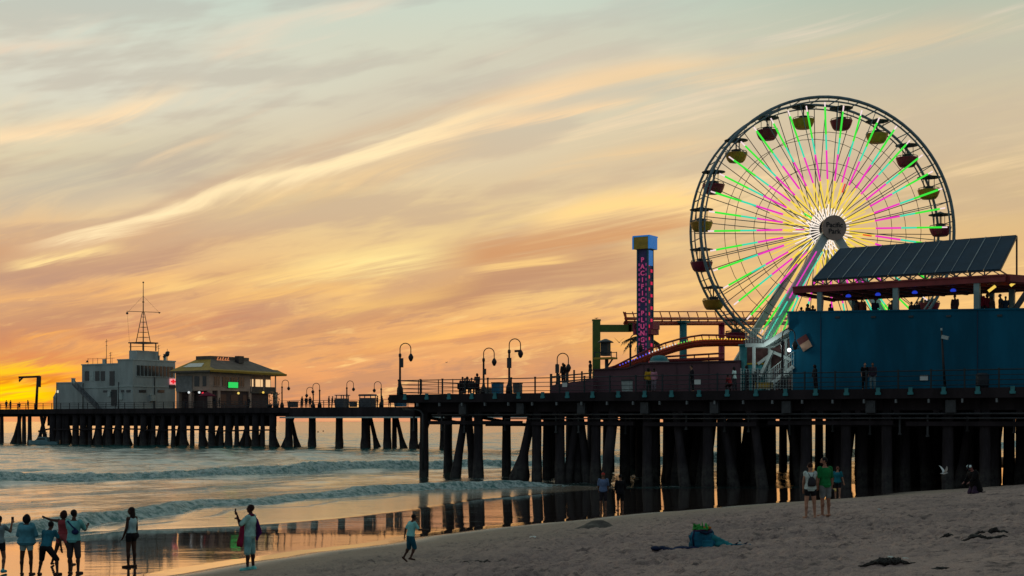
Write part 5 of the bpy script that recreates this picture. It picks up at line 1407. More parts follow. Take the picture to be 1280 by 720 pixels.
# ---------------------------------------------------------------- restaurant
YR = 1.4
cr = W2.hit(262, YR); ye = W2.hity(345, cr)-YR
rs_ = thing('restaurant', 'two-storey restaurant with yellow hipped roof and green lit sign on the far pier', 'building', W2.w(cr, YR, FZ), RZ)
def rz_(py, y0=0.0, x0=0.0): return W2.z(py, cr+x0, YR+y0)-FZ
xL = W2.hit(219.5, YR)-cr
ze = rz_(463.5); zfl = rz_(488)
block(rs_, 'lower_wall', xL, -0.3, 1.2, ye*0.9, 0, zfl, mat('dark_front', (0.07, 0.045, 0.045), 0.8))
block(rs_, 'upper_wall', xL, 0, 0, ye*0.60, zfl, ze, CREAM)
block(rs_, 'upper_wall', xL, -1.2, ye*0.60, ye, zfl, ze-0.02, CREAM)
block(rs_, 'balcony_floor', xL, 0.1, ye*0.6, ye, zfl-0.3, zfl-0.02, STEEL)
for nm in (0,):
    for yk in (0.05, ye*0.12, ye*0.58, ye*0.99):
        block(rs_, 'corner_pier', -0.6, -0.02, yk, yk+0.6, 0, zfl, CREAM)
    for xk in (xL+0.1, xL*0.62): block(rs_, 'corner_pier', xk, xk+0.6, 0.05, 0.7, 0, zfl, CREAM)
# roof: hip with a flat raised middle
ov = 1.3; zc_ = rz_(448)+1.0
ROOFY = mat('roof_ochre', (0.36, 0.22, 0.02), 0.7, 0, 0.2, 0.8)
ROOFG = mat('roof_felt', (0.15, 0.12, 0.10), 0.85, 0, 0.2, 0.8)
xa, xb, ya, yb_ = xL-0.2, ov, -ov, ye+1.2
zE = ze+0.05
ix0, ix1, iy0, iy1 = xL+1.2, -3.2, 3.6, ye*0.80
zRf = zE+2.1
mb = MB()
V8 = [(xa, ya, zE), (xb, ya, zE), (xb, yb_, zE-0.2), (xa, yb_, zE-0.2), (ix0, iy0, zRf), (ix1, iy0, zRf), (ix1, iy1, zRf), (ix0, iy1, zRf)]
mb.m(0).add(V8, [(0, 1, 5, 4)]); mb.m(1).add(V8, [(1, 2, 6, 5)]); mb.m(1).add(V8, [(2, 3, 7, 6), (3, 0, 4, 7), (4, 5, 6, 7)]); mb.m(1).add([(x, y, z-0.28) for x, y, z in V8[:4]]+V8[:4], [(3, 2, 1, 0), (0, 1, 5, 4), (1, 2, 6, 5), (2, 3, 7, 6), (3, 0, 4, 7)])
rf = mb.build('roof', [ROOFY, ROOFG], rs_)
mb = MB(); mb.add([(xb, ya, zE+0.02), (xb+0.02, yb_, zE-0.18), (xb-1.7, yb_-0.4, zE+0.62), (xb-1.9, ya+1.9, zE+0.88)], [(0, 1, 2, 3)]); mb.prism([(xb+0.03, ya, zE-0.25), (xb+0.03, yb_, zE-0.45), (xb+0.03, yb_, zE-0.12), (xb+0.03, ya, zE+0.08)], (0.1, 0, 0)); mb.build('ochre_edge', ROOFY, rf)
mb = MB(); mb.prism([(ix0, iy0-0.1, zRf-0.5), (ix1, iy0-0.1, zRf-0.5), (ix1, iy0-0.1, zRf+0.55), (ix0, iy0-0.1, zRf+0.55)], (0, iy1-iy0, 0)); mb.build('roof_parapet', ROOFG, rf)
mb = MB(); k0, k1 = 0.30, 0.62; P0 = Vector(V8[0]); P1 = Vector(V8[1]); P4 = Vector(V8[4]); P5 = Vector(V8[5])
def rp4(u, v_): return P0.lerp(P1, u).lerp(P4.lerp(P5, u), v_)+Vector((0, -0.05, 0.06))
mb.add([rp4(0.18, k0), rp4(0.74, k0), rp4(0.74, k1), rp4(0.18, k1), rp4(0.18, k0)-Vector((0, -.05, .1)), rp4(0.74, k0)-Vector((0, -.05, .1)), rp4(0.74, k1)-Vector((0, -.05, .1)), rp4(0.18, k1)-Vector((0, -.05, .1))], [(0, 1, 2, 3), (0, 4, 5, 1), (1, 5, 6, 2), (2, 6, 7, 3), (3, 7, 4, 0)]); mb.build('skylight', mat('skylight_pale', (0.55, 0.55, 0.5), 0.4, 0, 0.05), rf)
mb = MB(); mb.box((ix1+1.0, iy0+(iy1-iy0)*0.62, zRf+0.1), (0.9, 1.3, 1.2)); mb.build('chimney', STEEL, rf)
ORL = emat('roof_sign_orange', lin(215, 130, 80), 0.8)
mb = MB(); y_ = iy0+(iy1-iy0)*0.12
for k in range(5): mb.bar((ix1+0.3, y_+k*0.62, zRf-0.25), (ix1+0.3, y_+k*0.62+0.35, zRf+0.42-0.12*(k % 2)), 0.08, 0.14); mb.bar((ix1+0.3, y_+k*0.62+0.1, zRf-0.2), (ix1+0.3, y_+k*0.62+0.5, zRf-0.05), 0.06, 0.1)
mb.build('roof_sign', ORL, rf)
# windows upper floor, end face
for ya_, w_ in ((1.0, 1.3), (3.0, 1.5), (5.0, 1.5), (6.9, 1.3)):
    mb = MB(); mb.box((0.03, ya_+w_/2, zfl+1.55), (0.1, w_, 1.5)); wn = mb.build('window', GLASS, rs_)
    mb = MB(); mb.box((0.06, ya_+w_/2, zfl+0.74), (0.16, w_+0.2, 0.1)); mb.box((0.065, ya_+w_/2, zfl+1.55), (0.1, 0.08, 1.5)); mb.build('frame', CREAM, wn)
WARM = emat('window_lit', lin(250, 205, 150), 0.9)
for ya_, w_ in ((ye*0.63, 1.5), (ye*0.76, 1.1), (ye*0.84, 0.7), (ye*0.92, 1.1)):
    mb = MB(); mb.box((-1.17, ya_+w_/2, zfl+1.5), (0.1, w_, 1.3)); mb.build('lit_window', WARM, rs_)
mb = MB(); mb.prism([(0.02, ye*0.6, zfl), (0.02, ye, zfl), (0.02, ye, zfl+0.85), (0.02, ye*0.6, zfl+0.85)], (-0.12, 0, 0)); mb.build('balcony_rail', STEEL, rs_)
for yk in (ye*0.61, ye*0.8, ye-0.2): block(rs_, 'post', -0.12, 0.05, yk, yk+0.18, zfl, ze-0.05, CREAM)
block(rs_, 'window', xL*0.44, xL*0.30, -0.06, 0.05, zfl+0.7, zfl+2.4, GLASS); block(rs_, 'window', xL*0.20, xL*0.10, -0.06, 0.05, zfl+0.7, zfl+2.4, GLASS); block(rs_, 'wall_board', xL*0.97, xL*0.50, -0.12, 0.02, zfl-0.2, zfl+2.5, mat('board_grey', (0.22, 0.22, 0.22), 0.7))
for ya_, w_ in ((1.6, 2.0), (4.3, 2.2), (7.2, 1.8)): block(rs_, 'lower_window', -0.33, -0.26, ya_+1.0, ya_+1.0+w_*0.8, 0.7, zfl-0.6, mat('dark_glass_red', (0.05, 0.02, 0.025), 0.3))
gs = thing('green_sign', 'small glowing green sign on the end wall of the restaurant', 'sign', W2.w(cr+0.1, YR+5.4, FZ+zfl+0.1), RZ)
zz_ = W2.z(481.3, cr, YR+5.4)-FZ-zfl-0.1
mb = MB(); mb.box((0.06, 0, zz_), (0.1, 2.3, 0.95)); mb.build('light_panel', emat('neon_green', lin(40, 215, 95), 0.9), gs)
mb = MB(); mb.box((0.0, 0, zz_), (0.1, 2.5, 1.1)); mb.build('frame', STEEL, gs)
for nm, px, py, m_, lab in (('wall_lamp', 253.5, 491.5, emat('lamp_red', lin(235, 45, 65), 1.0), 'small red lamp at the left front of restaurant'), ('wall_lamp', 298, 491.5, emat('lamp_yellow', lin(250, 215, 110), 1.0), 'small yellow lamp under the restaurant balcony'),
                     ('wall_lamp', 329, 490.5, bpy.data.materials['lamp_warm'], 'warm lamp at the right end of restaurant'), ('wall_lamp', 249, 490.5, bpy.data.materials['bulb_white'], 'small white lamp left of the red one'), ('wall_lamp', 236, 490.5, bpy.data.materials['bulb_white'], 'small white lamp at the far left of restaurant front')):
    v = fq(px, py, YR-0.3) if px < 262 else W2.l(P(px, py, W2.w(cr+0.4, W2.hity(px, cr+0.4)).y))
    o = thing(nm, lab, 'lamp', W2.w(v.x, v.y, v.z), RZ); mb = MB(); mb.ball((0, 0, 0), 0.20, 8, 6); mb.build('bulb', m_, o); mb = MB(); mb.bar((0, 0, 0.12), (0, 0.3, 0.3), 0.08); mb.build('bracket', STEEL, o)
def parasol(px, y0, H, r, m_, label):
    x_ = W2.hit(px, y0); o = thing('parasol', label, 'parasol', W2.w(x_, y0, FZ), RZ)
    mb = MB(); mb.tube((0, 0, 0), (0, 0, H), 0.05, None, 6); mb.build('pole', STEEL, o)
    mb = MB(); mb.lathe([(0.03, H+0.1), (r*0.5, H-0.2), (r, H-0.6), (r*0.96, H-0.66), (0.03, H-0.05)], 10); mb.build('canopy', m_, o)
parasol(259, -0.2, 2.6, 1.5, mat('parasol_red', (0.16, 0.015, 0.04), 0.8), 'closed-in dark red parasol at the front of restaurant')
# folded plants / tables at the right end
for px, lab in ((337, 'bushy dark potted plant right of the restaurant'), (345, 'second bushy potted plant, next to the far lamp post')):
    x_ = W2.hit(px, 1.4); o = thing('potted_plant', lab, 'plant', W2.w(x_, 1.4, FZ), RZ)
    mb = MB(); mb.lathe([(0.35, 0), (0.5, 0.6), (0.45, 0.62)], 10); mb.build('pot', STEEL, o)
    mb = MB(); r_ = random.Random(px)
    for k in range(70):
        a = r_.uniform(0, 6.28); rr = r_.uniform(0.1, 0.9); z0 = r_.uniform(0.6, 2.4); c = Vector((math.cos(a)*rr, math.sin(a)*rr, z0)); d_ = Vector((r_.uniform(-1, 1), r_.uniform(-1, 1), r_.uniform(-.3, 1)))*0.35; s_ = Vector((r_.uniform(-1, 1), r_.uniform(-1, 1), 0))*0.12
        mb.add([c-s_, c+s_, c+d_], [(0, 1, 2)])
    mb.tube((0, 0, 0.6), (0, 0, 2.0), 0.06, 0.02, 5); mb.build('foliage', mat('dark_foliage', (0.03, 0.05, 0.02), 0.7), o)
# ---------------------------------------------------------------- davit crane and boat
xc_ = W2.hit(45.5, 0.8)
dv = thing('davit_crane', 'dark davit crane with its boom to the left, against the sun glow', 'crane', W2.w(xc_, 0.8, FZ), RZ)
zt = W2.z(470, xc_, 0.8)-FZ; A_ = -RZ; ax = Vector((math.cos(A_), math.sin(A_), 0))
mb = MB(); mb.tube((-0.1, 0, 0), ax*0.25+Vector((0, 0, zt)), 0.26, 0.2, 8); mb.bar(ax*0.45+Vector((0, 0, zt-2.0)), ax*0.5+Vector((0, 0, zt)), 0.35, 0.6); mb.build('post', LAMPM, dv)
mb = MB(); mb.bar(ax*0.6+Vector((0, 0, zt-0.1)), ax*-3.2+Vector((0, 0, zt-0.25)), 0.26, 0.36); mb.build('boom', LAMPM, dv)
mb = MB(); mb.bar(ax*-2.5+Vector((0, 0, zt-0.3)), ax*-3.1+Vector((0, 0, zt-0.9)), 0.16, 0.3); mb.tube(ax*-3.1+Vector((0, 0, zt-0.3)), ax*-3.1+Vector((0, 0, zt-1.1)), 0.07, None, 6); mb.build('hook', LAMPM, dv)
bp_ = P(57, 556.5, CZ*F/(556.5-HY))
boat = thing('motor_boat', 'small pale teal motor boat with cabin moored under the far pier', 'boat', (bp_.x, bp_.y-1.0, 0), math.radians(-4))
BH = mat('boat_hull', (0.16, 0.30, 0.33), 0.4, 0, 0.15); BD = mat('boat_dark', (0.03, 0.05, 0.06), 0.3)
L = 2.75; rings = []
for k in range(9):
    s = k/8; x_ = -L+2*L*s; w_ = 0.95*(1-max(0, (0.45-s)/0.45)**2.0*0.96); z1 = 0.62+0.30*(1-s)**1.5; z0 = -0.35+0.5*max(0, 0.3-s)
    rings.append((Vector((x_, 0, (z0+z1)/2)), Vector((0, w_, 0)), Vector((0, 0, (z1-z0)/2))))
mb = MB()
vs = []
for c, a_, b_ in rings:
    w_ = a_.y; hz = b_.z
    vs += [c+Vector((0, -w_, hz)), c+Vector((0, -w_*0.9, 0)), c+Vector((0, -w_*0.3, -hz)), c+Vector((0, w_*0.3, -hz)), c+Vector((0, w_*0.9, 0)), c+Vector((0, w_, hz))]
fs = []
for i in range(8):
    for j in range(6): fs.append((i*6+j, i*6+(j+1) % 6, (i+1)*6+(j+1) % 6, (i+1)*6+j))
fs += [tuple(range(6)), tuple(range(53, 47, -1))]
mb.add(vs, fs); mb.build('hull', BH, boat)
mb = MB(); mb.prism([(-1.5, -0.7, 0.72), (0.9, -0.7, 0.66), (0.7, -0.7, 1.45), (-0.7, -0.7, 1.5)], (0, 1.4, 0)); cbn = mb.build('cabin', BH, boat)
mb = MB(); mb.prism([(-1.1, -0.74, 0.98), (0.6, -0.74, 0.98), (0.52, -0.74, 1.3), (-0.75, -0.74, 1.32)], (0, 0.06, 0)); mb.build('window', BD, cbn)
mb = MB(); mb.path([(-0.6, -0.6, 1.5), (-0.6, -0.6, 2.3), (0.3, -0.6, 2.3), (0.3, -0.6, 1.45)], 0.05, 5); mb.path([(-0.6, 0.6, 1.5), (-0.6, 0.6, 2.3), (0.3, 0.6, 2.3), (0.3, 0.6, 1.45)], 0.05, 5); mb.box((-0.15, 0, 2.33), (1.1, 1.4, 0.08)); mb.build('hardtop', BD, boat)
mb = MB(); mb.box((2.75, 0, 0.55), (0.4, 0.5, 0.8)); mb.build('outboard_motor', BD, boat)

# lit lamp at the corner of the blue building, over the stairs
lv = N.q(986.5, 437.5, 2.3)
lw = thing('corner_lamp', 'bright white lamp at the left edge of the blue building, over the stairs', 'lamp', N.w(lv.x, lv.y, lv.z), RZ)
mb = MB(); mb.ball((0, 0, 0), 0.13, 10, 6); mb.build('bulb', emat('lamp_bright', lin(250, 255, 250), 3.0), lw)
mb = MB(); mb.bar((0, 0.1, 0.05), (0.5, 0.5, 0.1), 0.07); mb.build('bracket', STEEL, lw)
pd_ = bpy.data.lights.new('corner_lamp_light', 'POINT'); pd_.energy = 60; pd_.color = (0.85, 1.0, 0.95); pd_.shadow_soft_size = 0.2
po_ = bpy.data.objects.new('corner_lamp_light', pd_); COL.objects.link(po_); po_.location = N.w(lv.x-1.2, lv.y-0.6, lv.z+0.1)
# ---------------------------------------------------------------- people
def remesh(mb, name, m_, voxel, smooth=3):
    me0 = mb.mesh('tmp', m_)
    o = bpy.data.objects.new('tmp', me0); COL.objects.link(o)
    r = o.modifiers.new('r', 'REMESH'); r.mode = 'VOXEL'; r.voxel_size = voxel; r.use_smooth_shade = True
    if smooth: s = o.modifiers.new('s', 'SMOOTH'); s.iterations = smooth; s.factor = 0.5
    bpy.context.view_layer.update()
    me = bpy.data.meshes.new_from_object(o.evaluated_get(bpy.context.evaluated_depsgraph_get()))
    me.name = name; bpy.data.objects.remove(o)
    if not me.materials: me.materials.append(m_)
    return me
def cap(mb, a, b, r1, r2, n=10):
    mb.tube(a, b, r1, r2, n); mb.ball(a, r1, n, 6); mb.ball(b, r2, n, 6)
SKIN_D = (70, 46, 36); SKIN_M = (120, 84, 66); SKIN_L = (165, 122, 100)
def V3(*a): return Vector(a)
def person(label, loc, H, face, skin=SKIN_M, pose=None, top=None, bottom=None, hair=None, shoes=None, extras=None, fine=True, group=None, category='person', female=False):
    """face: heading in degrees, 0 = looking away from the camera, 90 = looking left in the picture"""
    P_ = dict(lean=2, side=0, head=(0, 0), hipz=0, la=((-.13, .02, -1), (-.03, .16, -1)), ra=((.13, .02, -1), (.03, .16, -1)),
              ll=((-.05, .03, -1), (-.02, -.05, -1)), rl=((.05, .03, -1), (.02, -.05, -1)), lf=None, rf=None, grip=None)
    if pose: P_.update(pose)
    vox = 0.0085 if fine else 0.028
    hw = 0.052*H; sw = (0.098 if female else 0.112)*H
    lean = math.radians(P_['lean']); side = math.radians(P_['side'])
    up = Vector((math.sin(side), math.sin(lean), math.cos(lean)*math.cos(side))).normalized()
    fw = Vector((0, math.cos(lean), -math.sin(lean))).normalized(); rt = fw.cross(up).normalized()
    # pelvis at origin first; shifted up afterwards
    def T(h, f=0.0, r=0.0): return up*(h*H)+fw*(f*H)+rt*(r*H)
    J = {}
    for s, k in ((-1, 'l'), (1, 'r')):
        hp = Vector((s*hw, 0, -0.005*H)); d1 = Vector(P_[k+'l'][0]).normalized(); d2 = Vector(P_[k+'l'][1]).normalized()
        J[k+'hip'] = hp; J[k+'knee'] = hp+d1*0.245*H; J[k+'ank'] = J[k+'knee']+d2*0.235*H
        fd = Vector(P_[k+'f']).normalized() if P_[k+'f'] else Vector((s*0.18, 1, -0.12)).normalized()
        J[k+'toe'] = J[k+'ank']+fd*0.105*H+Vector((0, 0, -0.018*H)); J[k+'heel'] = J[k+'ank']-fd*0.03*H+Vector((0, 0, -0.022*H))
        sh = T(0.290, -0.004, s*sw/H*0.90); e1 = Vector(P_[k+'a'][0]).normalized(); e2 = Vector(P_[k+'a'][1]).normalized()
        J[k+'sh'] = sh; J[k+'elb'] = sh+e1*0.168*H; J[k+'wri'] = J[k+'elb']+e2*0.145*H; J[k+'hd'] = e2
    low = min(min(J[k+'toe'].z-0.02*H, J[k+'heel'].z-0.028*H) for k in 'lr')
    if P_.get('kneel'): low = min(low, J['lknee'].z-0.036*H, J['rknee'].z-0.036*H)
    if P_.get('low') is not None: low = P_['low']*H
    dz = Vector((0, 0, -low))
    for k in J:
        if not k.endswith('hd'): J[k] = J[k]+dz
    base_ = dz
    def TT(h, f=0.0, r=0.0): return base_+T(h, f, r)
    g = 0.93 if female else 1.0
    torso = [(-0.035, .072, .060), (0.0, .090, .066), (0.05, .088*(1.04 if female else 1), .066), (0.11, .078*g, .058), (0.17, .085*g, .062), (0.23, .094*g, .068), (0.275, .092*g, .060), (0.305, .062, .045), (0.325, .034, .034)]
    def torso_loft(mb, gain=1.0, pad=0.0, lo=0, hi=9, lift=0.0):
        rr = [(TT(h, -0.006 if h > .2 else 0.0), rt*((a*gain)*H+pad), fw*((b*gain)*H+pad)) for h, a, b in torso[lo:hi]]
        mb.loft(rr, 16)
    # ---- body
    sk = cloth(skin, 0.6)
    loc = Vector(loc); loc.z -= 0.02
    root = thing('person', label, category, loc, math.radians(face), group)
    mb = MB(); torso_loft(mb)
    hy, hpit = math.radians(P_['head'][0]), math.radians(P_['head'][1])
    hu = (up+fw*(-0.15*0)).normalized(); hf = (Matrix.Rotation(hy, 3, up) @ fw)
    hr = hf.cross(up).normalized(); Rp = Matrix.Rotation(hpit, 3, hr); hf2 = Rp @ hf; hu2 = Rp @ up
    nb = TT(0.318); hc = nb+hu2*(0.096*H)+hf2*(0.012*H)
    cap(mb, TT(0.30), nb+hu2*0.03*H, 0.034*H, 0.031*H, 12)
    M3 = Matrix((hr, hf2, hu2)).transposed()
    mb.ball(hc+hu2*0.010*H, (0.0445*H, 0.056*H, 0.056*H), 16, 12, M3)
    mb.ball(hc-hu2*0.030*H+hf2*0.014*H, (0.034*H, 0.040*H, 0.034*H), 12, 8, M3)
    mb.ball(hc-hu2*0.012*H+hf2*0.058*H, (0.008*H, 0.014*H, 0.016*H), 8, 6, M3)
    mb.ball(hc-hu2*0.036*H+hf2*0.049*H, (0.014*H, 0.006*H, 0.006*H), 8, 6, M3)
    for s in (-1, 1): mb.ball(hc+hr*(s*0.046*H)-hf2*0.004*H, (0.007*H, 0.013*H, 0.018*H), 8, 6, M3)
    for k, s in (('l', -1), ('r', 1)):
        cap(mb, J[k+'hip'], J[k+'knee'], 0.052*H, 0.034*H, 12); cap(mb, J[k+'knee'], J[k+'ank'], 0.033*H, 0.021*H, 12)
        calf = J[k+'knee'].lerp(J[k+'ank'], 0.30); mb.ball(calf-fw*0.006*H, (0.034*H, 0.036*H, 0.06*H), 10, 8)
        cap(mb, J[k+'heel'], J[k+'toe'], 0.024*H, 0.019*H, 10); cap(mb, J[k+'ank'], J[k+'heel'], 0.022*H, 0.022*H, 8)
        cap(mb, J[k+'sh'], J[k+'elb'], 0.030*H, 0.0235*H, 12); cap(mb, J[k+'elb'], J[k+'wri'], 0.024*H, 0.0165*H, 12)
        mb.ball(J[k+'sh'], 0.036*H, 12, 8)
        # hand: palm, four bent fingers, thumb leaving its side
        d = J[k+'hd']; w = J[k+'wri']
        ref = fw if abs(d.dot(fw)) < 0.8 else up
        ac = d.cross(ref).normalized(); pn_ = ac.cross(d).normalized()
        palm = w+d*0.028*H
        mb.ball(palm, (0.0225*H, 0.011*H, 0.031*H), 10, 8, Matrix((ac, pn_, d)).transposed())
        if fine:
            curl = 0.75 if P_['grip'] else 0.35
            for i, (off, ln) in enumerate(((-0.0165, .040), (-0.0055, .046), (.0055, .044), (.0165, .035))):
                b0 = w+d*0.050*H+ac*off*H; b1 = b0+(d*math.cos(curl*.5)+pn_*math.sin(curl*.5)).normalized()*ln*0.5*H
                b2 = b1+(d*math.cos(curl*1.6)+pn_*math.sin(curl*1.6)).normalized()*ln*0.5*H
                cap(mb, w+d*0.03*H+ac*off*0.8*H, b0, 0.0055*H, 0.0055*H, 6); cap(mb, b0, b1, 0.0054*H, 0.0050*H, 6); cap(mb, b1, b2, 0.0050*H, 0.0042*H, 6)
            t0 = w+d*0.014*H-ac*s*0.014*H; t1 = t0+(d*0.6-ac*s*0.7+pn_*0.3).normalized()*0.026*H; t2 = t1+(d*0.95+pn_*0.3).normalized()*0.02*H
            cap(mb, t0, t1, 0.0068*H, 0.006*H, 6); cap(mb, t1, t2, 0.006*H, 0.005*H, 6)
        J[k+'grip'] = w+d*0.055*H+pn_*0.014*H; J[k+'pn'] = pn_
    mesh_obj('body', remesh(mb, 'body', sk, vox, 4 if fine else 2), root)
    if fine:
        for s in (-1, 1):
            e = MB(); e.ball(hc+hr*(s*0.018*H)+hf2*0.0535*H+hu2*0.006*H, (0.0065*H, 0.004*H, 0.004*H), 8, 6, M3); e.build('eye', INK, root)
    # ---- clothing
    def cl(mb, nm, col, vx=None): return mesh_obj(nm, remesh(mb, nm, col if not isinstance(col, tuple) else cloth(col), vx or (0.011 if fine else 0.028), 3 if fine else 2), root)
    if top:
        col, sleeve, hem, loose = top['col'], top.get('sleeve', 0.55), top.get('hem', 0), top.get('loose', 1.10)
        mb = MB(); torso_loft(mb, loose, 0.010, 1 if hem == 0 else (0 if hem < 0 else 2), 8)
        if hem < 0: # long top hanging past the hips
            mb.loft([(TT(hem), rt*(0.098*loose*H), fw*(0.078*loose*H)), (TT(0.02), rt*(0.094*loose*H+.01), fw*(0.071*loose*H+.01))], 16)
        for k in 'lr':
            if sleeve > 0:
                sl_ = min(sleeve, 1.0); mid = J[k+'sh'].lerp(J[k+'elb'], sl_)
                cap(mb, J[k+'sh'], mid, 0.041*H*(0.5+loose/2), 0.034*H*(0.5+loose/2), 12)
                if sleeve > 1: cap(mb, J[k+'elb'], J[k+'elb'].lerp(J[k+'wri'], sleeve-1), 0.033*H, 0.026*H, 12)
        cl(mb, 'shirt', col)
    if bottom:
        col, ln, loose = bottom['col'], bottom.get('len', 0.8), bottom.get('loose', 1.2)
        mb = MB(); torso_loft(mb, 1.07, 0.006, 0, 3)
        mb.ball(TT(-0.01), (0.092*H, 0.070*H, 0.055*H), 14, 8)
        for k in 'lr':
            e = J[k+'hip'].lerp(J[k+'knee'], min(ln, 1.0)); cap(mb, J[k+'hip'], e, 0.056*H*(0.5+loose*.5), 0.040*H*loose, 14)
            if ln > 1: mb.tube(J[k+'knee'], J[k+'knee'].lerp(J[k+'ank'], min(1.0, ln-1)), 0.040*H*loose, 0.034*H*loose, 14)
        cl(mb, 'skirt' if bottom.get('skirt') else ('shorts' if ln < 1.2 else 'trousers'), col)
    if hair:
        col = hair['col']; mb = MB(); kind = hair.get('kind', 'short')
        g2 = 1.0
        mb.ball(hc+hu2*0.018*H-hf2*0.008*H, (0.0495*H, 0.056*H, 0.054*H), 16, 10, M3)
        if kind == 'bob': mb.ball(hc-hu2*0.016*H-hf2*0.022*H, (0.070*H, 0.054*H, 0.076*H), 16, 10, M3)
        if kind == 'long':
            mb.loft([(hc+hu2*0.03*H-hf2*0.012*H, hr*0.050*H, hf2*0.046*H), (hc-hu2*0.05*H-hf2*0.030*H, hr*0.056*H, hf2*0.036*H), (hc-hu2*0.13*H-hf2*0.050*H, hr*0.058*H, hf2*0.024*H), (hc-hu2*0.205*H-hf2*0.056*H, hr*0.036*H, hf2*0.015*H)], 14)
        if kind == 'bun': mb.ball(hc+hu2*0.048*H-hf2*0.048*H, 0.026*H, 10, 8)
        if kind == 'beard': mb.ball(hc-hu2*0.040*H+hf2*0.028*H, (0.033*H, 0.030*H, 0.026*H), 10, 8, M3)
        cl(mb, 'hair', col, 0.010 if fine else 0.028)
    if shoes:
        for k in 'lr':
            mb = MB(); cap(mb, J[k+'heel'], J[k+'toe'], 0.032*H, 0.026*H, 12); cap(mb, J[k+'ank'], J[k+'heel'], 0.029*H, 0.030*H, 10); cl(mb, 'shoe', shoes)
    info = dict(root=root, J=J, TT=TT, rt=rt, fw=fw, up=up, hc=hc, hf=hf2, hu=hu2, hr=hr, M3=M3, H=H, cl=cl)
    if extras: extras(info)
    return info
def attached(info, name, label, cat, build, group=None):
    """a thing the person wears or holds, placed in the person's frame but kept as its own object"""
    r = info['root']; Mx = Matrix.Translation(r.location) @ Matrix.Rotation(r.rotation_euler.z, 4, 'Z')
    o = thing(name, label, cat, (0, 0, 0), 0, group); org = build['org']
    o.location = Mx @ Vector(org); o.rotation_euler = (0, 0, r.rotation_euler.z)
    for nm, mb, m_ in build['parts']:
        mb.v = [tuple(Vector(v)-Vector(org)) for v in mb.v]; mb.build(nm, m_, o)
    return o
BLK = (22, 22, 26); PHONE = mat('phone_black', (0.01, 0.01, 0.012), 0.25)
def phone_in(info, k, label):
    c = info['J'][k+'grip']; mb = MB(); mb.box((c.x, c.y, c.z+0.035), (0.075, 0.012, 0.15)); m2 = MB(); m2.box((c.x, c.y+0.008, c.z+0.04), (0.066, 0.006, 0.125))
    attached(info, 'phone', label, 'phone', {'org': c, 'parts': [('case', mb, PHONE), ('screen', m2, GLASS)]})
def at_px(px, py): return hit_ground(px, py)
# a) woman cut by the left edge, phone raised
loc = ground_at(-1.5, 40.2)
I = person('person at the left picture edge holding up a phone, grey top and dark shorts', loc, 1.62, 4, SKIN_M, dict(la=((-.3, .8, -.3), (.1, .5, .9)), ra=((.35, .55, -.45), (.10, .3, 1.0)), rl=((.14, .02, -1), (.05, -.45, -.9)), head=(-8, 0), grip=True),
           dict(col=(120, 140, 145), sleeve=.5), dict(col=(30, 28, 34), len=.45), dict(col=BLK, kind='bun'), (70, 150, 160), female=True)
phone_in(I, 'r', 'phone held up by the person at the left picture edge')
# b) woman with bob and oversized teal hoodie
person('person with dark bob hair, baggy teal sweatshirt and white shorts, seen from behind', ground_at(33, 39.6), 1.68, -3, SKIN_D, dict(la=((-.38, .15, -1), (.55, .75, -.25)), ra=((.38, .15, -1), (-.55, .75, -.25)), ll=((-.10, 0, -1), (-.01, -.03, -1)), rl=((.10, 0, -1), (.01, -.03, -1))),
       dict(col=(74, 136, 152), sleeve=1.85, hem=-.0001, loose=1.62), dict(col=(150, 175, 172), len=.36, loose=1.3), dict(col=BLK, kind='bob'), female=True)
# c) bending, hands on the knees, legs apart
person('person bending forward, hands on knees, in dark teal T-shirt and dark shorts', ground_at(57, 39.4), 1.60, -12, SKIN_D, dict(lean=26, la=((-.34, .35, -.9), (-.12, .12, -1)), ra=((.42, .35, -.9), (.10, .15, -1)), ll=((-.34, .42, -.85), (-.06, -.30, -1)), rl=((.46, .36, -.85), (.22, -.30, -1)), head=(0, 10)),
       dict(col=(40, 108, 126), sleeve=.6), dict(col=(30, 28, 32), len=1.0), dict(col=BLK))
# d) girl with arm out, further off
person('person in red top and shorts stretching one arm left, legs astride, behind two others', ground_at(78, 42.5), 1.66, -8, SKIN_D, dict(lean=4, side=2, la=((-1, .25, .05), (-1, .3, .28)), ra=((.3, .5, -.6), (-.2, .8, .2)), ll=((-.34, .1, -1), (-.30, -.12, -1)), rl=((.28, .08, -1), (.26, -.1, -1))),
       dict(col=(140, 58, 62), sleeve=0, hem=1, loose=1.04), dict(col=(150, 74, 76), len=.35), dict(col=(50, 28, 26), kind='bob'), female=True)
# e) man in teal tee with dark strap
def strap_e(i):
    H = i['H']; mb = MB(); pts = []
    for k in range(9):
        t = k/8; a_ = i['TT'](0.302-0.15*t, -0.083+0.030*abs(t-.5)*(1 if t < .5 else .4), -0.070+0.165*t)
        pts.append(a_)
    for k in range(8): mb.bar(pts[k], pts[k+1], 0.035, 0.05, i['fw'])
    mb2 = MB(); c = i['TT'](0.135, -0.072, 0.06); mb2.ball(c, (0.11, 0.05, 0.075), 12, 8)
    attached(i, 'sling_bag', 'dark blue sling bag across the back of the teal T-shirt', 'bag', {'org': c, 'parts': [('strap', mb, cloth((28, 48, 92))), ('pouch', mb2, cloth((24, 40, 80)))]})
person('person in pale teal T-shirt and long dark shorts, dark sling bag strap across the back', ground_at(92, 39.6), 1.78, -10, SKIN_D, dict(la=((-.2, .6, -.75), (.35, .9, .3)), ra=((.24, .6, -.8), (-.22, .95, .35)), ll=((-.05, 0, -1), (0, -.02, -1)), rl=((.07, .05, -1), (.02, -.05, -1)), head=(0, 8)),
       dict(col=(104, 176, 176), sleeve=.8, hem=-.0001, loose=1.16), dict(col=(58, 54, 56), len=1.05, loose=1.15), dict(col=BLK), None, strap_e)
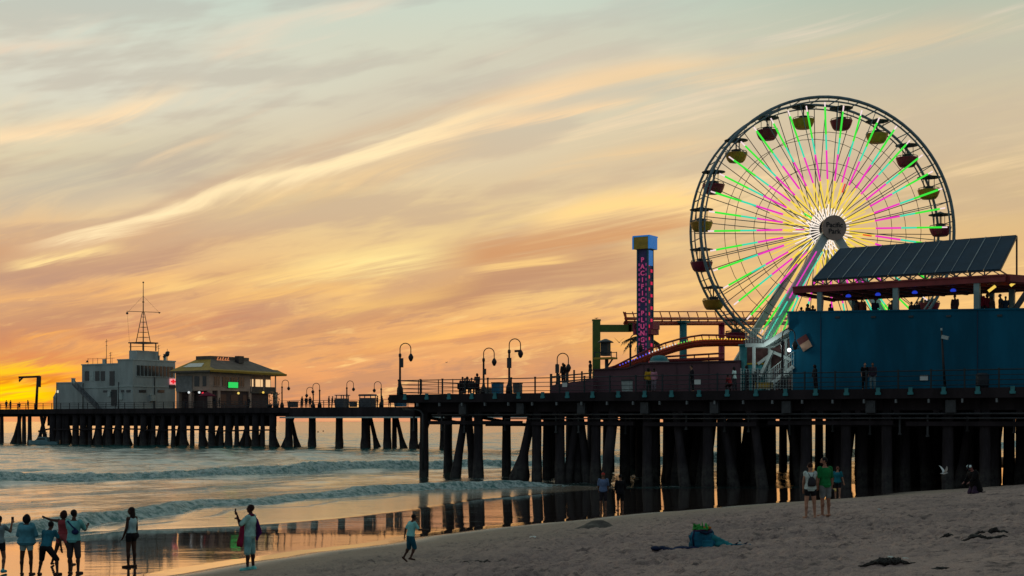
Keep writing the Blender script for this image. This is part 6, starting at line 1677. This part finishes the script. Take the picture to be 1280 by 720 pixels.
# f) girl with long hair turned left
def bag_f(i):
    mb = MB(); c = i['TT'](0.00, 0.0, 0.115); mb.ball(c, (0.05, 0.12, 0.10), 12, 8); m2 = MB(); m2.path([c+Vector((0, 0, .06)), i['TT'](.15, 0.075, 0.02), i['TT'](.31, 0.0, -0.06)], 0.01, 5)
    attached(i, 'shoulder_bag', 'small black bag at the hip of the long-haired person', 'bag', {'org': c, 'parts': [('pouch', mb, DARKF), ('strap', m2, DARKF)]})
person('person with long dark hair and pale sleeveless top standing alone in the shallows', ground_at(164, 41.4), 1.74, 62, SKIN_D, dict(lean=-2, la=((-.12, .12, -1), (.05, .5, -.9)), ra=((.10, -.05, -1), (.02, .12, -1)), ll=((-.04, .05, -1), (0, -.02, -1)), rl=((.03, -.03, -1), (0, -.06, -1)), head=(15, 0)),
       dict(col=(150, 182, 184), sleeve=0, hem=1, loose=1.05), dict(col=(22, 20, 24), len=.32), dict(col=(34, 24, 24), kind='long'), None, bag_f, female=True)
# g) man photographing, towel round the neck
def towel_g(i):
    H = i['H']; W = i['TT']
    def ribbon(pts, w, nm):
        mb = MB()
        for k in range(len(pts)-1): pass
        rings = []
        for k, (p_, ww) in enumerate(pts): rings.append((p_, i['rt']*ww*0.35+i['fw']*ww, i['fw']*0.0+i['rt']*0.022))
        mb.loft(rings, 12); return mb
    f_ = [(W(.315, .035, -.035), .05), (W(.25, .085, -.065), .06), (W(.12, .098, -.075), .075), (W(0.0, .10, -.085), .09), (W(-.10, .115, -.09), .11), (W(-.17, .12, -.09), .10)]
    b_ = [(W(.318, -.02, .03), .05), (W(.26, -.075, .05), .06), (W(.15, -.105, .06), .08), (W(.06, -.13, .06), .10), (W(-.02, -.10, .06), .055), (W(-.07, -.095, .06), .035)]
    m1 = ribbon(f_, 0, 'a'); m2 = ribbon(b_, 0, 'b'); m3 = MB(); m3.path([W(.318, .03, -.04), W(.328, -.03, -.02), W(.322, -.035, .02), W(.316, -.02, .035)], 0.035, 8)
    attached(i, 'towel', 'crimson and purple towel hanging from the neck of person in white', 'towel', {'org': W(.2), 'parts': [('front_end', m1, cloth((118, 20, 52))), ('back_end', m2, cloth((78, 24, 88))), ('neck_fold', m3, cloth((100, 22, 62)))]})
I = person('person in white T-shirt and pale shorts raising a phone, purple towel over the shoulders', at_px(312, 712.5), 1.76, 78, (62, 36, 32), dict(lean=-3, la=((-.30, .62, -.62), (-.05, .28, 1.0)), ra=((.05, .55, -.75), (-.35, .75, .55)), ll=((-.05, .04, -1), (0, -.02, -1)), rl=((.07, -.06, -1), (.02, -.06, -1)), head=(-5, 2), grip=True),
           dict(col=(146, 190, 184), sleeve=.85, hem=-.0001, loose=1.22), dict(col=(112, 158, 160), len=1.02, loose=1.32), dict(col=(40, 24, 22)), (108, 190, 186), towel_g)
phone_in(I, 'l', 'dark phone raised by the person with the purple towel')
# h) running boy
person('child in pale teal T-shirt and dark teal shorts running barefoot along the wet sand', at_px(513, 702), 1.20, -58, SKIN_D, dict(lean=10, la=((-.25, -.55, -.85), (-.1, -.1, -1)), ra=((.2, .55, -.85), (.15, .95, -.05)), ll=((-.03, -.02, -1), (0, -.55, -.85)), rl=((.04, .30, -1), (.0, -.42, -.9)), lf=(0, .7, -.65), rf=(0, 1, -.25), head=(5, 0)),
       dict(col=(124, 190, 188), sleeve=.75, hem=0, loose=1.18), dict(col=(16, 78, 98), len=1.0, loose=1.3), dict(col=BLK))
# i, j) pair at the water's edge
def cap_i(i):
    mb = MB(); c = i['hc']; mb.ball(c+i['hu']*0.03*i['H'], (0.05*i['H'], 0.058*i['H'], 0.046*i['H']), 14, 8, i['M3']); mb.ball(c+i['hf']*0.07*i['H']+i['hu']*0.022*i['H'], (0.036*i['H'], 0.045*i['H'], 0.007*i['H']), 12, 6, i['M3'])
    i['cl'](mb, 'cap', (176, 56, 52), 0.010)
person('person in red cap and grey-blue T-shirt wading beside another, seen from behind', ground_at(754, 68.5), 1.80, -6, SKIN_M, dict(la=((-.2, .1, -1), (.1, .5, -.8)), ra=((.2, .1, -1), (-.1, .5, -.8))), dict(col=(92, 112, 146), sleeve=.8, hem=-.0001, loose=1.2), dict(col=(44, 40, 46), len=.95), None, None, cap_i)
person('person all in dark clothes wading next to the red-capped one', ground_at(775.5, 68.0), 1.72, 8, SKIN_M, dict(la=((-.22, .1, -1), (.2, .5, -.8)), ra=((.24, .1, -1), (-.2, .5, -.8))), dict(col=(16, 16, 22), sleeve=1.7, hem=-.08, loose=1.22), dict(col=(18, 18, 22), len=.9), dict(col=BLK))
# k, l, m) couple on the dry sand and the one behind
def pack_k(i):
    W = i['TT']; mb = MB(); mb.loft([(W(.05, -.095), i['rt']*.115, i['fw']*.05), (W(.10, -.11), i['rt']*.135, i['fw']*.07), (W(.17, -.11), i['rt']*.115, i['fw']*.06), (W(.225, -.095), i['rt']*.05, i['fw']*.03)], 14)
    m2 = MB()
    for s in (-1, 1): m2.path([W(.22, -.10, s*.02), W(.27, -.085, s*.045), W(.315, -.02, s*.055), W(.29, .06, s*.058)], 0.010, 5)
    attached(i, 'drawstring_backpack', 'small black drawstring backpack on the white sleeveless top', 'backpack', {'org': W(.13, -.1), 'parts': [('bag', mb, DARKF), ('cord', m2, DARKF)]})
person('person in white sleeveless top and black shorts with black drawstring backpack, hair up', at_px(1013, 647.5), 1.68, 3, SKIN_L, dict(la=((-.2, .1, -1), (.1, .35, -.9)), ra=((.22, .05, -1), (-.08, .4, -.9)), ll=((-.09, 0, -1), (-.02, -.02, -1)), rl=((.08, 0, -1), (.04, -.02, -1)), head=(-12, 0)),
       dict(col=(180, 196, 190), sleeve=.18, hem=-.0001, loose=1.15), dict(col=(22, 22, 28), len=.38, loose=1.25), dict(col=(50, 32, 28), kind='bun'), None, pack_k, female=True)
def hold_l(i):
    c = i['J']['rwri']+Vector((0.02, 0.02, -0.12)); mb = MB(); mb.ball(c, (0.06, 0.13, 0.05), 10, 6); m2 = MB(); m2.bar(c+Vector((0.05, -0.08, -.02)), c+Vector((0.12, 0.05, .04)), 0.09, 0.03)
    attached(i, 'sandals', 'pair of dark sandals with yellow soles carried by the person in green', 'sandals', {'org': c, 'parts': [('upper', mb, DARKF), ('sole', m2, YELP)]})
    mb = MB(); mb.loft([(i['TT'](.005), i['rt']*(.105*i['H']), i['fw']*(.082*i['H'])), (i['TT'](.035), i['rt']*(.103*i['H']), i['fw']*(.082*i['H']))], 16); i['cl'](mb, 'waistband', (176, 52, 76))
person('bearded person in green T-shirt and grey shorts, looking left at the person beside them', at_px(1031.5, 645.5), 1.80, 20, (150, 106, 86), dict(la=((-.14, .05, -1), (-.02, .1, -1)), ra=((.16, -.03, -1), (.10, .12, -1)), ll=((-.01, 0, -1), (-.01, -.02, -1)), rl=((.05, 0, -1), (.02, -.02, -1)), head=(62, 0), grip=True),
       dict(col=(20, 112, 58), sleeve=.85, hem=-.0001, loose=1.15), dict(col=(112, 116, 116), len=.72, loose=1.25), dict(col=BLK, kind='beard'), None, hold_l)
person('person in teal shirt and dark shorts walking away near the waterline, behind the couple', ground_at(1047, 75.5), 1.72, -20, SKIN_L, dict(la=((-.2, .1, -1), (0, .2, -1)), ra=((.3, -.1, -1), (.25, .1, -1)), ll=((-.05, .15, -1), (0, -.1, -1)), rl=((.06, -.12, -1), (.02, -.2, -1))),
       dict(col=(24, 106, 120), sleeve=.7, hem=-.0001, loose=1.2), dict(col=(26, 26, 32), len=.6, loose=1.3), dict(col=(110, 70, 58)))
# n) crouching person in dark jacket with cap and headphones
def hp_n(i):
    H = i['H']; mb = MB(); c = i['hc']; mb.ball(c+i['hu']*0.032*H, (0.056*H, 0.064*H, 0.050*H), 14, 8, i['M3']); mb.ball(c+i['hf']*0.075*H+i['hu']*0.02*H, (0.04*H, 0.05*H, 0.008*H), 12, 6, i['M3']); i['cl'](mb, 'cap', (20, 30, 44), 0.010)
    for s in (-1, 1):
        mb = MB(); mb.ball(c+i['hr']*s*0.046*H+i['hu']*0.045*H+i['hf']*0.02*H, (0.022*H, 0.038*H, 0.032*H), 10, 8, i['M3']); i['cl'](mb, 'cap_panel', (205, 240, 242), 0.010)
cr_ = at_px(1219, 617.5)
person('person kneeling on the sand in black jacket and dark cap with pale panels', cr_, 1.72, 112, (130, 84, 78), dict(lean=16, kneel=True, la=((-.14, .45, -.9), (.15, .7, -.65)), ra=((.2, .35, -.95), (-.1, .7, -.65)), ll=((-.15, .50, -.85), (-.03, -1, .0)), rl=((.15, .42, -.9), (.03, -1, .0)), rf=(0, -1, .05), lf=(0, -1, .05), head=(0, -14)),
       dict(col=(13, 13, 17), sleeve=1.85, hem=-.21, loose=1.7), dict(col=(66, 50, 70), len=1.95, loose=1.3), dict(col=BLK), (16, 16, 20), hp_n)
# ---- small figures on the piers
rpn = random.Random(31)
COLS = [(34, 34, 40), (58, 40, 46), (30, 44, 60), (70, 60, 58), (46, 50, 54)]
def mini(fr, px, y0, zd, label, H=1.7, face=None, top=None, bot=None, pose=None, group=None, skin=SKIN_D):
    x = fr.hit(px, y0); w_ = fr.w(x, y0, zd)
    ps = dict(la=((-.18, rpn.uniform(-.1, .25), -1), (0, rpn.uniform(.1, .5), -1)), ra=((.18, rpn.uniform(-.1, .25), -1), (0, rpn.uniform(.1, .5), -1)), ll=((-.06, rpn.uniform(-.15, .15), -1), (0, -.08, -1)), rl=((.06, rpn.uniform(-.15, .15), -1), (0, -.08, -1)))
    if pose: ps.update(pose)
    return person(label, w_, H, rpn.uniform(-180, 180) if face is None else face, skin, ps, dict(col=top or rpn.choice(COLS), sleeve=rpn.choice((.7, 1.7)), hem=-.0001, loose=1.18), dict(col=bot or rpn.choice(COLS), len=1.9, loose=1.2), dict(col=BLK, kind=rpn.choice(('short', 'bob'))), None, None, False, group)
SIT = dict(ll=((-.08, 1, -.08), (0, -.05, -1)), rl=((.08, 1, -.08), (0, -.05, -1)), lean=6, la=((-.2, .4, -.9), (.2, .8, -.3)), ra=((.2, .4, -.9), (-.2, .8, -.3)))
for i, (px, lab) in enumerate(((578.5, 'leftmost dark figure seated on the bench on the pier'), (584, 'second dark figure from the left on the pier bench'), (589.3, 'third dark figure from the left, shortest on the pier bench'))):
    mini(N, px, 2.25, DZ, lab, (1.78, 1.8, 1.68)[i], 170+10*i, None, None, SIT, 'people on the pier bench')
mini(N, 596.5, 2.0, DZ, 'dark figure standing at the right end of the pier bench', 1.62, 160)
mini(N, 810.5, 1.5, DZ, 'figure in yellow shirt before the maroon wall', 1.72, 20, (190, 150, 40), (50, 60, 60))
mini(N, 817.5, 1.3, DZ, 'figure in pale pink beside the yellow shirt', 1.68, -30, (176, 120, 136), (120, 110, 120))
mini(N, 865, 1.6, DZ, 'dark figure with pale cap in front of the maroon wall', 1.82, 90, (30, 28, 34), (34, 32, 38), None, None, SKIN_L)
mini(N, 918, 2.0, DZ, 'figure in white shirt near right end of the maroon wall', 1.70, 60, (176, 200, 196), (60, 60, 66))
mini(N, 913, 1.4, DZ, 'crouching figure in red next to the white shirt', 1.5, 30, (120, 34, 36), (50, 34, 36), dict(ll=((-.2, .9, -.35), (0, -.6, -.8)), rl=((.2, .9, -.35), (0, -.6, -.8)), lean=25))
mini(N, 934, 2.2, DZ, 'dark-haired figure standing in front of the teal booth', 1.78, 80, (26, 28, 36), (28, 28, 34))
mini(N, 943, 1.6, DZ, 'lower dark figure left of the yellow barrier', 1.35, -60, (24, 40, 50), (24, 26, 32))
mini(N, 1019, 1.6, DZ, 'dark figure at the left end of the blue wall below the tilted sign', 1.70, 100, (26, 26, 32), (40, 30, 34))
mini(N, 1081, 1.6, DZ, 'black-clad figure standing against the blue wall, left of a pair', 1.74, 180, (12, 12, 16), (12, 12, 16), None, None, SKIN_L)
mini(N, 1091, 1.6, DZ, 'figure in pale trousers against the blue wall, right of a pair', 1.74, 160, (52, 44, 56), (110, 134, 140), None, None, SKIN_M)
mini(N, 704, 4.5, DZ+0.75, 'dark figure standing behind the raised platform rail', 1.62, 140)
mini(N, 709, 4.2, DZ+0.80, 'second figure at the raised platform rail, leaning forward', 1.5, 70, None, None, dict(lean=20))
mini(N, 738, 3.5, DZ+0.85, 'dark figure at the top end of the raised platform', 1.6, 100)
ZT = DZ+zl-1.0
tops = [(1001.6, 1.52, 'short figure nearest the left end of the roof terrace', None), (1010, 1.72, 'tall dark figure on the roof terrace left of first post', None), (1016, 1.60, 'dark figure just left of the first pavilion post', None), (1038.6, 1.64, 'lone dark figure right of first pavilion post', None),
        (1070, 1.80, 'tall dark figure in the middle of the roof terrace', None), (1077, 2.0, 'tallest figure at roof terrace, in reddish brown', (96, 50, 40)), (1094, 1.86, 'dark figure left of the second pavilion post', None), (1115, 1.7, 'dark figure just left of the second post, hands raised', None),
        (1139, 1.55, 'low dark head above the blue wall, left of a pair', None), (1146, 1.57, 'low dark head above the blue wall, right of a pair', None), (1194, 1.86, 'dark figure alone between second and third post', None),
        (1227, 2.0, 'figure in crimson right of the third post', (130, 20, 44)), (1234, 1.85, 'second crimson figure right of the third post', (110, 22, 40)), (1239.5, 1.62, 'small dark figure next to the two crimson ones', None), (1251, 1.78, 'dark figure left of the fourth post with an arm up', None), (1257, 1.62, 'rightmost dark figure on the roof terrace', None)]
for px, H, lab, c in tops: mini(N, px, 4.9 if px not in (1120, 1221) else 5.4, ZT, lab, H, None, c, None, None, 'people on the roof terrace')
far_ = [(377.5, 'left of three dark figures standing on far pier'), (382.7, 'middle of three dark figures standing on far pier'), (387.5, 'right of three dark figures standing on far pier'), (411, 'left of a dark pair before the boxy kiosk on far pier'), (415.3, 'right of a dark pair before the boxy kiosk on far pier'),
        (419, 'small dark figure touching the boxy kiosk on far pier'), (471.5, 'dark figure just right of the rounded kiosk on far pier'), (477.5, 'broad dark figure under the nearest far lamp post'), (487, 'dark figure near the blue dumpster on far pier')]
for i, (px, lab) in enumerate(far_): mini(W2, px, 1.6+0.8*(i % 3), FZ, lab, 1.55 if px == 419 else 1.78)
for px, lab in ((8, 'dark figure at the left edge standing on the pier end'), (13, 'dark figure second from the left edge on the pier end'), (35, 'dark figure left of the davit crane'), (24, 'seated dark figure between the left edge and the crane')):
    mini(W2, px, 1.2, FZ, lab, 1.75, None, None, None, SIT if px == 24 else None)
for px, lab in ((232, 'left dark figure under the restaurant front'), (274, 'dark figure outside the restaurant below the green sign'), (311, 'dark figure under the restaurant balcony'), (268, 'dark figure left of the one below the green sign')):
    mini(W2, px, 0.6, FZ, lab, 1.72)
# swimmers
for px, py, lab in ((397.5, 540.5, 'left of two swimmers out beyond the breakers'), (404, 539.5, 'right of two swimmers out beyond the breakers')):
    Y = CZ*F/(py-HY); w_ = Vector(((px-640)/F*Y, Y, -1.05)); person(lab, w_, 1.75, 40, SKIN_D, None, dict(col=BLK, sleeve=1.8), dict(col=BLK, len=1.9), dict(col=BLK), None, None, False, 'swimmers')
# ---------------------------------------------------------------- things lying on the beach
SEAW = mat('seaweed', (0.022, 0.018, 0.016), 0.75, 0, 0.4, 8.0)
def on_sand(x, y): 
    z, _ = sand_z(np.array([[x]]), np.array([[y]])); return float(z[0, 0])
def seaweed(px, py, wpx, label, seed, n=60, hgt=0.10):
    c = hit_ground(px, py); w = wpx/F*c.y/2; r_ = random.Random(seed)
    o = thing('seaweed_clump', label, 'seaweed', (c.x, c.y, c.z), 0, 'seaweed clumps on the sand'); mb = MB()
    for k in range(n):
        a = r_.uniform(-1, 1); x = a*w; y = r_.uniform(-.25, .25)*w*(1-abs(a)*.6); th = r_.uniform(0, 6.28); L = r_.uniform(.12, .4)
        pts = []
        for i in range(5):
            s = i/4-.5; xx = x+math.cos(th)*L*s; yy = y+math.sin(th)*L*s*.6; zz = on_sand(c.x+xx, c.y+yy)-c.z
            pts.append((xx, yy, zz+0.012+hgt*(1-a*a)*r_.random()*math.cos(s*2.6)))
        mb.path(pts, [0.006, 0.018, 0.022, 0.016, 0.005], 5)
    mb.build('strands', SEAW, o)
seaweed(1109, 706, 52, 'long flat dark seaweed clump nearest the bottom of the picture', 1, 90)
seaweed(1228, 677.5, 44, 'dark seaweed clump at right, the lower of the two', 2, 80)
seaweed(1240, 667, 38, 'dark seaweed clump at right, the upper of the two', 3, 70)
seaweed(1184, 672.5, 12, 'tiny dark seaweed tuft left of the two right clumps', 4, 22, .05)
seaweed(594, 703.5, 22, 'thin dark seaweed strand on the sand right of the running child', 5, 30, .04)
seaweed(1168, 710, 26, 'sparse scattered seaweed right of the nearest clump', 6, 24, .04)
# low sand mound
c = hit_ground(745, 660); o = thing('sand_mound', 'low dark mound of damp sand at the shoreline below the wading pair', 'sand mound', c); mb = MB()
vs = []; fs = []; nr, na = 7, 22
for i in range(nr+1):
    for j in range(na):
        a = 2*PI*j/na; r = i/nr; k = 1+.18*math.sin(3*a+1)+.1*math.sin(7*a); x = math.cos(a)*r*0.72*k; y = math.sin(a)*r*0.5*k
        vs.append((x, y, 0.26*(1-r*r)**1.3*(1+.25*math.sin(5*x+8*y))-0.03))
for i in range(nr):
    for j in range(na): fs.append((i*na+j, i*na+(j+1) % na, (i+1)*na+(j+1) % na, (i+1)*na+j))
mb.add(vs, fs, True); mb.build('heap', mat('damp_sand', (0.075, 0.065, 0.055), 0.85, 0, .3, 6, .6), o)
# bottle
c = hit_ground(667, 674); o = thing('plastic_bottle', 'small pale plastic bottle lying on the sand near the waterline', 'bottle', (c.x, c.y, c.z+.05), 0.4); mb = MB()
mb.path([(-.12, 0, 0), (.06, 0, 0), (.10, 0, 0), (.15, 0, 0)], [.05, .05, .02, .018], 10); mb.build('body', mat('bottle_white', (.62, .66, .62), .3), o); mb = MB(); mb.tube((.15, 0, 0), (.18, 0, 0), .022, None, 10); mb.build('cap', DARKF, o)
# litter flecks
for px, py, lab in ((1113, 699, 'white scrap of litter above the nearest seaweed clump'), (1132, 701, 'tiny pale scrap right of the white scrap'), (1099, 638, 'pale flat scrap on the sand right of the couple')):
    c = hit_ground(px, py); o = thing('litter', lab, 'litter', (c.x, c.y, c.z+.015), .5); mb = MB(); mb.add([(-.06, -.03, .03), (.05, -.04, .02), (.07, .03, .035), (-.04, .04, .045), (-.06, -.03, .01), (.05, -.04, 0), (.07, .03, .015), (-.04, .04, .02)], [(0, 1, 2, 3), (7, 6, 5, 4), (0, 4, 5, 1), (1, 5, 6, 2), (2, 6, 7, 3), (3, 7, 4, 0)]); mb.build('scrap', WHITEP, o)
# backpack with clothes
TB = cloth((22, 92, 118)); TB2 = cloth((34, 120, 128)); GRN = cloth((46, 140, 58)); NAV = cloth((24, 36, 66))
c = hit_ground(879, 684.5); c.z -= .02
o = thing('backpack', 'teal beach backpack standing on the sand, stuffed with a bright green cloth', 'backpack', c, .15)
r_ = random.Random(8); mb = MB(); mb.loft([((0, 0, 0), (.30, 0, 0), (0, .20, 0)), ((0, 0, .10), (.33, 0, 0), (0, .22, 0)), ((-.01, 0, .26), (.29, 0, 0), (0, .19, 0)), ((-.03, 0, .36), (.25, 0, 0), (0, .15, 0)), ((-.02, 0, .42), (.20, 0, 0), (0, .11, 0))], 18)
for k in range(26):
    a = r_.uniform(0, 6.28); h_ = r_.uniform(.03, .38); rr = .30-.18*max(0, h_-.15)
    mb.ball((math.cos(a)*rr, math.sin(a)*rr*.66, h_), (r_.uniform(.03, .07), r_.uniform(.03, .06), r_.uniform(.05, .12)), 8, 6, Matrix.Rotation(r_.uniform(-1, 1), 3, 'Y'))
mesh_obj('bag', remesh(mb, 'bag', TB, .012, 2), o)
mb = MB(); mb.box((.04, -.205, .13), (.24, .05, .16)); mb.box((.04, -.235, .19), (.25, .02, .03)); mb.build('pocket', cloth((34, 112, 136)), o)
mb = MB(); mb.path([(-.25, -.12, .05), (-.29, -.14, .25), (-.24, -.10, .42)], .022, 6); mb.path([(-.12, -.17, .40), (0, -.22, .36), (.16, -.16, .40)], .03, 6); mb.build('strap', NAV, o)
mb = MB(); mb.path([(math.cos(a)*.20-.02, math.sin(a)*.12, .42+.012*math.sin(3*a)) for a in [2*PI*i/20 for i in range(20)]], .022, 6, True, True); mb.build('rim', cloth((70, 40, 70)), o)
g = thing('green_cloth', 'crumpled bright green cloth bulging out of the teal backpack', 'cloth', (c.x-.03, c.y, c.z+.43), 0); mb = MB(); r_ = random.Random(5)
for k in range(30): mb.ball((r_.uniform(-.19, .15), r_.uniform(-.10, .10), r_.uniform(-.03, .07)+.06*r_.random()), (r_.uniform(.05, .11), r_.uniform(.03, .06), r_.uniform(.012, .03)), 9, 6, Matrix.Rotation(r_.uniform(0, 3.1), 3, 'Y') @ Matrix.Rotation(r_.uniform(0, 3.1), 3, 'Z'))
mesh_obj('folds', remesh(mb, 'folds', GRN, .012, 2), g); mb = MB(); mb.ball((.12, -.05, .05), (.10, .06, .04), 9, 6); mb.build('orange_lining', cloth((150, 96, 40)), g)
t_ = thing('towel', 'teal towel tumbled over the sand at the right foot of the backpack', 'towel', (c.x+.42, c.y-.05, c.z+.01), 0); mb = MB()
for k in range(12): mb.ball((r_.uniform(-.22, .30), r_.uniform(-.12, .1), r_.uniform(.0, .10)), (r_.uniform(.08, .16), .10, r_.uniform(.04, .09)), 9, 6, Matrix.Rotation(r_.uniform(0, 3), 3, 'Z'))
for k in range(5): mb.ball((-.18+.09*k, -.03, .22-.045*k), (.10, .09, .09), 9, 6)
mesh_obj('cloth', remesh(mb, 'cloth', TB2, .014, 2), t_)
b_ = thing('water_bottle', 'small white capped bottle at the right end of teal towel', 'bottle', (c.x+.83, c.y-.08, c.z+.06), .3); mb = MB(); mb.lathe([(.035, -.08), (.04, .0), (.038, .08), (.02, .11)], 10); mb.build('body', WHITEP, b_); mb = MB(); mb.lathe([(.024, .105), (.024, .14)], 10); mb.build('cap', DARKF, b_)
n_ = thing('dark_towel', 'dark navy towel lying flat on the sand left of the backpack', 'towel', (c.x-.62, c.y-.12, c.z+.05), 0); mb = MB()
for k in range(22):
    x_ = -.50+.88*k/21; y_ = r_.uniform(-.07, .07)
    mb.ball((x_, y_, on_sand(n_.location.x+x_, n_.location.y+y_)-n_.location.z+.03), (.12, .13, r_.uniform(.04, .065)), 9, 6)
mesh_obj('cloth', remesh(mb, 'cloth', NAV, .014, 2), n_)
c2 = hit_ground(926, 682.5)
s_ = thing('flip_flops', 'pair of teal flip-flops on the sand right of the backpack', 'flip-flops', c2, .2)
for k in (-1, 1):
    mb = MB(); mb.loft([((k*.11-.12, .0, .03), (0, .035, 0), (0, 0, .015)), ((k*.11-.05, 0, .03), (0, .05, 0), (0, 0, .015)), ((k*.11+.06, 0, .03), (0, .05, 0), (0, 0, .015)), ((k*.11+.12, 0, .03), (0, .035, 0), (0, 0, .015))], 10); sl_ = mb.build('sole', TB, s_); mb = MB(); mb.path([(k*.11-.02, -.05, .04), (k*.11+.05, 0, .08), (k*.11-.02, .05, .04)], .01, 5); mb.build('strap', NAV, sl_)
# ---------------------------------------------------------------- birds
BW = mat('gull_white', (.62, .66, .66), .7); BG = mat('bird_dark', (.03, .028, .03), .7)
def bird(loc, rz, label, L, m_, wing, flying=True):
    o = thing('seagull' if m_ is BW else 'bird', label, 'bird', loc, rz); mb = MB()
    mb.loft([((-.52*L, 0, .02*L), (0, .03*L, 0), (0, 0, .012*L)), ((-.30*L, 0, .0), (0, .07*L, 0), (0, 0, .06*L)), ((0, 0, 0), (0, .12*L, 0), (0, 0, .11*L)), ((.26*L, 0, .05*L), (0, .085*L, 0), (0, 0, .085*L)), ((.36*L, 0, .09*L), (0, .06*L, 0), (0, 0, .06*L)), ((.46*L, 0, .09*L), (0, .045*L, 0), (0, 0, .045*L)), ((.58*L, 0, .065*L), (0, .008*L, 0), (0, 0, .008*L))], 12)
    b_ = mb.build('body', m_, o)
    for s in (-1, 1):
        mb = MB()
        if flying: rings = [((.06*L, s*.08*L, .05*L), (.20*L, 0, 0), (0, 0, .02*L)), ((.10*L, s*.45*L, .05*L+wing*.42*L), (.17*L, 0, 0), (0, 0, .014*L)), ((.0, s*.85*L, .05*L+wing*.80*L), (.11*L, 0, 0), (0, 0, .01*L)), ((-.14*L, s*1.12*L, .05*L+wing*1.0*L), (.02*L, 0, 0), (0, 0, .005*L))]
        else: rings = [((.15*L, s*.11*L, .03*L), (0, .02*L, 0), (0, 0, .07*L)), ((-.15*L, s*.11*L, .02*L), (0, .02*L, 0), (0, 0, .07*L)), ((-.5*L, s*.05*L, .02*L), (0, .01*L, 0), (0, 0, .02*L))]
        mb.loft(rings, 8); mb.build('wing', m_ if m_ is BG else BW, o)
        if not flying: mb = MB(); mb.tube((.0, s*.05*L, -.05*L), (.02*L, s*.05*L, -.26*L), .012*L, None, 5); mb.build('leg', m_, o)
    return o
bird(P(1180, 592, 66), math.radians(8), 'white seagull flying low before the dark piles near the kneeling person', .36, BW, .95)
bird(P(774, 428, 116), math.radians(100), 'dark bird in flight left of the palm fronds', .42, BG, .9)
bird(P(558, 453, 150), math.radians(30), 'tiny dark bird high over the pier between lamp posts', .26, BG, .2)
z_ = P(745.5, 401, 124); bird((z_.x, z_.y, z_.z+.22), 0.3, 'small dark bird perched on top of green coaster support', .36, BG, 0, False)
pb_ = W2.w(c1+wl(103, YB0), YB0+1.0, FZ+zm+.22); bird((pb_.x, pb_.y, pb_.z+.35), 0.5, 'dark bird with raised wings on the left roof corner of white building', .62, BG, .5)
